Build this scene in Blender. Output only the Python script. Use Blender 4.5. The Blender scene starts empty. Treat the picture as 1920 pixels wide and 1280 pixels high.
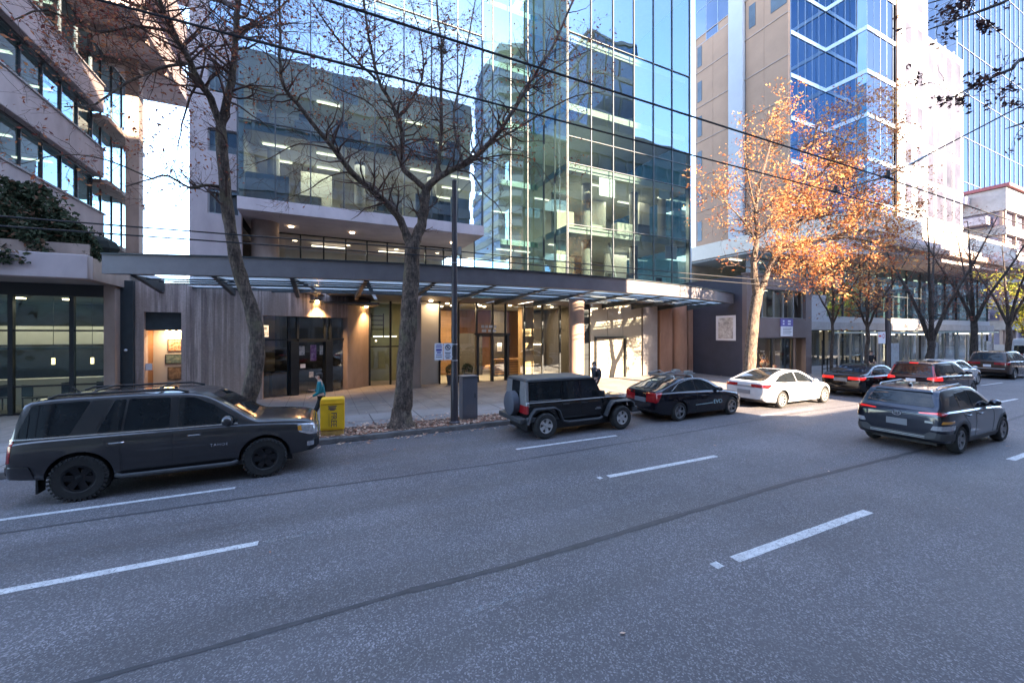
import bpy, bmesh, math, random
from mathutils import Vector, Matrix
R = math.radians
scene = bpy.context.scene
COL = scene.collection
rnd = random.Random(7)
CAMH = 2.9
SY, CY = 0.429, 0.9033

# ---------------------------------------------------------------- object helpers
def link(o, parent=None):
    COL.objects.link(o)
    if parent is not None:
        o.parent = parent
    return o

def tag(o, label=None, cat=None, group=None, kind=None):
    if label: o["label"] = label
    if cat: o["category"] = cat
    if group: o["group"] = group
    if kind: o["kind"] = kind
    return o

def thing(name, label, cat, loc=(0, 0, 0), rz=0.0, group=None, scale=None):
    o = bpy.data.objects.new(name, None)
    o.empty_display_size = 0.2
    link(o)
    o.location = loc
    o.rotation_euler = (0, 0, rz)
    if scale: o.scale = (scale,) * 3
    return tag(o, label, cat, group)

def copy_tree(o, parent=None):
    c = o.copy()
    COL.objects.link(c)
    if parent is not None:
        c.parent = parent
    for ch in list(o.children):
        copy_tree(ch, c)
    return c

class MB:
    """collects geometry for ONE mesh object"""
    def __init__(s):
        s.v = []; s.f = []; s.m = []
    def face(s, pts, m=0):
        b = len(s.v); s.v += [tuple(p) for p in pts]
        s.f.append(tuple(range(b, b + len(pts)))); s.m.append(m)
    def box(s, x0, x1, y0, y1, z0, z1, m=0):
        b = len(s.v)
        for z in (z0, z1):
            s.v += [(x0, y0, z), (x1, y0, z), (x1, y1, z), (x0, y1, z)]
        for f in ((3, 2, 1, 0), (4, 5, 6, 7), (0, 1, 5, 4), (1, 2, 6, 5), (2, 3, 7, 6), (3, 0, 4, 7)):
            s.f.append(tuple(b + i for i in f)); s.m.append(m)
    def obox(s, c, ax, ay, az, m=0):
        """box from centre and three half-axis vectors"""
        c = Vector(c); ax = Vector(ax); ay = Vector(ay); az = Vector(az); b = len(s.v)
        for k in (-1, 1):
            for i, j in ((-1, -1), (1, -1), (1, 1), (-1, 1)):
                s.v.append(tuple(c + ax * i + ay * j + az * k))
        for f in ((3, 2, 1, 0), (4, 5, 6, 7), (0, 1, 5, 4), (1, 2, 6, 5), (2, 3, 7, 6), (3, 0, 4, 7)):
            s.f.append(tuple(b + i for i in f)); s.m.append(m)
    def bar(s, p, q, w, h, m=0):
        """rectangular bar from p to q (w wide horizontally, h high)"""
        p = Vector(p); q = Vector(q); d = q - p; L = d.length
        if L < 1e-6: return
        d = d / L
        up = Vector((0, 0, 1)) if abs(d.z) < 0.95 else Vector((0, 1, 0))
        sx = d.cross(up).normalized(); uz = sx.cross(d)
        s.obox((p + q) / 2, d * (L / 2), sx * (w / 2), uz * (h / 2), m)
    def tube(s, pts, rads, n=8, m=0, caps=True):
        pts = [Vector(p) for p in pts]
        if not isinstance(rads, (list, tuple)): rads = [rads] * len(pts)
        b = len(s.v); k = len(pts); prev = None
        for i, p in enumerate(pts):
            d = (pts[min(i + 1, k - 1)] - pts[max(i - 1, 0)])
            if d.length < 1e-9: d = Vector((0, 0, 1))
            d.normalize()
            if prev is None:
                a = Vector((1, 0, 0)) if abs(d.x) < 0.9 else Vector((0, 1, 0))
                e = d.cross(a).normalized()
            else:
                e = (prev - d * prev.dot(d))
                e = e.normalized() if e.length > 1e-6 else d.orthogonal().normalized()
            prev = e; g = d.cross(e)
            for j in range(n):
                t = 2 * math.pi * j / n
                s.v.append(tuple(p + (e * math.cos(t) + g * math.sin(t)) * rads[i]))
        for i in range(k - 1):
            for j in range(n):
                j2 = (j + 1) % n
                s.f.append((b + i * n + j, b + i * n + j2, b + (i + 1) * n + j2, b + (i + 1) * n + j)); s.m.append(m)
        if caps:
            s.f.append(tuple(b + j for j in range(n - 1, -1, -1))); s.m.append(m)
            s.f.append(tuple(b + (k - 1) * n + j for j in range(n))); s.m.append(m)
    def cyl(s, x, y, z0, z1, r, n=24, m=0, r1=None):
        s.tube([(x, y, z0), (x, y, z1)], [r, r if r1 is None else r1], n, m)
    def lathe(s, prof, n=32, m=0, axis='y', c=(0, 0, 0), mats=None, close=False):
        """profile of (radius, offset-along-axis)"""
        b = len(s.v); k = len(prof)
        for (r, o) in prof:
            for j in range(n):
                t = 2 * math.pi * j / n
                a, e = r * math.cos(t), r * math.sin(t)
                p = {'y': (a, o, e), 'z': (a, e, o), 'x': (o, a, e)}[axis]
                s.v.append((c[0] + p[0], c[1] + p[1], c[2] + p[2]))
        rng = range(k) if close else range(k - 1)
        for i in rng:
            i2 = (i + 1) % k
            for j in range(n):
                j2 = (j + 1) % n
                q = (b + i * n + j, b + i * n + j2, b + i2 * n + j2, b + i2 * n + j)
                s.f.append(q); s.m.append(mats[i] if mats else m)
    def prism(s, poly, z0, z1, m=0, plane='xy'):
        """extrude polygon; plane says which two axes it is in"""
        b = len(s.v); n = len(poly)
        def P(a, c, w):
            return {'xy': (a, c, w), 'xz': (a, w, c), 'yz': (w, a, c)}[plane]
        for w in (z0, z1):
            for (a, c) in poly: s.v.append(P(a, c, w))
        s.f.append(tuple(b + i for i in range(n - 1, -1, -1))); s.m.append(m)
        s.f.append(tuple(b + n + i for i in range(n))); s.m.append(m)
        for i in range(n):
            j = (i + 1) % n
            s.f.append((b + i, b + j, b + n + j, b + n + i)); s.m.append(m)
    def ball(s, c, r, m=0, n=12, k=8):
        rx, ry, rz = (r, r, r) if not isinstance(r, (tuple, list)) else r
        b = len(s.v)
        for i in range(k + 1):
            a = math.pi * i / k
            for j in range(n):
                t = 2 * math.pi * j / n
                s.v.append((c[0] + rx * math.sin(a) * math.cos(t), c[1] + ry * math.sin(a) * math.sin(t), c[2] - rz * math.cos(a)))
        for i in range(k):
            for j in range(n):
                j2 = (j + 1) % n
                s.f.append((b + i * n + j, b + i * n + j2, b + (i + 1) * n + j2, b + (i + 1) * n + j)); s.m.append(m)
    def mesh(s, name, mats, smooth=None, fix=False):
        me = bpy.data.meshes.new(name)
        me.from_pydata(s.v, [], s.f)
        if not isinstance(mats, (list, tuple)): mats = [mats]
        for mt in mats: me.materials.append(mt)
        if len(mats) > 1: me.polygons.foreach_set('material_index', s.m)
        if fix:
            bm = bmesh.new(); bm.from_mesh(me)
            bmesh.ops.remove_doubles(bm, verts=bm.verts, dist=1e-5)
            bmesh.ops.recalc_face_normals(bm, faces=bm.faces)
            bm.to_mesh(me); bm.free()
        if smooth is not None:
            me.polygons.foreach_set('use_smooth', [True] * len(me.polygons))
            me.set_sharp_from_angle(angle=R(smooth))
        me.update()
        return me
    def build(s, name, mats, parent=None, smooth=None, fix=False, loc=None):
        o = bpy.data.objects.new(name, s.mesh(name, mats, smooth, fix))
        link(o, parent)
        if loc: o.location = loc
        return o

def bevel(o, w=0.02, seg=2):
    m = o.modifiers.new('bev', 'BEVEL'); m.width = w; m.segments = seg; m.limit_method = 'ANGLE'; m.angle_limit = R(40)
    return o

# photo geometry -> place: where a ray of the camera meets the plane Y
def ray(px):
    u = (px - 960) / 756.0
    return SY + CY * u, CY - SY * u
def XA(px, Y):
    a, b = ray(px); return a / b * Y
def ZA(px, py, Y):
    a, b = ray(px); return CAMH + (625 - py) / 756.0 * (Y / b)

def text_mesh(name, body, size, mat, parent, loc, rot, ext=0.002, align='CENTER', sx=1.0, spacing=1.0):
    cu = bpy.data.curves.new(name, 'FONT'); cu.body = body; cu.size = size; cu.extrude = ext
    cu.align_x = align; cu.align_y = 'CENTER'; cu.space_character = spacing; cu.resolution_u = 3
    t = bpy.data.objects.new(name + '_tmp', cu); COL.objects.link(t)
    dg = bpy.context.evaluated_depsgraph_get()
    me = bpy.data.meshes.new_from_object(t.evaluated_get(dg))
    bpy.data.objects.remove(t)
    me.materials.clear(); me.materials.append(mat)
    o = bpy.data.objects.new(name, me); link(o, parent)
    o.location = loc; o.rotation_euler = rot; o.scale = (sx, 1, 1)
    return o

# ---------------------------------------------------------------- materials
def new_mat(name):
    m = bpy.data.materials.new(name); m.use_nodes = True
    nt = m.node_tree; nt.nodes.clear()
    out = nt.nodes.new('ShaderNodeOutputMaterial')
    return m, nt, out

def pr(nt, **kw):
    p = nt.nodes.new('ShaderNodeBsdfPrincipled')
    for k, v in kw.items():
        if k in p.inputs: p.inputs[k].default_value = v
    return p

def c4(c): return (c[0], c[1], c[2], 1.0)

def coords(nt, scale=(1, 1, 1), kind='Object'):
    tc = nt.nodes.new('ShaderNodeTexCoord'); mp = nt.nodes.new('ShaderNodeMapping')
    mp.inputs['Scale'].default_value = scale
    nt.links.new(tc.outputs[kind], mp.inputs['Vector'])
    return mp.outputs['Vector']

def noise(nt, vec, scale, detail=4, rough=0.6):
    n = nt.nodes.new('ShaderNodeTexNoise'); n.inputs['Scale'].default_value = scale
    n.inputs['Detail'].default_value = detail; n.inputs['Roughness'].default_value = rough
    nt.links.new(vec, n.inputs['Vector'])
    return n.outputs['Fac']

def ramp(nt, fac, stops):
    r = nt.nodes.new('ShaderNodeValToRGB'); e = r.color_ramp.elements
    while len(e) < len(stops): e.new(0.5)
    for i, (p, c) in enumerate(stops):
        e[i].position = p; e[i].color = c4(c) if isinstance(c, (tuple, list)) else (c, c, c, 1)
    nt.links.new(fac, r.inputs['Fac'])
    return r.outputs['Color']

def mix(nt, fac, a, b, blend='MIX'):
    m = nt.nodes.new('ShaderNodeMix'); m.data_type = 'RGBA'; m.blend_type = blend
    for i, v in ((0, fac), (6, a), (7, b)):
        if isinstance(v, (int, float)): m.inputs[i].default_value = v
        elif isinstance(v, (tuple, list)): m.inputs[i].default_value = c4(v)
        else: nt.links.new(v, m.inputs[i])
    return m.outputs[2]

def bump(nt, h, strength=0.2, dist=0.01):
    b = nt.nodes.new('ShaderNodeBump'); b.inputs['Strength'].default_value = strength; b.inputs['Distance'].default_value = dist
    nt.links.new(h, b.inputs['Height'])
    return b.outputs['Normal']

def pmat(name, col, rough=0.6, metal=0.0, var=0.15, scale=3.0, stretch=(1, 1, 1), bmp=0.0, bscale=40, spec=0.5, coat=0.0, emit=None, estr=0.0):
    """plain surface with mottled colour, roughness and bump"""
    m, nt, out = new_mat(name)
    p = pr(nt, Roughness=rough, Metallic=metal)
    p.inputs['Specular IOR Level'].default_value = spec
    p.inputs['Coat Weight'].default_value = coat; p.inputs['Coat Roughness'].default_value = 0.03
    v = coords(nt, stretch)
    if var > 0:
        n = noise(nt, v, scale, 6, 0.65)
        lo = tuple(c * (1 - var) for c in col); hi = tuple(min(1, c * (1 + var)) for c in col)
        nt.links.new(ramp(nt, n, [(0.3, lo), (0.7, hi)]), p.inputs['Base Color'])
    else:
        p.inputs['Base Color'].default_value = c4(col)
    if bmp > 0:
        nt.links.new(bump(nt, noise(nt, v, bscale, 5), bmp, 0.01), p.inputs['Normal'])
    if emit:
        p.inputs['Emission Color'].default_value = c4(emit); p.inputs['Emission Strength'].default_value = estr
    nt.links.new(p.outputs[0], out.inputs['Surface'])
    return m

def emat(name, col, s):
    m, nt, out = new_mat(name)
    e = nt.nodes.new('ShaderNodeEmission'); e.inputs['Color'].default_value = c4(col); e.inputs['Strength'].default_value = s
    nt.links.new(e.outputs[0], out.inputs['Surface'])
    return m

def glass_mat(name, refl=(0.8, 0.93, 0.97), through=(0.55, 0.75, 0.75), base=0.45, edge=0.9, wav=0.02, wscale=0.25, rough=0.0):
    """coated architectural glass: partly a mirror, partly see-through"""
    m, nt, out = new_mat(name)
    g = nt.nodes.new('ShaderNodeBsdfGlossy'); g.inputs['Color'].default_value = c4(refl); g.inputs['Roughness'].default_value = rough
    t = nt.nodes.new('ShaderNodeBsdfTransparent'); t.inputs['Color'].default_value = c4(through)
    fr = nt.nodes.new('ShaderNodeFresnel'); fr.inputs['IOR'].default_value = 1.5
    mr = nt.nodes.new('ShaderNodeMapRange')
    mr.inputs['From Min'].default_value = 0.04; mr.inputs['From Max'].default_value = 0.6
    mr.inputs['To Min'].default_value = base; mr.inputs['To Max'].default_value = edge
    nt.links.new(fr.outputs[0], mr.inputs['Value'])
    if wav > 0:
        v = coords(nt, (1, 1, 1))
        nt.links.new(bump(nt, noise(nt, v, wscale, 1, 0.4), 1.0, wav), g.inputs['Normal'])
    mx = nt.nodes.new('ShaderNodeMixShader')
    nt.links.new(mr.outputs[0], mx.inputs[0]); nt.links.new(t.outputs[0], mx.inputs[1]); nt.links.new(g.outputs[0], mx.inputs[2])
    nt.links.new(mx.outputs[0], out.inputs['Surface'])
    return m

def paint(name, col, metal=0.0, flake=0.0, rough=0.5, full=False):
    m, nt, out = new_mat(name)
    p = pr(nt, Roughness=rough, Metallic=metal if full else metal * .5)
    p.inputs['Specular IOR Level'].default_value = 0.05
    p.inputs['Coat Weight'].default_value = 1.0; p.inputs['Coat Roughness'].default_value = 0.03
    v = coords(nt, (1, 1, 1))
    n = noise(nt, v, 1.6, 4)
    lo = tuple(c * 0.9 for c in col); hi = tuple(c * 1.12 for c in col)
    nt.links.new(ramp(nt, n, [(0.3, lo), (0.7, hi)]), p.inputs['Base Color'])
    # thin road film: slightly rougher coat in patches
    nt.links.new(ramp(nt, noise(nt, v, 3.5, 5), [(0.35, 0.015), (0.75, 0.07)]), p.inputs['Coat Roughness'])
    nt.links.new(p.outputs[0], out.inputs['Surface'])
    return m

def asphalt_mat():
    m, nt, out = new_mat('asphalt')
    p = pr(nt, Roughness=0.85)
    v = coords(nt, (1, 1, 1))
    big = ramp(nt, noise(nt, v, 0.22, 6, 0.65), [(0.28, (0.072, 0.068, 0.074)), (0.5, (0.102, 0.096, 0.103)), (0.72, (0.130, 0.122, 0.130))])
    vt = coords(nt, (0.035, 1.05, 1))      # tyre-polished lanes running along the road
    trk = ramp(nt, noise(nt, vt, 1.1, 3), [(0.32, 0.74), (0.68, 1.18)])
    b2 = mix(nt, 1.0, big, trk, 'MULTIPLY')
    vs_ = coords(nt, (0.35, 1.0, 1))       # oil drips and dark stains
    st = ramp(nt, noise(nt, vs_, 1.7, 7, 0.75), [(0.24, 0.42), (0.38, 1.0)])
    b2 = mix(nt, 0.8, b2, mix(nt, 1.0, b2, st, 'MULTIPLY'))
    cr = nt.nodes.new('ShaderNodeTexVoronoi'); cr.feature = 'DISTANCE_TO_EDGE'; cr.inputs['Scale'].default_value = 0.42
    wv = nt.nodes.new('ShaderNodeVectorMath'); wv.operation = 'ADD'
    nz = nt.nodes.new('ShaderNodeTexNoise'); nz.inputs['Scale'].default_value = 1.6; nz.inputs['Detail'].default_value = 6
    nt.links.new(v, nz.inputs['Vector']); nt.links.new(v, wv.inputs[0]); nt.links.new(nz.outputs['Color'], wv.inputs[1]); nt.links.new(wv.outputs[0], cr.inputs['Vector'])
    crack = ramp(nt, cr.outputs['Distance'], [(0.0, 0.55), (0.006, 1.0)])
    cmask = ramp(nt, noise(nt, v, 0.16, 3), [(0.52, 0.0), (0.6, 0.75)])
    b2 = mix(nt, cmask, b2, mix(nt, 1.0, b2, crack, 'MULTIPLY'))
    vo = nt.nodes.new('ShaderNodeTexVoronoi'); vo.inputs['Scale'].default_value = 75
    nt.links.new(v, vo.inputs['Vector'])
    agg = ramp(nt, vo.outputs['Color'], [(0.35, 0.70), (0.62, 0.95), (0.9, 2.5)])
    fine = ramp(nt, noise(nt, v, 190, 3, 0.7), [(0.3, 0.65), (0.7, 1.4)])
    amask = ramp(nt, noise(nt, v, 0.7, 4), [(0.35, 0.55), (0.65, 0.95)])
    b3 = mix(nt, amask, b2, mix(nt, 1.0, b2, agg, 'MULTIPLY'))
    b4 = mix(nt, 0.6, b3, mix(nt, 1.0, b3, fine, 'MULTIPLY'))
    nt.links.new(b4, p.inputs['Base Color'])
    nt.links.new(ramp(nt, noise(nt, vt, 1.1, 3), [(0.3, 0.66), (0.7, 0.92)]), p.inputs['Roughness'])
    nt.links.new(bump(nt, vo.outputs['Distance'], 0.35, 0.005), p.inputs['Normal'])
    nt.links.new(p.outputs[0], out.inputs['Surface'])
    return m

def paving_mat(name, a, b, sx, sy, joint=0.5, jw=0.012, grain=90):
    m, nt, out = new_mat(name)
    p = pr(nt, Roughness=0.8)
    v = coords(nt, (1, 1, 1))
    br = nt.nodes.new('ShaderNodeTexBrick'); br.offset = 0.0
    br.inputs['Scale'].default_value = 1; br.inputs['Brick Width'].default_value = sx; br.inputs['Row Height'].default_value = sy
    br.inputs['Mortar Size'].default_value = jw; br.inputs['Color1'].default_value = c4(a); br.inputs['Color2'].default_value = c4(b)
    br.inputs['Mortar'].default_value = c4(tuple(x * joint for x in a))
    nt.links.new(v, br.inputs['Vector'])
    st = ramp(nt, noise(nt, v, 0.8, 6, 0.7), [(0.3, 0.72), (0.7, 1.2)])
    fi = ramp(nt, noise(nt, v, grain, 3, 0.7), [(0.3, 0.8), (0.7, 1.2)])
    c = mix(nt, 1.0, mix(nt, 1.0, br.outputs['Color'], st, 'MULTIPLY'), fi, 'MULTIPLY')
    nt.links.new(c, p.inputs['Base Color'])
    nt.links.new(bump(nt, noise(nt, v, grain, 3), 0.15, 0.004), p.inputs['Normal'])
    nt.links.new(p.outputs[0], out.inputs['Surface'])
    return m

def boardmark_mat(name, a, b, warm):
    """board-marked concrete: flat vertical boards of uneven tone with pale lime runs"""
    m, nt, out = new_mat(name)
    p = pr(nt, Roughness=0.85)
    v = coords(nt, (1, 1, 1)); sx = nt.nodes.new('ShaderNodeSeparateXYZ'); nt.links.new(v, sx.inputs[0])
    def math_(op, x, y=None):
        q = nt.nodes.new('ShaderNodeMath'); q.operation = op
        for k, w in enumerate((x, y)):
            if w is None: continue
            if isinstance(w, (int, float)): q.inputs[k].default_value = w
            else: nt.links.new(w, q.inputs[k])
        return q.outputs[0]
    u = math_('ADD', sx.outputs[0], math_('MULTIPLY', sx.outputs[1], 0.6))
    bd = math_('MULTIPLY', u, 8.3); fl = math_('FLOOR', bd); fr = math_('FRACT', bd)
    wn = nt.nodes.new('ShaderNodeTexWhiteNoise'); wn.noise_dimensions = '1D'; nt.links.new(fl, wn.inputs['W'])
    c1 = ramp(nt, wn.outputs['Value'], [(0.0, a), (0.55, b), (0.9, tuple(x * 1.22 for x in b)), (1.0, tuple(x * 1.5 for x in b))])
    # runs that start at the top and fade down
    vr = coords(nt, (9, 9, 0.35)); runs = ramp(nt, noise(nt, vr, 1.0, 4, 0.55), [(0.5, 0.0), (0.62, 0.75)])
    c2 = mix(nt, runs, c1, tuple(min(1, x * 1.75) for x in b))
    vd = coords(nt, (7, 7, 0.5)); c3 = mix(nt, ramp(nt, noise(nt, vd, 1.3, 4, 0.6), [(0.52, 0.0), (0.7, 0.6)]), c2, tuple(x * .6 for x in a))
    vw = coords(nt, (0.5, 0.5, 0.45)); c4_ = mix(nt, ramp(nt, noise(nt, vw, 1.0, 4), [(0.4, 0.0), (0.62, 0.75)]), c3, warm)
    c5 = mix(nt, 1.0, c4_, ramp(nt, noise(nt, v, 22, 5, .7), [(0.3, 0.8), (0.7, 1.15)]), 'MULTIPLY')
    joint = ramp(nt, fr, [(0.0, 0.72), (0.06, 1.0)])
    nt.links.new(mix(nt, 1.0, c5, joint, 'MULTIPLY'), p.inputs['Base Color'])
    nt.links.new(bump(nt, noise(nt, v, 35, 4), 0.25, 0.006), p.inputs['Normal'])
    nt.links.new(p.outputs[0], out.inputs['Surface'])
    return m

def leaf_mat(name, stops, trans=0.5):
    m, nt, out = new_mat(name)
    ge = nt.nodes.new('ShaderNodeNewGeometry')
    c = ramp(nt, ge.outputs['Random Per Island'], stops)
    d = nt.nodes.new('ShaderNodeBsdfDiffuse'); t = nt.nodes.new('ShaderNodeBsdfTranslucent')
    nt.links.new(c, d.inputs[0]); nt.links.new(c, t.inputs[0])
    mx = nt.nodes.new('ShaderNodeMixShader'); mx.inputs[0].default_value = trans
    nt.links.new(d.outputs[0], mx.inputs[1]); nt.links.new(t.outputs[0], mx.inputs[2])
    nt.links.new(mx.outputs[0], out.inputs['Surface'])
    return m

def bark_mat(name, a, b, lich=None):
    """ridged bark with darker furrows, flaking plates and moss"""
    m, nt, out = new_mat(name)
    p = pr(nt, Roughness=0.92)
    v = coords(nt, (1, 1, 0.22)); v2 = coords(nt, (1, 1, 0.6)); v3 = coords(nt, (1, 1, 2.5))
    n = noise(nt, v, 26, 6, 0.72); n2 = noise(nt, v2, 6.5, 5, 0.7); n3 = noise(nt, v3, 9, 3, 0.6)
    c = ramp(nt, n, [(0.36, a), (0.64, b)])
    c = mix(nt, 1.0, c, ramp(nt, n2, [(0.36, 0.45), (0.62, 1.25)]), 'MULTIPLY')
    c = mix(nt, 0.6, c, mix(nt, 1.0, c, ramp(nt, n3, [(0.36, 0.4), (0.5, 1.1)]), 'MULTIPLY'))
    if lich:
        c = mix(nt, ramp(nt, noise(nt, v2, 3.2, 5), [(0.52, 0.0), (0.68, 0.65)]), c, lich)
    nt.links.new(c, p.inputs['Base Color'])
    h = nt.nodes.new('ShaderNodeMath'); h.operation = 'ADD'; nt.links.new(n, h.inputs[0]); nt.links.new(n2, h.inputs[1])
    nt.links.new(bump(nt, h.outputs[0], 1.0, 0.05), p.inputs['Normal'])
    nt.links.new(p.outputs[0], out.inputs['Surface'])
    return m

def blob_mat(name, cols, scale=9):
    """an abstract blotchy picture"""
    m, nt, out = new_mat(name)
    p = pr(nt, Roughness=0.5)
    v = coords(nt, (1, 1, 1))
    k = len(cols)
    nt.links.new(ramp(nt, noise(nt, v, scale, 5, 0.7), [(0.3 + 0.4 * i / (k - 1), c) for i, c in enumerate(cols)]), p.inputs['Base Color'])
    nt.links.new(p.outputs[0], out.inputs['Surface'])
    return m

M = {}
M['asphalt'] = asphalt_mat()
M['tar'] = pmat('tar_seal', (0.040, 0.039, 0.045), 0.7, var=0.3, scale=6, bmp=0.2)
M['bandconc'] = pmat('pink_grey_band_concrete', (0.36, 0.285, 0.275), 0.85, var=0.16, scale=1.0, stretch=(1, 1, 0.5), bmp=0.1)
M['palemullion'] = pmat('pale_blue_mullion', (.17, .21, .28), .5, var=.05)
M['palepane'] = pmat('violet_grey_blind_glazing', (.050, .046, .062), .6, var=.5, scale=.3, spec=.1)
def worn_paint():
    m, nt, out = new_mat('road_paint')
    p = pr(nt, Roughness=0.7); t = nt.nodes.new('ShaderNodeBsdfTransparent')
    v = coords(nt, (1, 1, 1))
    nt.links.new(ramp(nt, noise(nt, v, 8, 5), [(0.3, (0.36, 0.36, 0.37)), (0.7, (0.60, 0.60, 0.60))]), p.inputs['Base Color'])
    wear = ramp(nt, noise(nt, v, 38, 4, 0.75), [(0.36, 0.0), (0.44, 1.0)])
    mx = nt.nodes.new('ShaderNodeMixShader')
    nt.links.new(wear, mx.inputs[0]); nt.links.new(t.outputs[0], mx.inputs[1]); nt.links.new(p.outputs[0], mx.inputs[2])
    nt.links.new(mx.outputs[0], out.inputs['Surface'])
    return m
M['roadpaint'] = worn_paint()
def faint_paint():
    m, nt, out = new_mat('worn_road_paint')
    p = pr(nt, Roughness=0.8); p.inputs['Base Color'].default_value = (0.30, 0.30, 0.31, 1); t = nt.nodes.new('ShaderNodeBsdfTransparent')
    v = coords(nt, (1, 1, 1))
    wear = ramp(nt, noise(nt, v, 22, 6, 0.8), [(0.48, 0.0), (0.62, 0.8)])
    mx = nt.nodes.new('ShaderNodeMixShader')
    nt.links.new(wear, mx.inputs[0]); nt.links.new(t.outputs[0], mx.inputs[1]); nt.links.new(p.outputs[0], mx.inputs[2])
    nt.links.new(mx.outputs[0], out.inputs['Surface'])
    return m
M['faint'] = faint_paint()
M['sidewalk'] = paving_mat('sidewalk_concrete', (0.22, 0.205, 0.205), (0.25, 0.23, 0.225), 1.5, 1.5, 0.3, 0.02)
M['plaza'] = paving_mat('plaza_paving', (0.19, 0.165, 0.155), (0.22, 0.19, 0.175), 0.6, 0.6, 0.5, 0.009)
M['kerb'] = pmat('kerb_concrete', (0.16, 0.15, 0.145), 0.85, var=0.35, scale=4, bmp=0.3)
M['soil'] = pmat('boulevard_soil', (0.12, 0.075, 0.06), 0.95, var=0.5, scale=9, bmp=0.6, bscale=30)
M['board'] = boardmark_mat('board_marked_concrete', (0.25, 0.185, 0.17), (0.38, 0.295, 0.265), (0.40, 0.285, 0.235))
M['conc'] = pmat('smooth_concrete', (0.30, 0.275, 0.265), 0.85, var=0.18, scale=1.2, bmp=0.15)
M['concwarm'] = pmat('warm_concrete', (0.32, 0.235, 0.195), 0.85, var=0.2, scale=1.5, stretch=(1, 1, 0.4), bmp=0.15)
M['concpink'] = pmat('pinkish_concrete', (0.44, 0.36, 0.36), 0.85, var=0.14, scale=1.0, stretch=(1, 1, 0.5), bmp=0.1)
M['rust'] = pmat('rust_brown_stone', (0.30, 0.165, 0.11), 0.75, var=0.2, scale=2, stretch=(1, 1, 0.3), bmp=0.1)
M['steel'] = pmat('painted_steel', (0.155, 0.142, 0.152), 0.5, 0.2, var=0.12, scale=2)
M['steeldark'] = pmat('dark_steel', (0.035, 0.045, 0.052), 0.45, 0.2, var=0.2, scale=3)
M['frame'] = pmat('dark_window_frame', (0.022, 0.026, 0.03), 0.4, 0.3, var=0.15)
M['alu'] = pmat('aluminium', (0.42, 0.44, 0.46), 0.35, 0.8, var=0.1)
M['mullion'] = pmat('grey_mullion', (0.045, 0.055, 0.065), 0.5, 0.1, var=0.1)
M['glass'] = glass_mat('curtain_glass', (0.22, 0.315, 0.43), (0.66, 0.83, 0.80), 0.48, 0.92, 0.010, 0.5)
M['glassteal'] = glass_mat('teal_glass', (0.27, 0.38, 0.45), (0.50, 0.74, 0.75), 0.52, 0.92, 0.008, 0.5)
M['shopglass'] = glass_mat('shop_glass', (0.75, 0.82, 0.85), (0.72, 0.76, 0.74), 0.16, 0.85, 0.006, 0.6)
M['tealshop'] = glass_mat('dark_teal_glass', (0.45, 0.62, 0.66), (0.50, 0.62, 0.60), 0.10, 0.6, 0.03, 0.9)
M['blueglass'] = glass_mat('blue_glass', (0.26, 0.36, 0.49), (0.13, 0.18, 0.26), 0.62, 0.95, 0.01, 0.4)
def skylight_mat():
    m, nt, out = new_mat('skylight_glass')
    t = nt.nodes.new('ShaderNodeBsdfTransparent'); t.inputs[0].default_value = (.75, .85, .88, 1)
    l = nt.nodes.new('ShaderNodeBsdfTranslucent'); l.inputs[0].default_value = (.75, .8, .82, 1)
    g = nt.nodes.new('ShaderNodeBsdfGlossy'); g.inputs[0].default_value = (.8, .85, .88, 1); g.inputs[1].default_value = .05
    a = nt.nodes.new('ShaderNodeMixShader'); a.inputs[0].default_value = .55; c = nt.nodes.new('ShaderNodeMixShader'); c.inputs[0].default_value = .14
    nt.links.new(t.outputs[0], a.inputs[1]); nt.links.new(l.outputs[0], a.inputs[2]); nt.links.new(a.outputs[0], c.inputs[1]); nt.links.new(g.outputs[0], c.inputs[2]); nt.links.new(c.outputs[0], out.inputs['Surface'])
    return m
M['skylight'] = skylight_mat()
M['skyglass'] = glass_mat('pale_blue_glass', (0.20, 0.235, 0.30), (0.24, 0.27, 0.32), 0.62, 0.95, 0.012, 0.3)
M['greyglass'] = glass_mat('grey_glass', (0.19, 0.21, 0.27), (0.12, 0.13, 0.16), 0.6, 0.95, 0.02, 0.4)
M['sootconc'] = pmat('weathered_grey_concrete', (0.16, 0.16, 0.165), 0.85, var=0.2, scale=0.6)
M['darkwin'] = pmat('dark_glazing', (0.06, 0.075, 0.09), 0.12, 0.0, var=0.4, scale=0.35)
M['tan'] = pmat('tan_panel', (0.31, 0.185, 0.12), 0.8, var=0.1, scale=0.5)
M['cream'] = pmat('cream_panel', (0.52, 0.45, 0.38), 0.8, var=0.07, scale=0.6)
M['panelcream'] = pmat('cream_entrance_panel', (0.36, 0.32, 0.25), 0.6, var=0.1, scale=0.8)
M['white'] = pmat('white_panel', (0.34, 0.33, 0.345), 0.6, var=0.05, scale=0.5)
M['winbay'] = pmat('violet_grey_glazing', (0.20, 0.19, 0.26), 0.15, 0.2, var=0.35, scale=0.4)
M['navy'] = pmat('dark_navy_render', (0.045, 0.046, 0.068), 0.75, var=0.15, scale=1.0, bmp=0.1)
M['brownrender'] = pmat('grey_brown_render', (0.15, 0.115, 0.11), 0.8, var=0.12, scale=1.0, bmp=0.1)
M['black'] = pmat('black_trim', (0.012, 0.012, 0.014), 0.5, var=0.1)
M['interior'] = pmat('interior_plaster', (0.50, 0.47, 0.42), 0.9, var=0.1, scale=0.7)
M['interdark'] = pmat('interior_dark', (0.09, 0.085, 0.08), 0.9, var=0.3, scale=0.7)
M['ceil'] = pmat('interior_ceiling', (0.55, 0.55, 0.52), 0.9, var=0.06)
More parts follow.
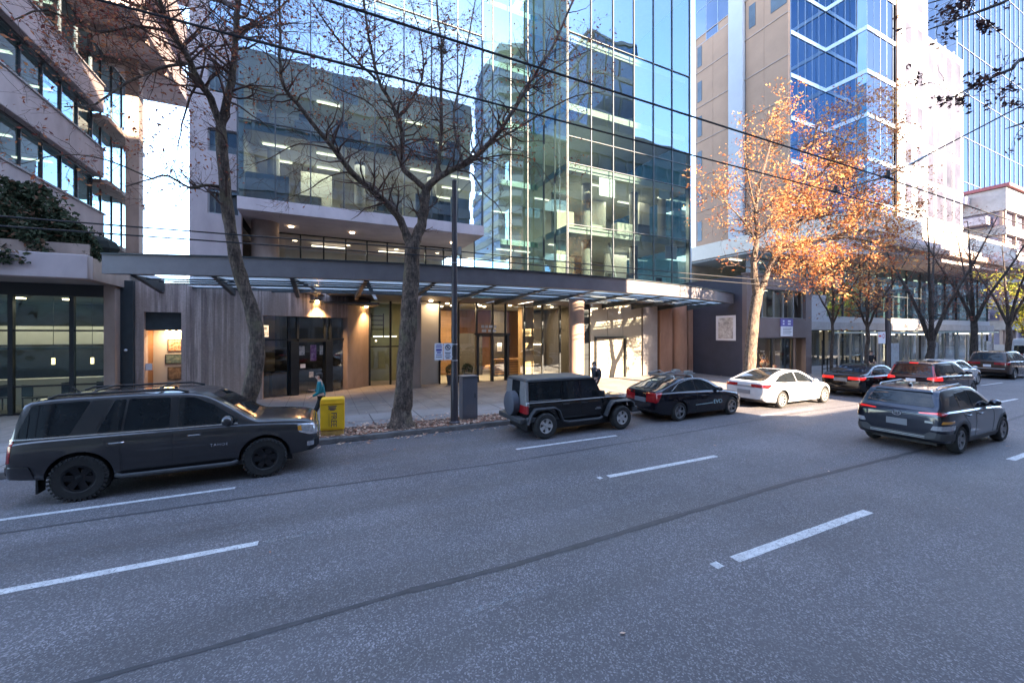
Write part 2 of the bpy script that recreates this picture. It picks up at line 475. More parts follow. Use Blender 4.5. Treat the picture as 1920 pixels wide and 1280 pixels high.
M['wood'] = pmat('warm_wood', (0.26, 0.115, 0.045), 0.5, var=0.3, scale=3, stretch=(1, 1, 0.15))
M['woodlight'] = pmat('light_wood', (0.42, 0.24, 0.11), 0.5, var=0.25, scale=3, stretch=(0.2, 1, 1))
M['bark'] = bark_mat('maple_bark', (0.05, 0.034, 0.027), (0.21, 0.15, 0.115), (0.16, 0.14, 0.08))
M['barkdark'] = bark_mat('dark_bark', (0.03, 0.024, 0.022), (0.10, 0.075, 0.062))
M['twig'] = pmat('twig', (0.095, 0.058, 0.048), 0.9, var=0.3, scale=2)
M['leafrust'] = leaf_mat('rust_leaf', [(0.0, (0.15, 0.05, 0.045)), (0.5, (0.32, 0.11, 0.075)), (1.0, (0.48, 0.23, 0.11))], 0.4)
M['leaforange'] = leaf_mat('orange_leaf', [(0.0, (0.20, 0.06, 0.04)), (0.3, (0.38, 0.14, 0.06)), (0.6, (0.52, 0.24, 0.10)), (0.85, (0.62, 0.36, 0.16)), (1.0, (0.66, 0.46, 0.19))], 0.5)
M['leafyellow'] = leaf_mat('yellow_green_leaf', [(0.0, (0.16, 0.20, 0.03)), (0.6, (0.42, 0.42, 0.07)), (1.0, (0.62, 0.52, 0.1))], 0.5)
M['leafhedge'] = leaf_mat('evergreen_leaf', [(0.0, (0.025, 0.034, 0.022)), (0.6, (0.06, 0.075, 0.045)), (0.86, (0.10, 0.11, 0.07)), (1.0, (0.24, 0.12, 0.08))], 0.15)
M['leafground'] = leaf_mat('fallen_leaf', [(0.0, (0.22, 0.10, 0.07)), (0.5, (0.42, 0.25, 0.18)), (1.0, (0.66, 0.50, 0.38))], 0.1)
M['rubber'] = pmat('tyre_rubber', (0.022, 0.021, 0.021), 0.85, var=0.35, scale=9, bmp=0.3)
M['alloy'] = pmat('alloy_rim', (0.50, 0.48, 0.47), 0.35, 0.25, var=0.12, scale=8)
M['rimblack'] = pmat('black_rim', (0.015, 0.015, 0.017), 0.3, 0.4, var=0.2, scale=8)
M['rimgrey'] = pmat('grey_rim', (0.24, 0.235, 0.24), 0.35, 0.3, var=0.15, scale=8)
M['chrome'] = pmat('chrome', (0.75, 0.76, 0.78), 0.12, 1.0, var=0.05)
M['plastic'] = pmat('grey_plastic', (0.045, 0.046, 0.05), 0.6, var=0.15, scale=4, bmp=0.05, bscale=200)
M['carglass'] = pmat('car_glass', (0.012, 0.014, 0.016), 0.03, 0.0, var=0.2, spec=0.5, coat=0.0)
M['tail'] = pmat('tail_lamp', (0.28, 0.008, 0.012), 0.15, var=0.15, scale=9, coat=1.0)
M['taillit'] = pmat('lit_tail_lamp', (0.5, 0.01, 0.01), 0.15, var=0.1, coat=1.0, emit=(1.0, 0.03, 0.02), estr=0.09)
M['lamp'] = pmat('head_lamp', (0.5, 0.5, 0.52), 0.08, 0.6, var=0.35, scale=14, coat=1.0)
M['amber'] = pmat('amber_lamp', (0.6, 0.25, 0.03), 0.2, var=0.1, coat=1.0)
M['plate'] = pmat('licence_plate_grey', (0.17, 0.18, 0.20), 0.5, var=0.05)
M['warmglow'] = emat('warm_lamp_glow', (1.0, 0.62, 0.25), 8.0)
M['downlight'] = emat('downlight_glow', (1.0, 0.74, 0.45), 2.2)
M['strip'] = emat('office_strip_light', (1.0, 0.90, 0.66), 0.42)
M['pendant'] = emat('pendant_glow', (1.0, 0.70, 0.32), .5)
M['yellow'] = pmat('yellow_painted_metal', (0.82, 0.46, 0.015), 0.5, var=0.08, scale=3, bmp=0.04)
M['signwhite'] = pmat('sign_white', (0.72, 0.71, 0.75), 0.5, var=0.04)
M['signpurple'] = pmat('sign_violet_blue', (0.13, 0.11, 0.34), 0.5, var=0.06)
M['signink'] = pmat('sign_ink', (0.06, 0.05, 0.07), 0.6, var=0.1)
M['maroonpaint'] = pmat('maroon_cornice_paint', (.22, .06, .065), .7, var=.15)
M['signred'] = pmat('sign_red', (0.5, 0.03, 0.04), 0.6, var=0.1)
M['cabinet'] = pmat('grey_cabinet', (0.13, 0.13, 0.15), 0.5, 0.2, var=0.12, scale=2, stretch=(1, 1, 0.4))
M['poledark'] = pmat('pole_paint', (0.06, 0.052, 0.058), 0.4, 0.4, var=0.35, scale=3, stretch=(1, 1, 0.2))
M['skin'] = pmat('skin', (0.55, 0.33, 0.25), 0.6, var=0.08, scale=8)
M['hair'] = pmat('dark_hair', (0.025, 0.018, 0.015), 0.7, var=0.2)
M['teal'] = pmat('teal_knit', (0.012, 0.16, 0.19), 0.9, var=0.15, scale=9, bmp=0.2)
M['trouser'] = pmat('black_cloth', (0.012, 0.012, 0.016), 0.9, var=0.2, scale=9)
M['maroon'] = pmat('dark_maroon_cloth', (0.05, 0.02, 0.025), 0.9, var=0.2, scale=9)
M['jacket'] = pmat('dark_jacket', (0.022, 0.022, 0.032), 0.85, var=0.2, scale=9)
M['greyscarf'] = pmat('grey_cloth', (0.30, 0.30, 0.33), 0.9, var=0.15, scale=9)
M['shoe'] = pmat('shoe', (0.03, 0.028, 0.03), 0.6, var=0.2)
M['wire'] = pmat('wire', (0.018, 0.018, 0.022), 0.6, var=0.0)

# ---------------------------------------------------------------- camera, sky, sun
cam = bpy.data.cameras.new('camera'); cam.sensor_width = 36; cam.lens = 14.175; cam.shift_y = -15 / 1920
cam.clip_start = 0.1; cam.clip_end = 3000
co = bpy.data.objects.new('camera', cam); COL.objects.link(co)
co.location = (0, 0, CAMH); co.rotation_euler = (R(90), 0, -math.asin(SY))
scene.camera = co

SUN_EL, SUN_AZ = 24.0, 14.0        # azimuth measured from -Y towards +X
world = bpy.data.worlds.new("World"); scene.world = world; world.use_nodes = True
nt = world.node_tree; nt.nodes.clear()
sky = nt.nodes.new('ShaderNodeTexSky'); sky.sky_type = 'NISHITA'; sky.sun_disc = False
sky.sun_elevation = R(SUN_EL); sky.sun_rotation = R(180 - SUN_AZ); sky.air_density = 0.85; sky.dust_density = 0.3; sky.ozone_density = 1.8
bg = nt.nodes.new('ShaderNodeBackground'); bg.inputs['Strength'].default_value = 0.15
# thin high cloud
tc = nt.nodes.new('ShaderNodeTexCoord'); mp = nt.nodes.new('ShaderNodeMapping')
mp.inputs['Scale'].default_value = (1.0, 2.6, 2.2); mp.inputs['Rotation'].default_value = (0.2, 0.5, 0.5)
nt.links.new(tc.outputs['Generated'], mp.inputs['Vector'])
nz = nt.nodes.new('ShaderNodeTexNoise'); nz.inputs['Scale'].default_value = 2.4; nz.inputs['Detail'].default_value = 7; nz.inputs['Roughness'].default_value = 0.6
nz.inputs['Distortion'].default_value = 0.4
nt.links.new(mp.outputs[0], nz.inputs['Vector'])
rp = nt.nodes.new('ShaderNodeValToRGB'); rp.color_ramp.elements[0].position = 0.42; rp.color_ramp.elements[1].position = 0.75
rp.color_ramp.elements[0].color = (0.04, 0.04, 0.04, 1); rp.color_ramp.elements[1].color = (0.62, 0.62, 0.62, 1)
nt.links.new(nz.outputs['Fac'], rp.inputs[0])
mxw = nt.nodes.new('ShaderNodeMix'); mxw.data_type = 'RGBA'
nt.links.new(rp.outputs[0], mxw.inputs[0]); nt.links.new(sky.outputs[0], mxw.inputs[6]); mxw.inputs[7].default_value = (2.2, 2.6, 3.5, 1)
nt.links.new(mxw.outputs[2], bg.inputs['Color'])
wo = nt.nodes.new('ShaderNodeOutputWorld'); nt.links.new(bg.outputs[0], wo.inputs['Surface'])

sl = bpy.data.lights.new('sun', 'SUN'); sl.energy = 4.6; sl.angle = R(0.5); sl.color = (1.0, 0.78, 0.55)
so = bpy.data.objects.new('sun', sl); COL.objects.link(so)
to_sun = Vector((math.sin(R(SUN_AZ)) * math.cos(R(SUN_EL)), -math.cos(R(SUN_AZ)) * math.cos(R(SUN_EL)), math.sin(R(SUN_EL))))
so.rotation_euler = to_sun.to_track_quat('Z', 'Y').to_euler()
so.location = (10, -40, 60)

vs = scene.view_settings
scene.display_settings.display_device = 'sRGB'
vs.view_transform = 'Standard'; vs.look = 'None'; vs.exposure = 3.5; vs.gamma = 1.0; vs.use_curve_mapping = False
scene.cycles.max_bounces = 8; scene.cycles.transparent_max_bounces = 12; scene.cycles.glossy_bounces = 5
scene.cycles.caustics_reflective = False; scene.cycles.caustics_refractive = False
scene.cycles.sample_clamp_indirect = 6.0
scene.cycles.use_denoising = True
# ================================================================= vehicles
def pchip(pts):
    xs = [p[0] for p in pts]; ys = [p[1] for p in pts]; n = len(xs)
    if n == 1: return lambda x: ys[0]
    h = [xs[i + 1] - xs[i] for i in range(n - 1)]; d = [(ys[i + 1] - ys[i]) / h[i] for i in range(n - 1)]
    m = [0.0] * n; m[0] = d[0]; m[-1] = d[-1]
    for i in range(1, n - 1):
        m[i] = 0.0 if d[i - 1] * d[i] <= 0 else 2 * d[i - 1] * d[i] / (d[i - 1] + d[i])
    def f(x):
        if x <= xs[0]: return ys[0]
        if x >= xs[-1]: return ys[-1]
        i = 0
        while x > xs[i + 1]: i += 1
        t = (x - xs[i]) / h[i]; t2 = t * t; t3 = t2 * t
        return ys[i] * (2 * t3 - 3 * t2 + 1) + h[i] * m[i] * (t3 - 2 * t2 + t) + ys[i + 1] * (-2 * t3 + 3 * t2) + h[i] * m[i + 1] * (t3 - t2)
    return f

def rounded(poly, r=.04, k=4):
    out = []; n = len(poly)
    for i in range(n):
        p = Vector(poly[i]); a = Vector(poly[i - 1]); c = Vector(poly[(i + 1) % n])
        la, lc = (a - p).length, (c - p).length; ra = min(r, la * .45, lc * .45)
        s = p + (a - p).normalized() * ra; e = p + (c - p).normalized() * ra
        for q in range(k + 1):
            t = q / k; v = s * (1 - t) ** 2 + p * 2 * t * (1 - t) + e * t * t
            out.append((v.x, v.y))
    return out

def boolean(me_a, me_b, op, name):
    oa = bpy.data.objects.new('tmp_a', me_a); ob = bpy.data.objects.new('tmp_b', me_b); COL.objects.link(oa); COL.objects.link(ob)
    md = oa.modifiers.new('b', 'BOOLEAN'); md.operation = op; md.object = ob
    try: md.solver = 'MANIFOLD'
    except Exception: md.solver = 'EXACT'
    dg = bpy.context.evaluated_depsgraph_get(); me = bpy.data.meshes.new_from_object(oa.evaluated_get(dg))
    if len(me.polygons) == 0:
        md.solver = 'EXACT'; dg = bpy.context.evaluated_depsgraph_get(); me = bpy.data.meshes.new_from_object(oa.evaluated_get(dg))
    bpy.data.objects.remove(oa); bpy.data.objects.remove(ob)
    me.name = name
    return me

def wheel_proto(R_, W, rim_r, rim_mat, spokes, style='spoke', knob=0.0):
    """returns (tyre mesh, rim mesh); wheel lies on axis y, outer face towards -y"""
    b = MB(); w = W / 2; s = .03
    prof = [(rim_r - .005, -w + .02), (rim_r + .02, -w), (R_ - .05, -w - .004), (R_ - s, -w + .012), (R_ - .008, -w + .04), (R_, -w + .07), (R_, w - .07), (R_ - .008, w - .04), (R_ - s, w - .012), (R_ - .05, w + .004), (rim_r + .02, w), (rim_r - .005, w - .02)]
    b.lathe(prof, 40, axis='y', close=True)
    if knob:
        for k in range(34):
            a = 2 * math.pi * k / 34; ca, sa = math.cos(a), math.sin(a)
            for yy in (-w + .02, w - .02):
                b.obox((ca * (R_ - .019), yy, sa * (R_ - .019)), Vector((ca, 0, sa)) * .022, Vector((0, 1, 0)) * .035, Vector((-sa, 0, ca)) * .018)
    ty = b.mesh('tyre', M['rubber'], 35)
    r = MB(); y0 = -w + .03
    r.lathe([(rim_r, -w + .015), (rim_r, y0 + .03), (rim_r - .025, y0 + .02), (rim_r - .03, -w + .02)], 40, axis='y', close=True, m=0)
    r.lathe([(0.001, y0 + .10), (rim_r - .005, y0 + .10), (rim_r - .005, y0 + .09), (0.001, y0 + .09)], 32, axis='y', m=1)
    r.lathe([(0.001, y0 + .085), (rim_r * .62, y0 + .085)], 24, axis='y', m=2)
    r.lathe([(0.001, y0 - .004), (.035, y0 - .002), (.06, y0 + .012), (.065, y0 + .05)], 20, axis='y', m=0)
    for k in range(spokes):
        a = 2 * math.pi * (k + .25) / spokes; ca, sa = math.cos(a), math.sin(a); u = Vector((ca, 0, sa)); t = Vector((-sa, 0, ca))
        if style == 'fat': hw0, hw1 = .045, .062
        elif style == 'pair': hw0, hw1 = .016, .014
        else: hw0, hw1 = .03, .022
        for off in ((-.03, .03) if style == 'pair' else (0,)):
            v0 = len(r.v); tt = t * off
            for (rr, hw, yf, yb) in ((.045, hw0, y0 + .012, y0 + .05), (rim_r - .012, hw1, y0 - .002, y0 + .05)):
                for (sg, yy) in ((-1, yf), (1, yf), (1, yb), (-1, yb)):
                    p = u * rr + t * hw * sg + tt * (1 if rr > .1 else .4); r.v.append((p.x, yy, p.z))
            for f in ((0, 1, 2, 3), (7, 6, 5, 4), (0, 4, 5, 1), (1, 5, 6, 2), (2, 6, 7, 3), (3, 7, 4, 0)):
                r.f.append(tuple(v0 + j for j in f)); r.m.append(0)
    rm = r.mesh('rim', [rim_mat, M['black'], M['rimgrey']], 35)
    return ty, rm

class Car:
    """car body lofted through stations; x forward from the rear axle, y sideways, z up"""
    def __init__(s, name, label, spec, loc, scale=1.0, rz=0.0, group='cars on the street'):
        s.sp = spec; s.wb = spec['wb']
        s.root = thing(name, label, spec.get('cat', 'car'), loc, rz, group, scale)
        s.top = pchip(spec['top']); s.sh = pchip(spec['shoulder']); s.bot = pchip(spec['bottom']); s.wd = pchip(spec['width'])
        s.tum = spec.get('tumble', .30); s.parts = {}
    def section(s, x, off=0.0):
        zb, zs, zt, w = s.bot(x), s.sh(x), s.top(x), s.wd(x); zt = max(zt, zs + .012); h = zs - zb; g = zt - zs
        cr = min(s.sp.get('crown', .055), g * .4); zr = zt - cr; we = w * .942 - s.tum * (zr - zs) - .012
        b = s.sp.get('bulge', .012)
        return [(0, zb), (w * .8, zb), (w * .95, zb + .03), (w * .985, zb + min(.12, h * .2)), (w, zb + .35 * h), (w + b, zb + .62 * h), (w * .995 + b * .5, zs - min(.12, h * .2)), (w * .984, zs - .028), (w * .942, zs),
                ((w * .942 + we + .008) / 2, (zs + zr) / 2), (we + .008, zr - .01), (we - .028, zr + cr * .5), (we - .12, zr + cr * .75), (we * .5, zt - cr * .06), (0, zt)]
    def stations(s):
        xs = set(); x0, x1 = s.sp['top'][0][0], s.sp['top'][-1][0]
        for k in ('top', 'shoulder', 'bottom', 'width'):
            for p in s.sp[k]: xs.add(round(p[0], 4))
        n = 56
        for i in range(n + 1): xs.add(round(x0 + (x1 - x0) * i / n, 4))
        for e in (.01, .03, .06, .1): xs.add(round(x0 + e, 4)); xs.add(round(x1 - e, 4))
        out = []
        for x in sorted(x for x in xs if x0 <= x <= x1):
            if not out or x - out[-1] > .006: out.append(x)
        return out
    def loft(s, off=0.0):
        bm = bmesh.new(); rows = []
        for x in s.stations():
            sec = s.section(x); row = []
            for (y, z) in sec: row.append(bm.verts.new((x, -y, z)))
            for (y, z) in reversed(sec[1:-1]): row.append(bm.verts.new((x, y, z)))
            rows.append(row)
        m = len(rows[0])
        for a, c in zip(rows[:-1], rows[1:]):
            for j in range(m):
                j2 = (j + 1) % m; bm.faces.new((a[j], a[j2], c[j2], c[j]))
        k = (m + 2) // 2
        for row in (rows[0], rows[-1]):
            L = row[:k]; Rr = [row[0]] + row[:k - 2:-1][:k - 2] + [row[k - 1]]
            Rr = [row[0]] + [row[m - i] for i in range(1, k - 1)] + [row[k - 1]]
            bm.faces.new((L[0], L[1], Rr[1])); bm.faces.new((L[-1], L[-2], Rr[-2]))
            for i in range(1, k - 2): bm.faces.new((L[i], L[i + 1], Rr[i + 1], Rr[i]))
        bmesh.ops.recalc_face_normals(bm, faces=bm.faces)
        if off:
            bm.normal_update()
            nv = [(v, v.normal.copy()) for v in bm.verts]
            for v, n_ in nv: v.co += n_ * off
        me = bpy.data.meshes.new('body'); bm.to_mesh(me); bm.free()
        return me
    def body(s, mat, arch=1.13, inner=None):
        me = s.loft(); cut = MB(); wr = s.sp['wr']; R_ = wr * arch; tr = s.sp['track']
        for x in (0, s.wb):
            for sg in (-1, 1):
                c = MB()
                ya, yb = (tr / 2 - .22) * sg, (tr / 2 + .6) * sg
                c.tube([(x, ya, wr + .01), (x, yb, wr + .01)], R_, 40)
                me = boolean(me, c.mesh('cut', M['black'], fix=True), 'DIFFERENCE', 'body')
        me.materials.clear(); me.materials.append(mat); me.materials.append(M['black']); me.materials.append(M['plastic'])
        skirt = s.sp.get('skirt')
        for p in me.polygons:
            p.material_index = 0
            vs = [me.vertices[i].co for i in p.vertices]
            ins = any(all((v.x - x) ** 2 + (v.z - wr - .01) ** 2 <= (R_ + .004) ** 2 for v in vs) for x in (0, s.wb))
            if ins: p.material_index = 1
            elif p.normal.z < -.85 and p.center.z < wr + .05: p.material_index = 1
        me.polygons.foreach_set('use_smooth', [True] * len(me.polygons)); me.set_sharp_from_angle(angle=R(32))
        o = bpy.data.objects.new('body', me); link(o, s.root); s.bodyo = o
        return o
    def patch(s, name, poly, mat, view='side', off=.006, rad=.03, parent=None, sides=(-1, 1), lim=None, smooth=30, label=None):
        """a raised skin following the body inside an outline drawn in a view"""
        res = []
        poly = rounded(poly, rad) if rad else poly
        if view == 'side':
            for sg in sides:
                c = MB(); c.prism(poly, *((.28, 1.6) if sg > 0 else (-1.6, -.28)), plane='xz'); res.append((c, sg))
        elif view == 'rear':
            c = MB(); c.prism(poly, s.sp['top'][0][0] - 1, lim if lim is not None else s.sp['top'][0][0] + .9, plane='yz'); res.append((c, 0))
        elif view == 'front':
            c = MB(); c.prism(poly, lim if lim is not None else s.sp['top'][-1][0] - .9, s.sp['top'][-1][0] + 1, plane='yz'); res.append((c, 0))
        elif view == 'top':
            c = MB(); c.prism(poly, *(lim or (.9, 3)), plane='xy'); res.append((c, 0))
        out = []
        for c, sg in res:
            key = round(off, 4)
            if key not in s.parts: s.parts[key] = s.loft(off)
            me = boolean(s.parts[key].copy(), c.mesh('cut', mat, fix=True), 'INTERSECT', name)
            if len(me.polygons) == 0: continue
            me.materials.clear(); me.materials.append(mat)
            for p in me.polygons: p.material_index = 0
            me.polygons.foreach_set('use_smooth', [True] * len(me.polygons)); me.set_sharp_from_angle(angle=R(smooth))
            o = bpy.data.objects.new(name, me); link(o, parent or s.root)
            if label: o['label'] = label
            out.append(o)
        return out
    def seam(s, pts, w=.008, off=.0035, sides=(-1, 1), mat=None, name='door_seam'):
        """thin shut line along points in side view"""
        poly = []
        P = [Vector(p) for p in pts]; Lf, Rt = [], []
        for i, p in enumerate(P):
            d = (P[min(i + 1, len(P) - 1)] - P[max(i - 1, 0)]).normalized(); n = Vector((-d.y, d.x)) * (w / 2)
            Lf.append(p + n); Rt.append(p - n)
        poly = [(v.x, v.y) for v in Lf] + [(v.x, v.y) for v in reversed(Rt)]
        return s.patch(name, poly, mat or M['black'], off=off, rad=0, sides=sides)
    def wheels(s, W, rim_r, rim_mat, spokes, style='spoke', knob=0.0):
        ty, rm = wheel_proto(s.sp['wr'], W, rim_r, rim_mat, spokes, style, knob); tr = s.sp['track']
        for x in (0, s.wb):
            for sg in (-1, 1):
                o = bpy.data.objects.new('wheel', ty); link(o, s.root); o.location = (x, sg * (tr / 2), s.sp['wr'])
                if sg > 0: o.rotation_euler = (0, 0, math.pi)
                else: o.rotation_euler = (0, .4 + x, 0)
                r = bpy.data.objects.new('rim', rm); link(r, o)
    def part(s, name, mb, mat, parent=None, smooth=35, bev=0, label=None):
        o = mb.build(name, mat, parent or s.root, smooth)
        if bev: bevel(o, bev)
        if label: o['label'] = label
        return o
    def mirrors(s, x, z, y, mat, l=.13, h=.085):
        for sg in (-1, 1):
            b = MB(); b.ball((x, sg * (y + .09), z), (l * .55, .11, h), n=14, k=8); b.tube([(x + .02, sg * (y - .06), z - .05), (x, sg * (y + .05), z - .03)], .025, 8); s.part('mirror', b, mat)
    def handles(s, pts, mat):
        for (x, z) in pts:
            for sg in (-1, 1):
                y = max(p[0] for p in s.section(x)) ; b = MB()
                b.tube([(x - .11, sg * (y - .01), z), (x - .09, sg * (y + .022), z + .003), (x + .09, sg * (y + .022), z + .003), (x + .11, sg * (y - .01), z)], .016, 8); s.part('door_handle', b, mat)
    def plate(s, z, x=None, w=.26, h=.075, mat=None):
        x = x if x is not None else s.sp['top'][0][0] - .012
        b = MB(); b.box(x - .012, x + .03, -w, w, z - h, z + h); return s.part('licence_plate', b, mat or M['plate'])
    def under(s):
        b = MB(); b.box(-.5, s.wb + .5, -.62, .62, s.sp['wr'] * .55, s.sp['wr'] * 1.3); s.part('underbody', b, M['black'])
        for x in (0, s.wb):
            b = MB(); b.tube([(x, -s.sp['track'] / 2 + .05, s.sp['wr']), (x, s.sp['track'] / 2 - .05, s.sp['wr'])], .05, 8); s.part('axle', b, M['black'])

CG = 'cars on the street'
# ---------------------------------------------------------------- large dark SUV (side on)
sp = dict(wb=2.95, wr=.415, track=1.74, tumble=.20, crown=.07, bulge=.018, cat='suv',
    top=[(-.99, .72), (-.98, 1.04), (-.96, 1.17), (-.90, 1.50), (-.83, 1.80), (-.74, 1.865), (-.3, 1.905), (.6, 1.92), (1.5, 1.895), (1.85, 1.83), (2.3, 1.56), (2.72, 1.275), (2.82, 1.235), (3.3, 1.205), (3.7, 1.16), (3.88, 1.10), (3.95, .98), (3.985, .75)],
    shoulder=[(-.99, .70), (-.98, 1.02), (-.95, 1.12), (-.5, 1.165), (1, 1.175), (2.3, 1.165), (2.8, 1.15), (3.6, 1.09), (3.88, 1.03), (3.95, .93), (3.985, .72)],
    bottom=[(-.99, .55), (-.92, .47), (-.6, .43), (.6, .36), (2.3, .36), (3.4, .38), (3.8, .42), (3.985, .50)],
    width=[(-.99, .86), (-.96, .91), (-.86, .95), (-.5, .985), (1, .995), (2.6, .985), (3.3, .97), (3.7, .93), (3.9, .85), (3.985, .74)])
c = Car('suv', 'large dark grey SUV with black off-road wheels, parked at the kerb near the yellow box', sp, (-3.78, 10.45, 0), .937)
pm = paint('graphite_paint', (.062, .060, .063), .85, rough=.30, full=True); c.body(pm, 1.17)
c.patch('side_window', [(-.88, 1.21), (-.70, 1.79), (.10, 1.82), (-.16, 1.21)], M['carglass'], rad=.05)
c.patch('quarter_panel_trim', [(-.135, 1.21), (.125, 1.82), (.42, 1.82), (.18, 1.21)], pm, off=.005, rad=.01)
c.patch('side_window', [(.22, 1.21), (.45, 1.81), (.62, 1.815), (.56, 1.21)], M['carglass'], rad=.03)
c.patch('side_window', [(.60, 1.21), (.655, 1.815), (1.30, 1.805), (1.30, 1.21)], M['carglass'], rad=.04)
c.patch('side_window', [(1.44, 1.21), (1.44, 1.80), (1.70, 1.775), (2.0, 1.62), (2.46, 1.27), (2.40, 1.21)], M['carglass'], rad=.05)
c.patch('pillar_trim', [(1.31, 1.20), (1.31, 1.81), (1.43, 1.80), (1.43, 1.20)], M['black'], off=.004, rad=0)
c.patch('window_trim', [(-.98, 1.185), (-.98, 1.205), (2.45, 1.205), (2.45, 1.185)], M['chrome'], off=.008, rad=0)
c.patch('windscreen', [(-.62, 1.30), (-.50, 1.80), (.50, 1.80), (.62, 1.30)], M['carglass'], 'front', lim=1.6, rad=.05)
c.patch('rear_window', [(-.62, 1.22), (-.52, 1.74), (.52, 1.74), (.62, 1.22)], M['carglass'], 'rear', lim=-.6, rad=.05)
for xx in ((.57, .58), (1.37, 1.37)): c.seam([(xx[0], 1.19), (xx[1], .95), (xx[1], .48)])
c.seam([(2.42, 1.19), (2.46, .95), (2.40, .48)]); c.seam([(.30, 1.19), (.36, .98), (.60, .80), (.62, .48)]); c.seam([(.62, .48), (1.5, .475), (2.40, .48)])
c.seam([(-1.15, 1.12), (2.7, 1.135), (3.7, 1.06)], .012, .004, mat=pm, name='crease_line')
c.patch('tail_lamp', [(-1.05, .78), (-1.05, 1.17), (-.89, 1.19), (-.92, .80)], M['tail'], rad=.02)
c.patch('head_lamp', [(3.60, .90), (3.56, 1.07), (3.80, 1.06), (3.99, 1.0), (3.99, .80), (3.80, .82)], M['lamp'], rad=.03)
c.patch('turn_lamp', [(3.58, .93), (3.57, 1.03), (3.64, 1.04), (3.66, .92)], M['amber'], off=.009, rad=.01)
gr = c.patch('grille', [(-.62, .74), (-.62, 1.06), (.62, 1.06), (.62, .74)], M['black'], 'front', lim=3.6, rad=.05)
for z in (.80, .88, .96, 1.04): c.patch('grille_bar', [(-.6, z - .016), (-.6, z + .016), (.6, z + .016), (.6, z - .016)], M['chrome'], 'front', off=.016, lim=3.6, rad=0, parent=gr[0] if gr else None)
c.patch('front_bumper', [(-.88, .44), (-.88, .70), (.88, .70), (.88, .44)], M['black'], 'front', off=.02, lim=3.62, rad=.04)
c.patch('fog_lamp', [(3.76, .56), (3.76, .66), (3.90, .66), (3.90, .56)], M['lamp'], off=.026, rad=.02)
c.patch('rear_bumper', [(-1.3, .50), (-1.3, .72), (-.66, .72), (-.60, .50)], pm, off=.022, rad=.03)
c.wheels(.29, .235, M['rimblack'], 6, 'fat', 1)
c.mirrors(2.28, 1.28, .95, pm, .2, .11); c.handles([(.52, 1.02), (1.72, 1.04)], M['chrome'])
for sg in (-1, 1):
    b = MB(); b.tube([(.52, sg * .97, .40), (.62, sg * 1.03, .38), (2.35, sg * 1.03, .38), (2.45, sg * .97, .40)], .045, 10); c.part('side_step', b, M['plastic'])
    b = MB(); b.tube([(-.55, sg * .66, 1.875), (-.4, sg * .66, 1.935), (1.3, sg * .66, 1.95), (1.55, sg * .66, 1.885)], .022, 8); c.part('roof_rail', b, M['black'])
for x in (.05, 1.05):
    b = MB(); b.tube([(x, -.66, 1.945), (x, -.4, 1.975), (x, .4, 1.975), (x, .66, 1.945)], .022, 8); c.part('roof_bar', b, M['black'])
for sg in (-1, 1):
    b = MB(); b.box(-.60, -.57, sg * .80 - .12, sg * .80 + .12, .20, .50); c.part('mud_flap', b, M['black'])
b = MB(); b.tube([(-.35, 0, 1.89), (-.5, 0, 2.03)], .012, 6); c.part('aerial', b, M['black'])
ly = -(c.section(2.05)[5][0] + .004)
text_mesh('lettering', 'TAHOE', .072, M['chrome'], c.root, (2.14, ly - .004, .80), (R(90), 0, 0), .004, sx=1.15, spacing=1.2)
c.under()

# ---------------------------------------------------------------- black boxy off-roader
sp = dict(wb=2.95, wr=.40, track=1.60, tumble=.10, crown=.03, bulge=.004, cat='off-roader',
    top=[(-.62, .70), (-.61, 1.10), (-.60, 1.15), (-.56, 1.78), (-.50, 1.82), (.4, 1.835), (1.75, 1.82), (1.93, 1.79), (2.06, 1.60), (2.27, 1.22), (2.32, 1.175), (2.8, 1.15), (3.30, 1.10), (3.40, 1.05), (3.44, .75)],
    shoulder=[(-.62, .68), (-.61, 1.08), (-.58, 1.12), (1, 1.12), (2.25, 1.12), (3.2, 1.06), (3.40, 1.0), (3.44, .72)],
    bottom=[(-.62, .60), (-.3, .52), (.5, .47), (2.3, .47), (3.44, .60)],
    width=[(-.62, .74), (-.59, .785), (1, .795), (2.15, .785), (2.45, .74), (3.0, .67), (3.40, .60), (3.44, .58)])
c = Car('off_roader', 'black boxy off-road car with a covered spare wheel on its tailgate', sp, (5.6, 10.42, 0), .90)
blk = paint('black_paint', (.004, .004, .005), .2); c.body(blk, 1.12)
for poly in ([(-.47, 1.17), (-.44, 1.70), (.62, 1.71), (.62, 1.17)], [(.74, 1.17), (.74, 1.70), (1.32, 1.69), (1.32, 1.17)], [(1.42, 1.17), (1.42, 1.68), (1.80, 1.66), (2.10, 1.22), (2.08, 1.17)]):
    c.patch('side_window', poly, M['carglass'], rad=.04)
c.patch('roof_shell', [(-.66, -.9), (-.66, .9), (1.86, .9), (1.86, -.9)], M['plastic'], 'top', off=.012, lim=(1.735, 3), rad=0)
c.patch('corner_trim', [(-.62, .98), (-.58, 1.80), (-.50, 1.80), (-.52, .98)], M['rimgrey'], off=.008, rad=.01)
c.patch('window_trim', [(-.49, 1.142), (-.49, 1.162), (.64, 1.162), (.64, 1.142)], M['alu'], off=.008, rad=0)
c.patch('windscreen', [(-.62, 1.24), (-.56, 1.74), (.56, 1.74), (.62, 1.24)], M['carglass'], 'front', lim=1.85, rad=.04)
c.patch('rear_window', [(-.58, 1.2), (-.54, 1.68), (.54, 1.68), (.58, 1.2)], M['carglass'], 'rear', lim=-.4, rad=.04)
c.patch('tail_lamp', [(-.70, .78), (-.70, 1.02), (-.55, 1.02), (-.55, .78)], M['tail'], off=.02, rad=.01)
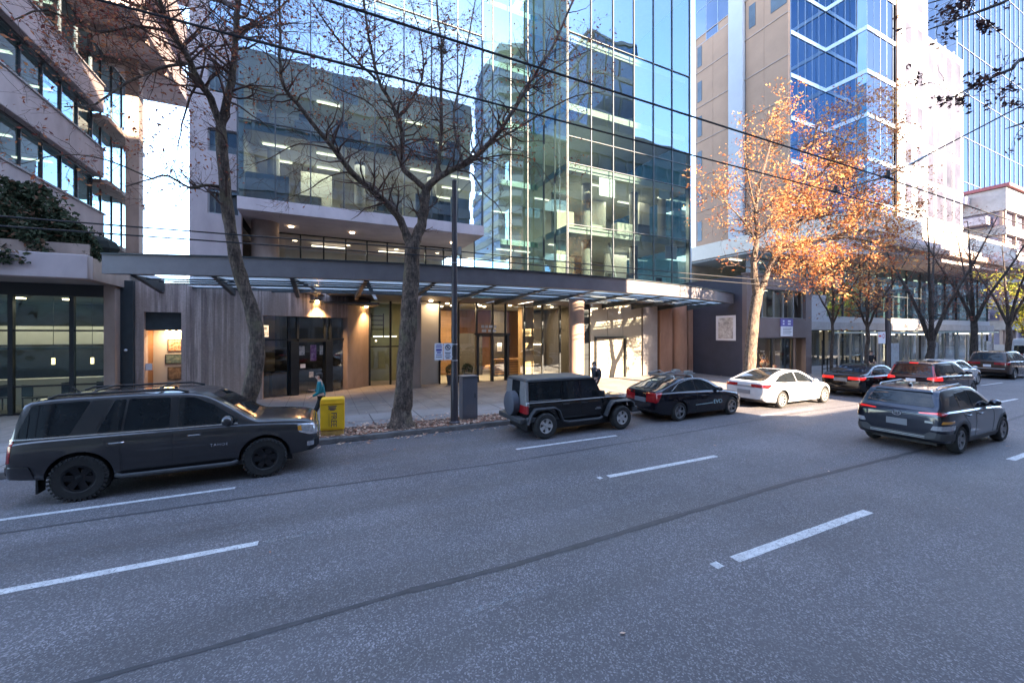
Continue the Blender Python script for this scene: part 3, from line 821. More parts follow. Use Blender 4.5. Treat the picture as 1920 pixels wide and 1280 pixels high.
c.seam([(1.36, 1.7), (1.37, 1.12), (1.37, .52)]); c.seam([(.68, 1.7), (.68, 1.12), (.60, .95)]); c.seam([(2.18, 1.12), (2.22, .52)]); c.seam([(.66, .535), (2.2, .535)])
for x in (0, c.wb):
    for sg in (-1, 1):
        b = MB(); P = [(x - .62, .50), (x - .50, .80), (x - .36, .955), (x + .34, .965), (x + .50, .86), (x + .66, .52)] if x == 0 else [(x - .66, .52), (x - .50, .84), (x - .34, .985), (x + .38, .985), (x + .52, .90), (x + .56, .74)]
        for i in range(len(P) - 1):
            (xa, za), (xb, zb) = P[i], P[i + 1]; n = Vector((zb - za, 0, -(xb - xa))).normalized() * .045
            yi, yo = sg * .60, sg * .93; v0 = len(b.v)
            for (px_, pz_, pn) in ((xa, za, P[max(i - 1, 0)]), (xb, zb, P[min(i + 2, len(P) - 1)])):
                for (yy, k) in ((yi, 0), (yo, 0), (yo, 1), (yi, 1)): b.v.append((px_ + n.x * k, yy, pz_ + n.z * k - (.02 if yy == yo else 0)))
            for f in ((0, 1, 2, 3), (7, 6, 5, 4), (0, 4, 5, 1), (1, 5, 6, 2), (2, 6, 7, 3), (3, 7, 4, 0)): b.f.append(tuple(v0 + j for j in f)); b.m.append(0)
        o = c.part('wheel_flare', b, M['plastic']); bevel(o, .012)
c.wheels(.27, .225, M['alloy'], 5, 'fat', 0)
b = MB(); b.lathe([(.001, -.24), (.30, -.235), (.375, -.20), (.385, -.10), (.385, .0), (.30, .01)], 40, axis='x', c=(-.64, 0, 1.02)); c.part('spare_wheel_cover', b, pmat('blue_grey_vinyl', (.075, .08, .10), .7, var=.1, scale=5), label='blue-grey spare wheel cover')
b = MB(); b.box(-.84, -.60, -.80, .80, .50, .66); b.box(-.62, -.30, -.86, -.74, .52, .68); b.box(-.62, -.30, .74, .86, .52, .68); c.part('rear_bumper', b, M['plastic'], bev=.03)
b = MB(); b.box(3.46, 3.70, -.82, .82, .54, .72); c.part('front_bumper', b, M['plastic'], bev=.03)
b = MB(); b.box(3.43, 3.475, -.55, .55, .74, 1.03); g_ = c.part('grille', b, blk, bev=.02)
for k in range(7):
    b = MB(); b.box(3.4755, 3.482, -.30 + k * .1 - .03, -.30 + k * .1 + .03, .78, 1.0); c.part('grille_slot', b, M['black'], parent=g_)
for sg in (-1, 1):
    b = MB(); b.lathe([(.001, .06), (.085, .05), (.095, .0)], 20, axis='x', c=(3.46, sg * .44, .90)); c.part('head_lamp', b, M['lamp'])
    b = MB(); b.tube([(.70, sg * .80, .47), (.85, sg * .86, .44), (2.05, sg * .86, .44), (2.20, sg * .80, .47)], .04, 8); c.part('side_step', b, M['plastic'])
    b = MB(); b.bar((2.35, sg * .55, 1.17), (2.45, sg * .55, 1.17), .05, .03); c.part('hood_latch', b, M['black'])
for sg in (-1, 1):
    b = MB(); b.box(2.05, 2.15, sg * .93 - .09, sg * .93 + .09, 1.16, 1.36); b.bar((2.12, sg * .78, 1.2), (2.12, sg * .9, 1.22), .04, .04); c.part('mirror', b, M['black'], bev=.03)
c.handles([(.80, 1.0), (1.50, 1.0)], M['black'])
c.seam([(1.98, .80), (2.14, .80)], .02, .006, mat=M['alu'], name='badge'); c.seam([(1.92, .76), (2.16, .76)], .018, .006, mat=M['alu'], name='badge')
c.under()

# ---------------------------------------------------------------- sedan family
def sedan_spec(**k):
    d = dict(wb=2.75, wr=.33, track=1.56, tumble=.42, crown=.05, bulge=.014, cat='car',
        top=[(-.98, .60), (-.96, .86), (-.92, .98), (-.8, 1.045), (-.45, 1.10), (.0, 1.27), (.45, 1.405), (1.0, 1.445), (1.45, 1.42), (1.9, 1.24), (2.35, .99), (2.45, .965), (3.0, .90), (3.35, .80), (3.52, .70), (3.60, .52)],
        shoulder=[(-.98, .57), (-.96, .83), (-.9, .93), (-.3, .965), (.8, .955), (2.3, .91), (2.9, .83), (3.35, .73), (3.52, .63), (3.60, .48)],
        bottom=[(-.98, .36), (-.8, .26), (.4, .19), (2.4, .19), (3.2, .20), (3.60, .28)],
        width=[(-.98, .66), (-.94, .76), (-.7, .86), (0, .905), (1.2, .915), (2.6, .90), (3.1, .86), (3.45, .72), (3.60, .52)])
    d.update(k); return d

# hatchback with roof rack, dark
sp = sedan_spec(wb=2.70, cat='car', tumble=.40,
    top=[(-.98, .58), (-.97, .90), (-.93, 1.045), (-.86, 1.075), (-.5, 1.19), (.0, 1.345), (.5, 1.455), (.95, 1.475), (1.4, 1.43), (1.9, 1.22), (2.38, .97), (2.5, .945), (3.0, .86), (3.32, .76), (3.48, .66), (3.54, .50)],
    shoulder=[(-.98, .55), (-.97, .86), (-.92, .99), (-.4, 1.00), (.8, .965), (2.3, .90), (2.9, .80), (3.32, .70), (3.48, .60), (3.54, .46)],
    width=[(-.98, .68), (-.95, .76), (-.7, .84), (0, .88), (1.2, .89), (2.6, .88), (3.1, .83), (3.4, .70), (3.54, .52)])
c = Car('hatchback', 'black car-share hatchback with a bike rack on its roof and pale door lettering', sp, (10.75, 10.5, 0), .955)
dk = paint('midnight_paint', (.006, .006, .011), .3); c.body(dk)
c.patch('side_window', [(-.28, 1.06), (.12, 1.28), (.58, 1.375), (.80, 1.375), (.80, 1.03), (.1, 1.03)], M['carglass'], rad=.03)
c.patch('side_window', [(.87, 1.02), (.87, 1.38), (1.28, 1.36), (1.62, 1.24), (2.05, .98), (2.02, .95)], M['carglass'], rad=.03)
c.patch('rear_window', [(-.55, 1.08), (-.46, 1.40), (.46, 1.40), (.55, 1.08)], M['carglass'], 'rear', lim=.55, rad=.04)
c.patch('lower_rear_window', [(-.50, .90), (-.50, 1.01), (.50, 1.01), (.50, .90)], M['carglass'], 'rear', lim=-.6, rad=.02)
c.patch('windscreen', [(-.60, .99), (-.50, 1.40), (.50, 1.40), (.60, .99)], M['carglass'], 'front', lim=1.3, rad=.04)
c.patch('window_trim', [(-.34, 1.045), (.1, 1.30), (.6, 1.40), (1.0, 1.415), (1.30, 1.39), (1.30, 1.375), (1.0, 1.398), (.6, 1.385), (.1, 1.285), (-.30, 1.045)], M['alu'], off=.008, rad=0)
c.patch('tail_lamp', [(-1.0, .84), (-1.0, 1.0), (-.74, 1.02), (-.84, .90), (-.93, .70), (-1.0, .66)], M['tail'], rad=.02)
c.patch('head_lamp', [(3.0, .74), (3.10, .82), (3.54, .64), (3.5, .56)], M['lamp'], rad=.02)
c.patch('rear_bumper', [(-.72, .30), (-.72, .40), (.72, .40), (.72, .30)], M['black'], 'rear', off=.012, lim=-.7, rad=.03)
c.seam([(.83, 1.40), (.84, .95), (.80, .30)]); c.seam([(-.05, 1.05), (.10, .9), (.42, .62), (.44, .30)]); c.seam([(2.02, .96), (2.08, .80), (2.0, .30)]); c.seam([(.44, .285), (2.0, .285)])
c.wheels(.21, .225, M['rimgrey'], 5, 'pair'); c.mirrors(1.92, 1.02, .86, dk, .16, .075); c.handles([(.36, .84), (1.14, .82)], dk); c.plate(.72)
M['decal'] = pmat('pale_blue_decal', (.42, .58, .62), .5, var=.05)
yd = -(c.section(1.9)[4][0] + .010)
c.patch('door_stripe', [(.75, .505), (.75, .522), (1.62, .545), (1.62, .522)], M['decal'], off=.0045, rad=0)
text_mesh('lettering', 'EVO', .20, M['decal'], c.root, (1.88, yd - .004, .56), (R(90), 0, 0), .002, sx=1.2)
for x in (.05, .95):
    b = MB(); b.tube([(x, -.58, 1.40), (x, -.56, 1.52), (x, .56, 1.52), (x, .58, 1.40)], .02, 8); c.part('roof_bar', b, M['alu'])
for yy in (-.32, .25):
    b = MB(); b.box(-.35, 1.35, yy - .035, yy + .035, 1.545, 1.575); b.box(.9, 1.15, yy - .1, yy + .1, 1.56, 1.66); b.tube([(.4, yy, 1.57), (.2, yy, 1.66), (-.1, yy, 1.64)], .02, 6); b.box(-.3, -.1, yy - .08, yy + .08, 1.57, 1.63)
    c.part('bike_rack', b, M['alu'])
c.under()

# white electric sedan
sp = sedan_spec(wb=2.875, wr=.338, track=1.60, tumble=.46,
    top=[(-.99, .58), (-.97, .86), (-.93, 1.0), (-.82, 1.05), (-.5, 1.12), (.0, 1.285), (.5, 1.40), (1.0, 1.445), (1.5, 1.405), (2.0, 1.20), (2.45, .96), (2.55, .93), (3.1, .85), (3.45, .74), (3.64, .62), (3.70, .46)],
    shoulder=[(-.99, .55), (-.97, .83), (-.9, .95), (-.3, .96), (.8, .94), (2.4, .87), (3.0, .79), (3.45, .68), (3.64, .56), (3.70, .42)],
    width=[(-.99, .68), (-.95, .78), (-.7, .88), (0, .93), (1.2, .935), (2.7, .915), (3.2, .87), (3.55, .72), (3.70, .50)])
c = Car('electric_sedan', 'white sedan with a dark glass roof parked in the patch of sun', sp, (16.15, 10.5, 0), 1.0)
wp = paint('white_paint', (.44, .44, .45)); c.body(wp)
c.patch('side_window', [(-.38, 1.03), (.05, 1.24), (.5, 1.335), (.98, 1.36), (.98, .985), (.2, .99)], M['carglass'], rad=.03)
c.patch('side_window', [(1.04, .985), (1.04, 1.36), (1.4, 1.335), (1.75, 1.20), (2.18, .95), (2.1, .93)], M['carglass'], rad=.03)
c.patch('rear_window', [(-.60, 1.06), (-.44, 1.43), (.44, 1.43), (.60, 1.06)], M['carglass'], 'rear', lim=1.3, rad=.05)
c.patch('windscreen', [(-.60, .97), (-.50, 1.38), (.50, 1.38), (.60, .97)], M['carglass'], 'front', lim=1.5, rad=.04)
c.patch('tail_lamp', [(-1.0, .82), (-1.0, .93), (-.66, .96), (-.62, .90), (-.82, .80)], M['tail'], rad=.02)
c.patch('boot_shadow_strip', [(-.45, .80), (-.45, .86), (.45, .86), (.45, .80)], M['plate'], 'rear', off=.006, lim=-.8, rad=.01)
c.patch('rear_diffuser', [(-.74, .24), (-.70, .36), (.70, .36), (.74, .24)], M['black'], 'rear', off=.01, lim=-.7, rad=.03)
c.patch('head_lamp', [(3.2, .70), (3.25, .78), (3.66, .60), (3.6, .54)], M['lamp'], rad=.02)
c.seam([(1.01, 1.36), (1.02, .93), (.98, .28)]); c.seam([(-.1, 1.0), (.12, .84), (.42, .60), (.44, .28)]); c.seam([(2.12, .94), (2.18, .78), (2.10, .28)]); c.seam([(.44, .265), (2.1, .265)])
c.seam([(-.85, .985), (-.25, 1.0)], .008)
c.wheels(.225, .24, M['rimgrey'], 10, 'spoke'); c.mirrors(2.0, 1.0, .90, wp, .16, .075); c.handles([(.48, .80), (1.28, .79)], wp); c.plate(.62)
c.under()

# black sedan further on
sp = sedan_spec(wb=2.77); c = Car('black_sedan', 'black sedan with red lamps waiting ahead of the white sedan', sp, (22.75, 10.35, 0), 1.0)
bk = paint('deep_black_paint', (.004, .004, .005), .2)
def dress_sedan(c, pt, lamp, rim):
    c.body(pt)
    c.patch('side_window', [(-.22, 1.02), (.12, 1.22), (.5, 1.335), (.93, 1.36), (.93, 1.0), (.1, 1.0)], M['carglass'], rad=.03)
    c.patch('side_window', [(1.0, 1.0), (1.0, 1.36), (1.35, 1.345), (1.68, 1.22), (2.1, .98), (2.05, .95)], M['carglass'], rad=.03)
    c.patch('rear_window', [(-.58, 1.12), (-.46, 1.37), (.46, 1.37), (.58, 1.12)], M['carglass'], 'rear', lim=.5, rad=.04)
    c.patch('windscreen', [(-.60, 1.0), (-.50, 1.38), (.50, 1.38), (.60, 1.0)], M['carglass'], 'front', lim=1.4, rad=.04)
    c.patch('window_trim', [(-.30, 1.0), (.1, 1.25), (.5, 1.36), (1.0, 1.39), (1.0, 1.375), (.5, 1.345), (.12, 1.235), (-.24, 1.0)], M['chrome'], off=.008, rad=0)
    c.patch('tail_lamp', [(-1.0, .80), (-1.0, .92), (-.70, .94), (-.68, .88), (-.84, .80)], lamp, rad=.02)
    c.patch('head_lamp', [(3.05, .72), (3.12, .81), (3.56, .64), (3.5, .56)], M['lamp'], rad=.02)
    c.patch('rear_bumper', [(-.70, .28), (-.70, .38), (.70, .38), (.70, .28)], M['black'], 'rear', off=.01, lim=-.7, rad=.03)
    c.patch('sill_trim', [(.45, .25), (.45, .275), (2.3, .275), (2.3, .25)], M['chrome'], off=.008, rad=0)
    c.seam([(.965, 1.36), (.97, .95), (.94, .28)]); c.seam([(-.05, 1.0), (.12, .84), (.42, .60), (.44, .28)]); c.seam([(2.08, .95), (2.12, .78), (2.05, .28)])
    c.wheels(.21, .22, rim, 7, 'spoke'); c.mirrors(1.95, 1.02, .88, pt, .16, .075); c.handles([(.42, .83), (1.22, .82)], pt); c.plate(.78); c.under()
dress_sedan(c, bk, M['taillit'], M['alloy'])
sp = sedan_spec(); c = Car('silver_sedan', 'pale silver sedan half hidden ahead of the brake-lit SUV', sp, (31.0, 10.2, 0), 1.0)
dress_sedan(c, paint('silver_paint', (.50, .50, .51), .5), M['tail'], M['alloy'])

# ---------------------------------------------------------------- crossovers
def suv_spec(**k):
    d = dict(wb=2.66, wr=.35, track=1.58, tumble=.30, crown=.06, bulge=.014, cat='suv',
        top=[(-.90, .62), (-.89, .98), (-.85, 1.08), (-.72, 1.36), (-.60, 1.58), (-.46, 1.635), (.2, 1.675), (.9, 1.675), (1.35, 1.63), (1.75, 1.46), (2.2, 1.13), (2.32, 1.085), (2.9, 1.02), (3.2, .93), (3.38, .82), (3.45, .58)],
        shoulder=[(-.90, .60), (-.89, .95), (-.84, 1.03), (-.3, 1.08), (.8, 1.06), (2.2, 1.02), (2.9, .94), (3.2, .86), (3.38, .75), (3.45, .55)],
        bottom=[(-.90, .42), (-.7, .32), (.4, .24), (2.3, .24), (3.1, .26), (3.45, .36)],
        width=[(-.90, .72), (-.86, .81), (-.6, .88), (0, .915), (1.2, .92), (2.5, .905), (2.95, .86), (3.3, .74), (3.45, .58)])
    d.update(k); return d

def dress_suv(c, pt, lamp, rim, style='spoke', n=5, low_lamps=True, brake=None, trim=True):
    c.body(pt, 1.15)
    c.patch('side_window', [(-.52, 1.16), (-.34, 1.50), (.05, 1.535), (.05, 1.14)], M['carglass'], rad=.03)
    c.patch('side_window', [(.10, 1.13), (.10, 1.54), (.80, 1.55), (.80, 1.11)], M['carglass'], rad=.03)
    c.patch('side_window', [(.87, 1.10), (.87, 1.55), (1.25, 1.52), (1.58, 1.40), (1.98, 1.10), (1.92, 1.06)], M['carglass'], rad=.03)
    c.patch('rear_window', [(-.64, 1.14), (-.52, 1.56), (.52, 1.56), (.64, 1.14)], M['carglass'], 'rear', lim=-.3, rad=.05)
    c.patch('windscreen', [(-.62, 1.14), (-.52, 1.58), (.52, 1.58), (.62, 1.14)], M['carglass'], 'front', lim=1.3, rad=.04)
    if trim: c.patch('window_trim', [(-.5, 1.10), (-.5, 1.118), (1.95, 1.05), (1.95, 1.03)], M['chrome'], off=.008, rad=0)
    c.seam([(.84, 1.56), (.84, 1.07), (.80, .36)]); c.seam([(.02, 1.1), (.14, .95), (.44, .70), (.46, .36)]); c.seam([(1.96, 1.06), (2.0, .88), (1.94, .36)]); c.seam([(.46, .345), (1.94, .345)])
    c.patch('head_lamp', [(2.85, .82), (2.92, .92), (3.40, .78), (3.36, .70)], M['lamp'], rad=.02)
    c.wheels(.225, .235, rim, n, style); c.mirrors(1.86, 1.15, .88, pt, .17, .085); c.handles([(.36, .93), (1.10, .92)], pt); c.under()

# compact crossover in the traffic lane, seen from behind
sp = suv_spec(wb=2.62, wr=.335, track=1.58, tumble=.34,
    top=[(-.84, .56), (-.83, .90), (-.80, 1.04), (-.72, 1.14), (-.56, 1.40), (-.46, 1.485), (-.36, 1.515), (.2, 1.555), (.8, 1.565), (1.25, 1.53), (1.7, 1.36), (2.15, 1.08), (2.28, 1.035), (2.8, .98), (3.1, .90), (3.28, .78), (3.36, .56)],
    shoulder=[(-.84, .54), (-.83, .88), (-.79, .99), (-.5, 1.03), (.8, 1.01), (2.1, .97), (2.8, .90), (3.1, .83), (3.28, .71), (3.36, .53)],
    bottom=[(-.84, .38), (-.7, .28), (.4, .21), (2.3, .21), (3.0, .24), (3.36, .34)],
    width=[(-.84, .70), (-.81, .79), (-.6, .87), (0, .90), (1.2, .895), (2.5, .89), (2.9, .85), (3.2, .74), (3.36, .58)])
c = Car('crossover', 'dark crossover with slim lit red tail lamps driving in the middle lane', sp, (13.95, 5.02, 0), 1.01)
kp = paint('dark_blue_grey_paint', (.022, .025, .038), .85, rough=.28, full=True); c.body(kp, 1.15)
c.patch('rear_window', [(-.66, 1.12), (-.52, 1.44), (.52, 1.44), (.66, 1.12)], M['carglass'], 'rear', lim=-.2, rad=.05)
c.patch('roof_spoiler', [(-.56, 1.45), (-.50, 1.50), (.50, 1.50), (.56, 1.45)], kp, 'rear', off=.03, lim=-.2, rad=.01)
c.patch('side_window', [(-.36, 1.16), (-.16, 1.36), (.06, 1.385), (.06, 1.10)], M['black'], rad=.03)
c.patch('side_window', [(.10, 1.08), (.10, 1.41), (.78, 1.44), (.78, 1.06)], M['carglass'], rad=.03)
c.patch('side_window', [(.85, 1.05), (.85, 1.44), (1.18, 1.42), (1.5, 1.31), (1.92, 1.04), (1.86, 1.01)], M['carglass'], rad=.03)
c.patch('windscreen', [(-.60, 1.08), (-.50, 1.48), (.50, 1.48), (.60, 1.08)], M['carglass'], 'front', lim=1.2, rad=.04)
for sg in (-1, 1):
    P = [(sg * .40, .955), (sg * .40, .99), (sg * .74, 1.03), (sg * .86, 1.0), (sg * .84, .94), (sg * .70, .95)]
    c.patch('tail_lamp', P, M['tail'], 'rear', off=.010, lim=-.35, rad=.01)
    c.patch('tail_light_strip', [(sg * .42, .965), (sg * .42, .982), (sg * .74, 1.01), (sg * .74, .985)], M['taillit'], 'rear', off=.016, lim=-.5, rad=.004)
    c.patch('lower_lamp', [(sg * .62, .60), (sg * .66, .70), (sg * .92, .72), (sg * .90, .60)], M['lamp'], 'rear', off=.010, lim=-.4, rad=.02)
    c.patch('indicator', [(sg * .80, .76), (sg * .82, .82), (sg * .90, .82), (sg * .90, .76)], M['amber'], 'rear', off=.010, lim=-.4, rad=.01)
cl = M['plastic']
c.patch('bumper_cladding', [(-.92, .36), (-.92, .52), (-.60, .55), (-.5, .47), (.5, .47), (.60, .55), (.92, .52), (.92, .36)], cl, 'rear', off=.014, lim=-.36, rad=.02)
for z in (.395, .43): c.patch('chrome_strip', [(-.52, z - .008), (-.52, z + .008), (.52, z + .008), (.52, z - .008)], M['alu'], 'rear', off=.022, lim=-.7, rad=0)
c.plate(.70, -.838, .20, .075, M['plate'])
b = MB(); b.lathe([(.045, 0), (.06, 0)], 24, axis='x', c=(-.838, 0, .905)); ov = c.part('badge', b, M['chrome']); ov.scale = (1, 1.55, 1); ov.location.z = 0
text_mesh('badge_letter', 'H', .075, M['chrome'], c.root, (-.842, 0, .905), (R(90), 0, R(-90)), .002, sx=1.3)
b = MB(); b.box(-.842, -.83, -.66, -.52, .755, .80); c.part('badge', b, M['alu'])
b = MB(); b.bar((-.70, .0, 1.165), (-.70, .34, 1.18), .015, .022); c.part('wiper', b, M['black'])
b = MB(); b.ball((-.12, 0, 1.56), (.10, .03, .045)); c.part('aerial_fin', b, kp)
for sg in (-1, 1):
    b = MB(); b.tube([(-.30, sg * .55, 1.515), (-.2, sg * .56, 1.56), (.9, sg * .56, 1.59), (1.1, sg * .55, 1.55)], .015, 8); c.part('roof_rail', b, M['alu'])
for x in (0, c.wb):
    pts = [(x + .45 * math.cos(a), .345 + .45 * math.sin(a)) for a in [R(-8 + 196 * i / 18) for i in range(19)]]
    inn = [(x + .385 * math.cos(a), .345 + .385 * math.sin(a)) for a in [R(-8 + 196 * i / 18) for i in range(18, -1, -1)]]
    c.patch('wheel_arch_cladding', pts + inn, cl, off=.012, rad=0)
c.patch('sill_cladding', [(.42, .24), (.42, .36), (2.2, .36), (2.2, .24)], cl, off=.012, rad=0)
c.seam([(.815, 1.45), (.82, 1.0), (.78, .36)]); c.seam([(.02, 1.06), (.14, .9), (.44, .66), (.46, .36)]); c.seam([(1.90, 1.0), (1.94, .85), (1.88, .36)])
c.wheels(.215, .225, M['rimgrey'], 5, 'fat'); c.mirrors(1.80, 1.10, .86, kp, .17, .085); c.handles([(.36, .90), (1.08, .89)], kp); c.under()

# black and red brake-lit SUV
c = Car('braking_suv', 'dark maroon SUV with three glowing brake lights, ahead of the middle-lane crossover', suv_spec(), (24.35, 8.5, 0), 1.0)
mp_ = paint('dark_maroon_paint', (.018, .005, .006), .3); dress_suv(c, mp_, None, M['rimgrey'])
for sg in (-1, 1):
    c.patch('tail_lamp', [(sg * .52, .93), (sg * .54, 1.0), (sg * .80, 1.06), (sg * .95, 1.04), (sg * .95, .88), (sg * .80, .88)], M['taillit'], 'rear', off=.010, lim=-.5, rad=.02)
    c.patch('pillar_lamp', [(sg * .70, 1.08), (sg * .60, 1.50), (sg * .66, 1.50), (sg * .78, 1.08)], M['tail'], 'rear', off=.008, lim=-.3, rad=.01)
b = MB(); b.box(-.62, -.54, -.14, .14, 1.58, 1.625); c.part('brake_light', b, M['taillit'])
c.plate(.86, -.90, .16, .075, M['signwhite'])
# bronze SUV far ahead
c = Car('bronze_suv', 'bronze-black SUV parked farthest along, just before the white van', suv_spec(), (39.6, 10.3, 0), 1.06)
dress_suv(c, paint('bronze_paint', (.055, .034, .026), .5), None, M['alloy'])
c.patch('tail_lamp', [(-.95, .86), (-.95, 1.0), (-.66, 1.03), (-.70, .90)], M['tail'], off=.008, rad=.02)
c.patch('rear_strip', [(-.7, .62), (-.7, .66), (.7, .66), (.7, .62)], M['alu'], 'rear', off=.012, lim=-.7, rad=0)
c.plate(.8, -.90, .16, .075, M['signwhite'])
# white van at the far right edge
sp = dict(wb=3.4, wr=.36, track=1.7, tumble=.08, crown=.10, bulge=.01, cat='van',
    top=[(-1.05, .6), (-1.04, 1.2), (-1.02, 2.3), (-.95, 2.5), (-.7, 2.56), (1.5, 2.56), (2.9, 2.5), (3.3, 2.2), (3.75, 1.5), (3.9, 1.36), (4.3, 1.15), (4.42, .9), (4.46, .6)],
    shoulder=[(-1.05, .58), (-1.04, 1.1), (-1, 1.25), (2.5, 1.28), (3.7, 1.22), (4.3, 1.05), (4.42, .8), (4.46, .55)],
    bottom=[(-1.05, .42), (-.8, .36), (.5, .3), (3.5, .3), (4.46, .4)],
    width=[(-1.05, .84), (-1.0, .93), (-.5, .97), (3.3, .97), (4.1, .88), (4.46, .7)])
c = Car('delivery_van', 'white delivery van cut off by the right edge, parked beyond the bronze SUV', sp, (48.4, 10.55, 0), 1.0)
c.body(wp, 1.15)
c.patch('rear_window', [(-.72, 1.4), (-.70, 2.0), (-.06, 2.0), (-.06, 1.4)], M['carglass'], 'rear', lim=-.8, rad=.04); c.patch('rear_window', [(.06, 1.4), (.06, 2.0), (.70, 2.0), (.72, 1.4)], M['carglass'], 'rear', lim=-.8, rad=.04)
c.patch('side_window', [(2.5, 1.42), (2.5, 2.05), (3.0, 2.02), (3.55, 1.45)], M['carglass'], rad=.04); c.patch('windscreen', [(-.8, 1.5), (-.74, 2.2), (.74, 2.2), (.8, 1.5)], M['carglass'], 'front', lim=3.0, rad=.05)
c.patch('tail_lamp', [(-1.08, .9), (-1.08, 1.4), (-.92, 1.4), (-.92, .9)], M['tail'], rad=.02)
c.patch('rear_bumper', [(-.9, .42), (-.9, .6), (.9, .6), (.9, .42)], M['plastic'], 'rear', off=.03, lim=-.8, rad=.02)
c.wheels(.22, .22, M['rimgrey'], 6, 'spoke'); c.mirrors(3.3, 1.5, .98, M['black'], .16, .16); c.plate(.78, -1.05); c.under()
# ================================================================= people
def skin_mesh(name, joints, edges, mat, sub=2, root=0):
    """one continuous surface grown round a skeleton of joints (position, radius x, radius y)"""
    me = bpy.data.meshes.new(name); me.from_pydata([j[0] for j in joints], edges, [])
    o = bpy.data.objects.new(name + '_tmp', me); COL.objects.link(o)
    o.modifiers.new('s', 'SKIN'); sd = o.modifiers.new('u', 'SUBSURF'); sd.levels = sub; sd.render_levels = sub
    for i, j in enumerate(joints):
        v = me.skin_vertices[0].data[i]; v.radius = (j[1], j[2] if len(j) > 2 else j[1]); v.use_root = (i == root)
    dg = bpy.context.evaluated_depsgraph_get(); m2 = bpy.data.meshes.new_from_object(o.evaluated_get(dg))
    bpy.data.objects.remove(o); m2.materials.clear(); m2.materials.append(mat)
    m2.polygons.foreach_set('use_smooth', [True] * len(m2.polygons))
    for p in m2.polygons: p.material_index = 0
    return m2

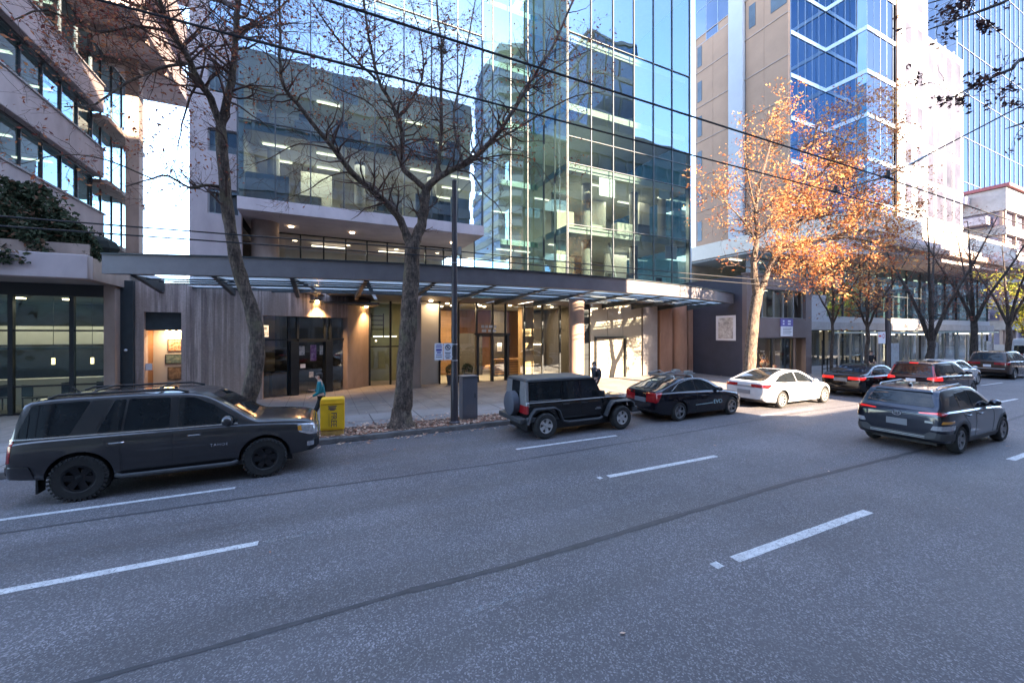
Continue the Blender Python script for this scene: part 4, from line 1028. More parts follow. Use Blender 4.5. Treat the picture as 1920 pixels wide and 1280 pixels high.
def person(label, loc, rz, H, top, legs, pose, pack=False, scarf=False, hairlen=.02, cap=None):
    """walking figure facing +x in its own frame; pose holds joint positions in units of height"""
    t = thing('person', label, 'person', loc, rz, scale=H / 1.75); p = {k: Vector(v) for k, v in pose.items()}
    names = []; J = []; E = []
    def add(n, pos, r, r2=None, par=None):
        J.append((tuple(pos), r, r2 or r)); names.append(n)
        if par is not None: E.append((names.index(par), len(J) - 1))
    add('pel', p['pel'], .105, .14); add('ab', p['pel'].lerp(p['chest'], .45), .095, .125, 'pel'); add('ch', p['chest'], .11, .155, 'ab'); add('nk0', p['neck'], .06, .06, 'ch')
    add('nk', p['neck'] + Vector((.015, 0, .06)), .052, .052, 'nk0'); hd = p['head']
    add('jaw', hd + Vector((.02, 0, -.055)), .066, .06, 'nk'); add('hd', hd, .092, .074, 'jaw'); add('crn', hd + Vector((-.012, 0, .07)), .078, .066, 'hd')
    for s, y in (('l', 1), ('r', -1)):
        add('sh' + s, p['sh' + s], .062, .062, 'ch'); add('el' + s, p['el' + s], .042, .042, 'sh' + s); add('wr' + s, p['wr' + s], .028, .028, 'el' + s)
        fd = (p['wr' + s] - p['el' + s]).normalized(); add('pm' + s, p['wr' + s] + fd * .06, .03, .026, 'wr' + s)
        add('hp' + s, p['hp' + s], .095, .095, 'pel'); add('kn' + s, p['kn' + s], .058, .058, 'hp' + s); add('an' + s, p['an' + s], .04, .04, 'kn' + s)
        add('to' + s, p['to' + s], .034, .045, 'an' + s)
    bm_ = skin_mesh('body', J, E, M['skin']); o = bpy.data.objects.new('body', bm_); link(o, t)
    # fingers, nose, ears, eyes join the body surface
    b = MB()
    for s, y in (('l', 1), ('r', -1)):
        fd = (p['wr' + s] - p['el' + s]).normalized(); side = Vector((0, 0, 1)).cross(fd); side = side.normalized() if side.length > .1 else Vector((1, 0, 0)); q = p['wr' + s] + fd * .085; dn = fd.cross(side)
        for k, L in enumerate((.062, .072, .068, .052)):
            a = q + side * (.026 - .0175 * k); b.tube([a, a + fd * L * .5 + dn * .006, a + fd * L * .85 + dn * .028], [.0095, .0085, .006], 6)
        a = p['wr' + s] + fd * .045 + side * .03; b.tube([a, a + side * .022 + fd * .03, a + side * .022 + fd * .058 + dn * .01], [.011, .0095, .007], 6)
    b.ball(tuple(hd + Vector((.095, 0, -.012))), (.02, .014, .022), n=8, k=6)
    for y in (-1, 1):
        b.ball(tuple(hd + Vector((-.005, y * .075, -.005))), (.018, .01, .03), n=8, k=6)
    b.ball(tuple(hd + Vector((.078, 0, -.052))), (.012, .024, .008), n=8, k=6)
    b.build('hand_and_face_detail', M['skin'], o, 60)
    b = MB()
    for y in (-1, 1): b.ball(tuple(hd + Vector((.082, y * .03, .018))), (.008, .013, .008), n=8, k=6)
    b.build('eyes', M['hair'], o)
    # hair
    b = MB(); b.ball(tuple(hd + Vector((-.022, 0, .045))), (.098, .084, .085), n=14, k=10); b.ball(tuple(hd + Vector((-.06, 0, -.005))), (.055, .075, .06 + hairlen), n=12, k=8); b.build('hair', cap or M['hair'], t, 60)
    # jacket: torso and sleeves
    J2 = []; E2 = []
    def a2(pos, r, r2=None, par=None):
        J2.append((tuple(pos), r, r2 or r))
        if par is not None: E2.append((par, len(J2) - 1))
        return len(J2) - 1
    i0 = a2(p['pel'] + Vector((0, 0, -.02)), .125, .165); i1 = a2(p['pel'].lerp(p['chest'], .45), .115, .15, i0); i2 = a2(p['chest'], .13, .175, i1); i3 = a2(p['neck'] + Vector((0, 0, -.01)), .075, .075, i2)
    for s in 'lr':
        k = a2(p['sh' + s], .074, .074, i2); k = a2(p['el' + s], .055, .055, k); a2(p['wr' + s].lerp(p['el' + s], .12), .041, .041, k)
    link(bpy.data.objects.new('jacket', skin_mesh('jacket', J2, E2, top)), t)
    J3 = []; E3 = []
    def a3(pos, r, r2=None, par=None):
        J3.append((tuple(pos), r, r2 or r))
        if par is not None: E3.append((par, len(J3) - 1))
        return len(J3) - 1
    i0 = a3(p['pel'] + Vector((0, 0, .02)), .112, .148)
    for s in 'lr':
        k = a3(p['hp' + s], .104, .104, i0); k = a3(p['kn' + s], .068, .068, k); a3(p['an' + s] + (p['kn' + s] - p['an' + s]) * .06, .05, .05, k)
    link(bpy.data.objects.new('trousers', skin_mesh('trousers', J3, E3, legs)), t)
    for s in 'lr':
        b = MB(); d = (p['to' + s] - p['an' + s]); dh = Vector((d.x, d.y, 0)).normalized()
        P = [p['an' + s] - dh * .05 + Vector((0, 0, -.02)), p['an' + s] + Vector((0, 0, -.01)), p['an' + s].lerp(p['to' + s], .6) + Vector((0, 0, .005)), p['to' + s] + dh * .05]
        b.tube(P, [.04, .052, .048, .03], 10); b.build('shoe', M['shoe'], t, 60)
    if pack:
        bk = MB(); c = p['chest'] + Vector((-.21, 0, -.08)); bk.ball(tuple(c), (.11, .15, .24), n=14, k=10); bk.build('backpack', M['greyscarf'] if pack == 'grey' else M['trouser'], t, 60)
    if scarf:
        b = MB(); b.lathe([(.06, .0), (.088, .02), (.09, .06), (.062, .085)], 16, axis='z', c=tuple(p['neck'] + Vector((.01, 0, -.01)))); b.build('scarf', M['greyscarf'], t, 60)
    return t

stride = dict(pel=(0, 0, .93), chest=(.03, 0, 1.27), neck=(.045, 0, 1.45), head=(.075, 0, 1.60), shl=(.03, .185, 1.385), shr=(.03, -.185, 1.385),
    hpl=(0, .095, .88), hpr=(0, -.095, .88), knl=(.17, .095, .50), knr=(-.06, -.095, .49), anl=(.29, .095, .09), anr=(-.36, -.095, .19), tol=(.44, .095, .05), tor=(-.27, -.095, .05),
    ell=(-.06, .22, 1.11), elr=(-.02, -.23, 1.10), wrl=(.16, .18, 1.02), wrr=(.20, -.17, 1.10))
pose1 = dict(stride); pose1.update(ell=(.06, .22, 1.10), wrl=(.28, .16, .98), elr=(.0, -.23, 1.11), wrr=(.24, -.14, 1.14))
person('person in a teal sweater and black trousers walking with bent arms behind the yellow box', (.02, 13.3, .146), R(180), 1.62, M['teal'], M['trouser'], pose1)
pose2 = dict(stride); pose2.update(ell=(-.10, .22, 1.12), elr=(-.08, -.22, 1.12), wrl=(.06, .20, .92), wrr=(.10, -.19, .94))
person('person in a dark jacket with backpack and grey scarf walking behind the off-road car', (XA(1116, 13.2), 13.2, .146), R(178), 1.66, M['jacket'], M['maroon'], pose2, pack=True, scarf=True)
pose3 = dict(stride); pose3.update(knl=(.02, .1, .50), knr=(0, -.1, .50), anl=(0, .1, .09), anr=(-.02, -.1, .09), tol=(.14, .1, .05), tor=(.12, -.1, .05), ell=(.02, .24, 1.12), elr=(.02, -.24, 1.12), wrl=(.16, .16, 1.0), wrr=(.16, -.16, 1.0))
person('person in black standing with a grey bag by the glass shelter and utility pole', (XA(1632, 12.9), 12.9, .146), R(230), 1.75, M['trouser'], M['trouser'], pose3, pack='grey')
# ================================================================= ground, road, pavement
def G(px, py, z=0.0):
    a, b = ray(px); d = (CAMH - z) * 756.0 / (py - 625)
    return Vector((a * d, b * d, z))

def sheet(name, x0, x1, y0, y1, z, mat, kind='structure'):
    b = MB(); b.face([(x0, y0, z), (x1, y0, z), (x1, y1, z), (x0, y1, z)])
    return tag(b.build(name, mat), kind=kind)

KY = 11.6
sheet('ground', -900, 900, -900, 900, -0.02, M['kerb'])
sheet('road', -150, 420, -5.0, KY, 0.0, M['asphalt'])
b = MB(); b.box(-150, 420, KY + 0.16, 14.6, -0.015, 0.146); tag(b.build('sidewalk', M['sidewalk']), kind='structure')
b = MB(); b.box(-150, 420, 14.6, 34.0, -0.015, 0.142); tag(b.build('plaza', M['plaza']), kind='structure')
b = MB(); b.box(-150, 420, KY, KY + 0.16, -0.015, 0.15); bevel(tag(b.build('kerb', M['kerb']), kind='structure'), 0.03, 3)
b = MB(); b.box(-150, 420, -8.2, -5.16, -0.015, 0.146); tag(b.build('pavement', M['sidewalk']), kind='structure')
b = MB(); b.box(-150, 420, -5.16, -5.0, -0.015, 0.15); tag(b.build('kerb', M['kerb']), kind='structure')
sheet('planting_strip', -0.9, 6.9, KY + 0.18, 12.75, 0.151, M['soil'])

def dash(x0, x1, y, w=0.12, mat='roadpaint', skew=0.0):
    b = MB(); n = max(2, int((x1 - x0) / 0.25)); r = random.Random(int(x0 * 100 + y * 10))
    for i in range(n):
        a, c = x0 + (x1 - x0) * i / n, x0 + (x1 - x0) * (i + 1) / n
        j0, j1 = r.uniform(-.004, .004), r.uniform(-.004, .004)
        b.face([(a, y - w / 2 + j0 + skew * i / n, 0.004), (c, y - w / 2 + j0 + skew * (i + 1) / n, 0.004), (c, y + w / 2 + j1 + skew * (i + 1) / n, 0.004), (a, y + w / 2 + j1 + skew * i / n, 0.004)])
    return tag(b.build('lane_marking', M[mat]), kind='structure')
for x0, x1 in ((-13.4, -10.2), (-3.95, -0.78), (5.27, 8.47), (15.0, 18.2), (24.7, 27.9), (34.3, 37.5), (44, 47), (54, 57)): dash(x0, x1, 6.55, 0.13)
for x0, x1 in ((-14, -10.8), (-4.75, -1.45), (4.43, 7.6), (13.97, 17.1), (23.6, 26.8), (33.2, 36.4), (43, 46), (53, 56)): dash(x0, x1, 9.08, 0.10)
for x0, x1 in ((-14, -11), (-4.9, -1.7), (4.8, 8.07), (14.3, 17.5), (23.9, 27.1), (33.5, 36.7), (43, 46)): dash(x0, x1, 3.45, 0.14)
dash(5.02, 5.12, 6.56, 0.10); dash(4.42, 4.55, 3.46, 0.12); dash(-0.72, 0.0, 6.55, 0.10, 'faint')
dash(15.6, 24.0, 4.42, 0.10, 'faint'); dash(1.3, 2.35, 3.98, 0.09, 'faint', 0.05); dash(14.6, 15.6, 8.55, 0.08, 'faint')

def seam(pts, w, wob=0.03, seed=1):
    r = random.Random(seed); pts = [Vector((p[0], p[1], 0.0035)) for p in pts]; out = []
    for i in range(len(pts) - 1):
        n = max(2, int((pts[i + 1] - pts[i]).length / 0.35))
        for k in range(n): out.append(pts[i].lerp(pts[i + 1], k / n))
    out.append(pts[-1]); b = MB(); prev = None
    for p in out:
        wy = w * r.uniform(0.75, 1.25) / 2; y = p.y + r.uniform(-wob, wob)
        cur = ((p.x, y - wy, 0.0035), (p.x, y + wy, 0.0035))
        if prev: b.face([prev[0], cur[0], cur[1], prev[1]])
        prev = cur
    return tag(b.build('tar_seam', M['tar']), kind='structure')
s1 = [G(0, 1000), G(480, 930), G(960, 865), G(1250, 817), G(1490, 775)]
seam([(-12, 8.5)] + [(p.x, p.y) for p in s1] + [(30, 8.9), (60, 9.0)], 0.055, 0.012, 3)
s2 = [G(155, 1279), G(480, 1190), G(770, 1107), G(960, 1060), G(1260, 970), G(1480, 905), G(1730, 843)]
seam([(-6, s2[0].y - 0.1)] + [(p.x, p.y) for p in s2[:3]], 0.07, 0.008, 5)
seam([(p.x, p.y) for p in s2[2:]] + [(24, 5.2), (50, 5.3)], 0.10, 0.01, 6)

def scatter_leaves(name, spots, n, mat, label_kind='stuff', smin=0.03, smax=0.075, seed=3):
    r = random.Random(seed); b = MB()
    for _ in range(n):
        x, y, z = spots(r); s = r.uniform(smin, smax); a = r.uniform(0, 6.28); t = r.uniform(-.35, .35)
        u = Vector((math.cos(a), math.sin(a), t)) * s; v = Vector((-math.sin(a), math.cos(a), r.uniform(-.3, .3))) * s * 0.6
        c = Vector((x, y, z + 0.012 + abs(u.z) * .5 + abs(v.z) * .5))
        b.face([c - u, c - v * 0.9, c + u, c + v * 0.9])
    return tag(b.build(name, mat), kind=label_kind)
def spot_strip(r):
    y = 11.64 + abs(r.gauss(0, 0.62))
    x = r.gauss(2.9, 2.3) if r.random() < 0.75 else r.uniform(-1, 14)
    return x, y, 0.152
scatter_leaves('fallen_leaves', spot_strip, 2600, M['leafground'])
scatter_leaves('leaf_litter', lambda r: (r.uniform(-1, 22), 11.58 - abs(r.gauss(0, 0.22)), 0.002), 320, M['leafground'], seed=8)
scatter_leaves('leaf_litter', lambda r: (r.uniform(-3, 24), r.uniform(-2, 11), 0.002), 45, M['leafground'], seed=9, smin=.02, smax=.045)
scatter_leaves('leaf_litter', lambda r: (r.uniform(-4, 24), r.uniform(12.5, 18), 0.15), 200, M['leafground'], seed=10, smin=.025, smax=.06)

# ================================================================= building kit
def part_box(parent, name, x0, x1, y0, y1, z0, z1, mat, bev=0):
    b = MB(); b.box(x0, x1, y0, y1, z0, z1); o = b.build(name, mat, parent)
    if bev: bevel(o, bev)
    return o

def curtain(parent, p0, p1, n, zs, gmat, fmat=None, fw=0.06, fd=0.10, tilt=0.003, seed=1, pane='glass_panel', rails=True, skip=()):
    """glazed wall from plan point p0 to p1 seen from the right-hand side of p0->p1; n bays, rows between heights zs"""
    r = random.Random(seed); p0 = Vector((p0[0], p0[1], 0)); p1 = Vector((p1[0], p1[1], 0)); d = (p1 - p0) / n
    u = d.normalized(); nrm = Vector((u.y, -u.x, 0))
    for k in range(len(zs) - 1):
        for i in range(n):
            if (i, k) in skip: continue
            a, c = p0 + d * i, p0 + d * (i + 1); b = MB(); q = []
            tx, tz = r.uniform(-tilt, tilt), r.uniform(-tilt, tilt); hz = zs[k + 1] - zs[k]
            for (pt, z, sx, sz) in ((a, zs[k], -1, -1), (c, zs[k], 1, -1), (c, zs[k + 1], 1, 1), (a, zs[k + 1], -1, 1)):
                q.append(pt + Vector((0, 0, z)) + nrm * (tx * sx * d.length / 2 + tz * sz * hz / 2))
            b.face(q); b.build(pane, gmat, parent)
    if fmat:
        b = MB(); z0, z1 = zs[0], zs[-1]
        for i in range(n + 1):
            c = p0 + d * i
            b.obox(c + nrm * (fd * .25) + Vector((0, 0, (z0 + z1) / 2)), u * (fw / 2), nrm * (fd / 2), Vector((0, 0, (z1 - z0) / 2)))
        if True:
            for z in (zs if rails else (zs[0], zs[-1])):
                m = (p0 + p1) / 2
                b.obox(m + nrm * (fd * .22) + Vector((0, 0, z)), u * ((p1 - p0).length / 2 - .002), nrm * (fd * .42), Vector((0, 0, fw * .4)))
        b.build('mullion_frame', fmat, parent)

def block(name, label, cat, x0, x1, y0, y1, h, fh, wall, glaz, band=1.2, pier=0.0, piermat=None, proud=0.2, z0=0.0, faces=('y1', 'x0', 'x1', 'y0'), group=None):
    """a building with a storey band and glazing on every floor"""
    t = thing(name, label, cat, ((x0 + x1) / 2, y0, z0), group=group); ox, oy, oz = t.location
    def pb(nm, a, b_, c, d, e, f, m): return part_box(t, nm, a - ox, b_ - ox, c - oy, d - oy, e - oz, f - oz, m)
    pb('core', x0, x1, y0, y1, z0, h, glaz)
    n = int((h - z0) / fh)
    for k in range(n + 1):
        z = z0 + k * fh
        zt = min(z + band, h + 0.4)
        if k == n: zt = h + 0.6
        pb('storey_band', x0 - proud, x1 + proud, y0 - proud, y1 + proud, z, zt, wall)
    if pier:
        k = int((x1 - x0) / pier)
        for i in range(k + 1):
            x = x0 + (x1 - x0) * i / k
            for (yy, s) in ((y0, -1), (y1, 1)):
                pb('pier', x - .16, x + .16, yy - proud * .7 if s < 0 else yy - .02, yy + .02 if s < 0 else yy + proud * .7, z0, h, piermat or wall)
        k = max(1, int((y1 - y0) / pier))
        for i in range(k + 1):
            y = y0 + (y1 - y0) * i / k
            for (xx, s) in ((x0, -1), (x1, 1)):
                pb('pier', xx - proud * .7 if s < 0 else xx - .02, xx + .02 if s < 0 else xx + proud * .7, y - .16, y + .16, z0, h, piermat or wall)
    return t

# ================================================================= main glass and concrete building
B = thing('office_building', 'concrete and glass office block with a long curved steel canopy over its entrance', 'building', (0, 0, 0))
def bb(name, x0, x1, y0, y1, z0, z1, mat, bev=0, parent=None): return part_box(parent or B, name, x0, x1, y0, y1, z0, z1, mat, bev)

# concrete stair tower with three windows
TY = 23.0; tx0, tx1 = -5.42, -3.42
def wall_with_holes(parent, name, x0, x1, z0, z1, holes, y0, y1, mat):
    """wall slab in plane XZ with rectangular holes (x0,x1,z0,z1), pieces butted together"""
    xs = sorted({x0, x1, *[h[0] for h in holes], *[h[1] for h in holes]}); zs = sorted({z0, z1, *[h[2] for h in holes], *[h[3] for h in holes]})
    bm = bmesh.new(); vs_ = {}
    def V(i, k, y):
        if (i, k, y) not in vs_: vs_[(i, k, y)] = bm.verts.new((xs[i], y, zs[k]))
        return vs_[(i, k, y)]
    solid = {}
    for i in range(len(xs) - 1):
        for k in range(len(zs) - 1):
            cx, cz = (xs[i] + xs[i + 1]) / 2, (zs[k] + zs[k + 1]) / 2
            solid[(i, k)] = not any(h[0] < cx < h[1] and h[2] < cz < h[3] for h in holes)
    for (i, k), s in solid.items():
        if not s: continue
        bm.faces.new((V(i, k, y0), V(i + 1, k, y0), V(i + 1, k + 1, y0), V(i, k + 1, y0)))
        bm.faces.new((V(i, k, y1), V(i, k + 1, y1), V(i + 1, k + 1, y1), V(i + 1, k, y1)))
        if not solid.get((i - 1, k)): bm.faces.new((V(i, k, y0), V(i, k + 1, y0), V(i, k + 1, y1), V(i, k, y1)))
        if not solid.get((i + 1, k)): bm.faces.new((V(i + 1, k, y0), V(i + 1, k, y1), V(i + 1, k + 1, y1), V(i + 1, k + 1, y0)))
        if not solid.get((i, k - 1)): bm.faces.new((V(i, k, y0), V(i, k, y1), V(i + 1, k, y1), V(i + 1, k, y0)))
        if not solid.get((i, k + 1)): bm.faces.new((V(i, k + 1, y0), V(i + 1, k + 1, y0), V(i + 1, k + 1, y1), V(i, k + 1, y1)))
    bmesh.ops.recalc_face_normals(bm, faces=bm.faces)
    me = bpy.data.meshes.new(name); bm.to_mesh(me); bm.free(); me.materials.append(mat)
    o = bpy.data.objects.new(name, me); return link(o, parent)
def framed_window(parent, x0, x1, z0, z1, y, fmat, gmat, fw=0.06, split=True, depth=0.09):
    b = MB()
    b.box(x0, x0 + fw, y, y + depth, z0, z1); b.box(x1 - fw, x1, y, y + depth, z0, z1)
    b.box(x0 + fw, x1 - fw, y, y + depth, z0, z0 + fw); b.box(x0 + fw, x1 - fw, y, y + depth, z1 - fw, z1)
    if split:
        m = (x0 + x1) / 2; b.box(m - fw * .4, m + fw * .4, y + .005, y + depth - .005, z0 + fw, z1 - fw)
    w = b.build('window', fmat, parent)
    g = MB(); g.face([(x0 + fw, y + depth * .6, z0 + fw), (x1 - fw, y + depth * .6, z0 + fw), (x1 - fw, y + depth * .6, z1 - fw), (x0 + fw, y + depth * .6, z1 - fw)])
    g.build('pane', gmat, w)
    return w
holes = [(-4.74, -3.52, 14.2, 15.45), (-4.74, -3.52, 11.4, 12.5), (-4.74, -3.52, 8.5, 9.7), (-4.74, -3.52, 17.4, 18.6), (-4.74, -3.52, 20.6, 21.8), (-4.74, -3.52, 24, 25.2)]
wall_with_holes(B, 'tower_wall', tx0, tx1, 5.0, 40, holes, TY, TY + 0.35, M['concpink'])
for (a, c, e, f) in holes: framed_window(B, a, c, e, f, TY + 0.1, M['white'], M['glass'], 0.05, True)
bb('tower_side', tx0, tx0 + 0.35, TY + 0.352, 40, 0.1, 40, M['concpink'])
bb('tower_back', tx0 + .4, tx1, TY + 3.0, TY + 3.2, 0.1, 40, M['interdark'])
for z in (7.9, 11.0, 13.9, 17.1, 20.3): bb('floor_slab', tx0 + .4, tx1, TY + .4, TY + 2.95, z, z + .2, M['conc'])
bb('louvre_slot', -4.8, -4.1, TY - .03, TY - .002, 6.1, 6.22, M['steeldark'])

# projecting glass box with its slab
LY = 22.0; lx0, lx1 = -3.42, 8.52
bb('bay_slab', lx0, lx1 + .05, LY - 0.18, LY + 8.8, 8.55, 9.13, M['concpink'], 0.02)
curtain(B, (lx0, LY), (lx1, LY), 8, [9.15, 12.75, 16.5, 20.2, 24, 28, 32, 36], M['glass'], M['mullion'], 0.05, 0.09, 0.0026, 11, rails=True)
curtain(B, (lx1, LY), (lx1, 23.35), 1, [9.15, 12.75, 16.5, 20.2, 24, 28, 32, 36], M['glass'], M['mullion'], 0.05, 0.09, 0.001, 12)
# recessed glazing, slanted return and right-hand bay
RY = 20.5; rx0, rx1 = 13.44, 23.72; QY = 23.35
curtain(B, (lx1, QY), (rx0, QY), 4, [5.0, 9.15, 12.75, 16.5, 20.2, 24, 28, 32, 36], M['glassteal'], M['mullion'], 0.05, 0.09, 0.0022, 13, rails=False)
curtain(B, (rx0, QY), (rx0, RY), 2, [5.0, 9.5, 13.2, 16.5, 21.1, 27.2, 33, 39], M['glass'], M['mullion'], 0.05, 0.09, 0.0015, 14, rails=False)
curtain(B, (rx0, RY), (rx1, RY), 6, [5.0, 9.5, 13.2, 14.8, 21.1, 27.2, 33, 39], M['glass'], M['mullion'], 0.05, 0.09, 0.0022, 15)
bb('corner_post', rx1 - .02, rx1 + .16, RY - .05, RY + .3, 5.0, 39, M['alu'])
bb('end_wall', rx1 - .02, rx1 + .3, RY + .3, 36, 5.0, 39, M['glassteal'])
# insides behind the glazing
for i, z in enumerate((8.62, 12.45, 16.2, 19.9, 23.7, 27.7, 31.7)):
    if i: bb('floor_slab', lx0 + .05, lx1 - .06, LY + .35, LY + 7.5, z, z + .35, M['ceil'])
    bb('floor_slab', lx1 + .02, rx0 - .3, QY + .3, QY + 6.0, z, z + .35, M['ceil'])
for z in (4.95, 9.1, 12.9, 16.6, 20.8, 26.9): bb('floor_slab', rx0 + .12, rx1 - .1, RY + .3, RY + 8.0, z, z + .4, M['ceil'])
bb('back_wall', lx0 + .05, rx0, LY + 7.55, LY + 7.8, 9.2, 36, M['interior'])
bb('back_wall', rx0 - .05, rx1 - .1, RY + 8.1, RY + 8.3, 5.0, 39, M['interior'])
bb('bay_side_wall', lx0 + .02, lx0 + .2, LY + .2, LY + 7.5, 9.15, 36, M['interior'])
for (x, y, z, e) in ((-.5, 24.5, 12.3, 26), (2.7, 24.5, 12.3, 30), (6.2, 24.5, 12.3, 26), (1, 24.5, 16.0, 18), (5.5, 24.5, 16.0, 18), (11, 25.5, 8.5, 16), (11, 25.5, 12.3, 14),
                     (16, 23.5, 12.8, 30), (20.5, 23.5, 12.8, 34), (16, 23.5, 9.0, 24), (20.5, 23.5, 9.0, 28), (1, 27.5, 8.2, 14), (5.5, 27.5, 8.2, 14)):
    L = bpy.data.lights.new('office_light', 'AREA'); L.energy = e * .8; L.size = 2.4; L.color = (1, .92, .72)
    lo = bpy.data.objects.new('office_light', L); COL.objects.link(lo); lo.location = (x, y, z)
rr = random.Random(4)
for (zz, x0, x1, yy) in ((12.42, lx0, lx1, LY), (16.17, lx0, lx1, LY), (9.07, rx0, rx1, RY), (12.87, rx0, rx1, RY), (8.59, lx1, rx0, QY), (12.42, lx1, rx0, QY)):
    for k in range(5):
        for q in range(3):
            if rr.random() < 0.27:
                x = x0 + .8 + (x1 - x0 - 2.2) * k / 4; y = yy + 1.5 + q * 2.0
                bb('ceiling_light', x, x + 1.2, y, y + .16, zz - .05, zz - .012, M['strip'])
for (x, z) in ((-2.2, 9.2), (2.0, 9.2), (6.1, 9.2)):
    b = MB(); b.cyl(x, LY + 2.2, z, 12.44, 0.28, 20); b.build('inner_column', M['conc'], B, 40)
for (x, z0, z1) in ((16.1, 5.4, 9.08), (20.2, 5.4, 9.08), (16.1, 9.5, 12.88), (20.2, 9.5, 12.88), (22.9, 9.5, 12.88)):
    b = MB(); b.cyl(x, RY + 1.8, z0, z1, 0.3, 20); b.build('inner_column', M['conc'], B, 40)
for (x0, x1, y, z0, z1, m) in ((-1.0, 0.6, LY + 3.5, 9.2, 12.0, 'interior'), (3.4, 4.4, LY + 2.6, 9.2, 11.2, 'interdark'), (6.9, 8.3, LY + .9, 9.2, 10.9, 'cream'), (4.9, 6.2, LY + 1.2, 9.25, 10.9, 'white'), (-3.2, -1.4, LY + .7, 9.3, 10.6, 'white'),
                           (14.2, 15.3, RY + 3, 9.55, 12.5, 'interdark'), (17.5, 19.5, RY + 4, 9.55, 12.8, 'interior'), (21.3, 22.3, RY + 2.4, 9.55, 12.6, 'cream'), (15, 17, RY + 2.5, 5.4, 8.2, 'interdark'), (19, 21, RY + 3.4, 5.4, 8.8, 'interior'), (13.9, 14.6, RY + 2.0, 5.4, 9.0, 'cream')):
    bb('partition', x0, x1, y, y + .15, z0, z1, M[m])
ro = random.Random(19)      # desks, screens and blinds inside the upper rooms
for (xa, xb, yy, zf, zc) in ((lx0 + .3, lx1 - .5, LY, 9.2, 12.42), (lx0 + .3, lx1 - .5, LY, 12.82, 16.1), (rx0 + .4, rx1 - .6, RY, 9.52, 12.86), (rx0 + .4, rx1 - .6, RY, 5.36, 9.05)):
    x = xa
    while x < xb - 1.3:
        w = ro.uniform(.9, 1.6); h = ro.choice((.72, .74, 1.1, 1.4)); y = yy + ro.uniform(.5, 2.6)
        bb('desk', x, x + w * .9, y, y + .6, zf, zf + h, M[ro.choice(('interdark', 'cream', 'interior', 'steel'))])
        if ro.random() < .5: bb('screen', x + .2, x + .75, y + .2, y + .24, zf + h + .08, zf + h + .45, M['black'])
        if ro.random() < .3: bb('roller_blind', x, x + w * .8, yy + .22, yy + .24, zc - ro.uniform(.6, 1.8), zc - .05, M['signwhite'])
        x += w + ro.uniform(.2, .9)
# second floor strip set back under the glass box
curtain(B, (lx0 + 1.2, LY + 4.0), (lx1, LY + 4.0), 9, [5.0, 8.52], M['shopglass'], M['frame'], 0.08, 0.12, 0.002, 16)
bb('back_wall', lx0, lx1, LY + 8.5, LY + 8.7, 5.0, 8.5, M['interior'])
bb('floor_slab', lx0, rx0, LY + .5, LY + 8.5, 4.86, 5.0, M['conc'])
for x in (-1.4, 1.6, 4.6, 7.4):
    b = MB(); b.cyl(x, LY + 2.2, 8.5, 8.548, 0.12, 16); b.build('soffit_lamp', M['downlight'], B)
bb('ceiling_light', 3.5, 5.5, LY + 6, LY + 6.2, 8.35, 8.4, M['strip'])
bb('ceiling_light', -0.5, 1.5, LY + 6, LY + 6.2, 8.35, 8.4, M['strip'])
b = MB(); b.cyl(-2.55, LY + 2.0, 5.0, 8.55, 0.62, 32); b.build('column', M['concwarm'], B, 40)
for (p, q) in (((2.7, LY + 3.8, 5.1), (4.7, LY + 3.8, 6.6)), ((4.7, LY + 3.8, 6.6), (6.4, LY + 3.8, 5.1))):
    b = MB(); b.tube([p, q], 0.09, 10); b.build('brace', M['white'], B)
b = MB(); b.tube([(17.6, RY + 1.3, 9.0), (18.3, RY + 1.1, 5.4)], 0.09, 10); b.build('brace', M['white'], B)

M['rust2'] = pmat('brown_column_stone', (0.30, 0.19, 0.145), 0.75, var=0.2, scale=2, stretch=(1, 1, 0.3), bmp=0.1)
# ---- curved canopy
ax0, ay0, ax1, ay1, sag = -6.2, 16.9, 23.5, 17.0, 2.65
ch = math.hypot(ax1 - ax0, ay1 - ay0); AR = (ch * ch / 4 + sag * sag) / (2 * sag)
acx, acy = (ax0 + ax1) / 2, (ay0 + ay1) / 2 - sag + AR
ah = math.asin(ch / 2 / AR)
def arc(t, off=0.0, z=0.0):   # t -1..1 along the canopy, off = distance behind its front edge
    a = ah * t; return Vector((acx + (AR - off) * math.sin(a), acy - (AR - off) * math.cos(a), z))
N = 60
def arc_strip(b, o0, o1, z0, z1, n=N, t0=-1.0, t1=1.0):
    base = len(b.v)
    for i in range(n + 1):
        t = t0 + (t1 - t0) * i / n
        for (o, z) in ((o0, z0), (o1, z0), (o1, z1), (o0, z1)): b.v.append(tuple(arc(t, o, z)))
    for i in range(n):
        for j in range(4):
            j2 = (j + 1) % 4
            b.f.append((base + i * 4 + j, base + (i + 1) * 4 + j, base + (i + 1) * 4 + j2, base + i * 4 + j2)); b.m.append(0)
    b.f.append((base, base + 1, base + 2, base + 3)); b.m.append(0)
    b.f.append(tuple(base + n * 4 + k for k in (3, 2, 1, 0))); b.m.append(0)
b = MB(); arc_strip(b, 0.0, 0.14, 4.78, 5.38); can = b.build('canopy', M['steel'], B, 30, fix=True)
b = MB(); arc_strip(b, -0.05, 0.24, 5.381, 5.42); b.build('coping', M['steeldark'], can, 30, fix=True)
b = MB(); arc_strip(b, 0.141, 0.40, 4.80, 4.84); b.build('flange', M['steeldark'], can, 30, fix=True)
for (o, z0, z1) in ((2.6, 4.80, 5.15), (4.6, 4.78, 5.1)):
    b = MB(); arc_strip(b, o, o + 0.14, z0, z1, t0=-0.93, t1=0.72); b.build('ring_beam', M['steeldark'], can, 30, fix=True)
NB = 13
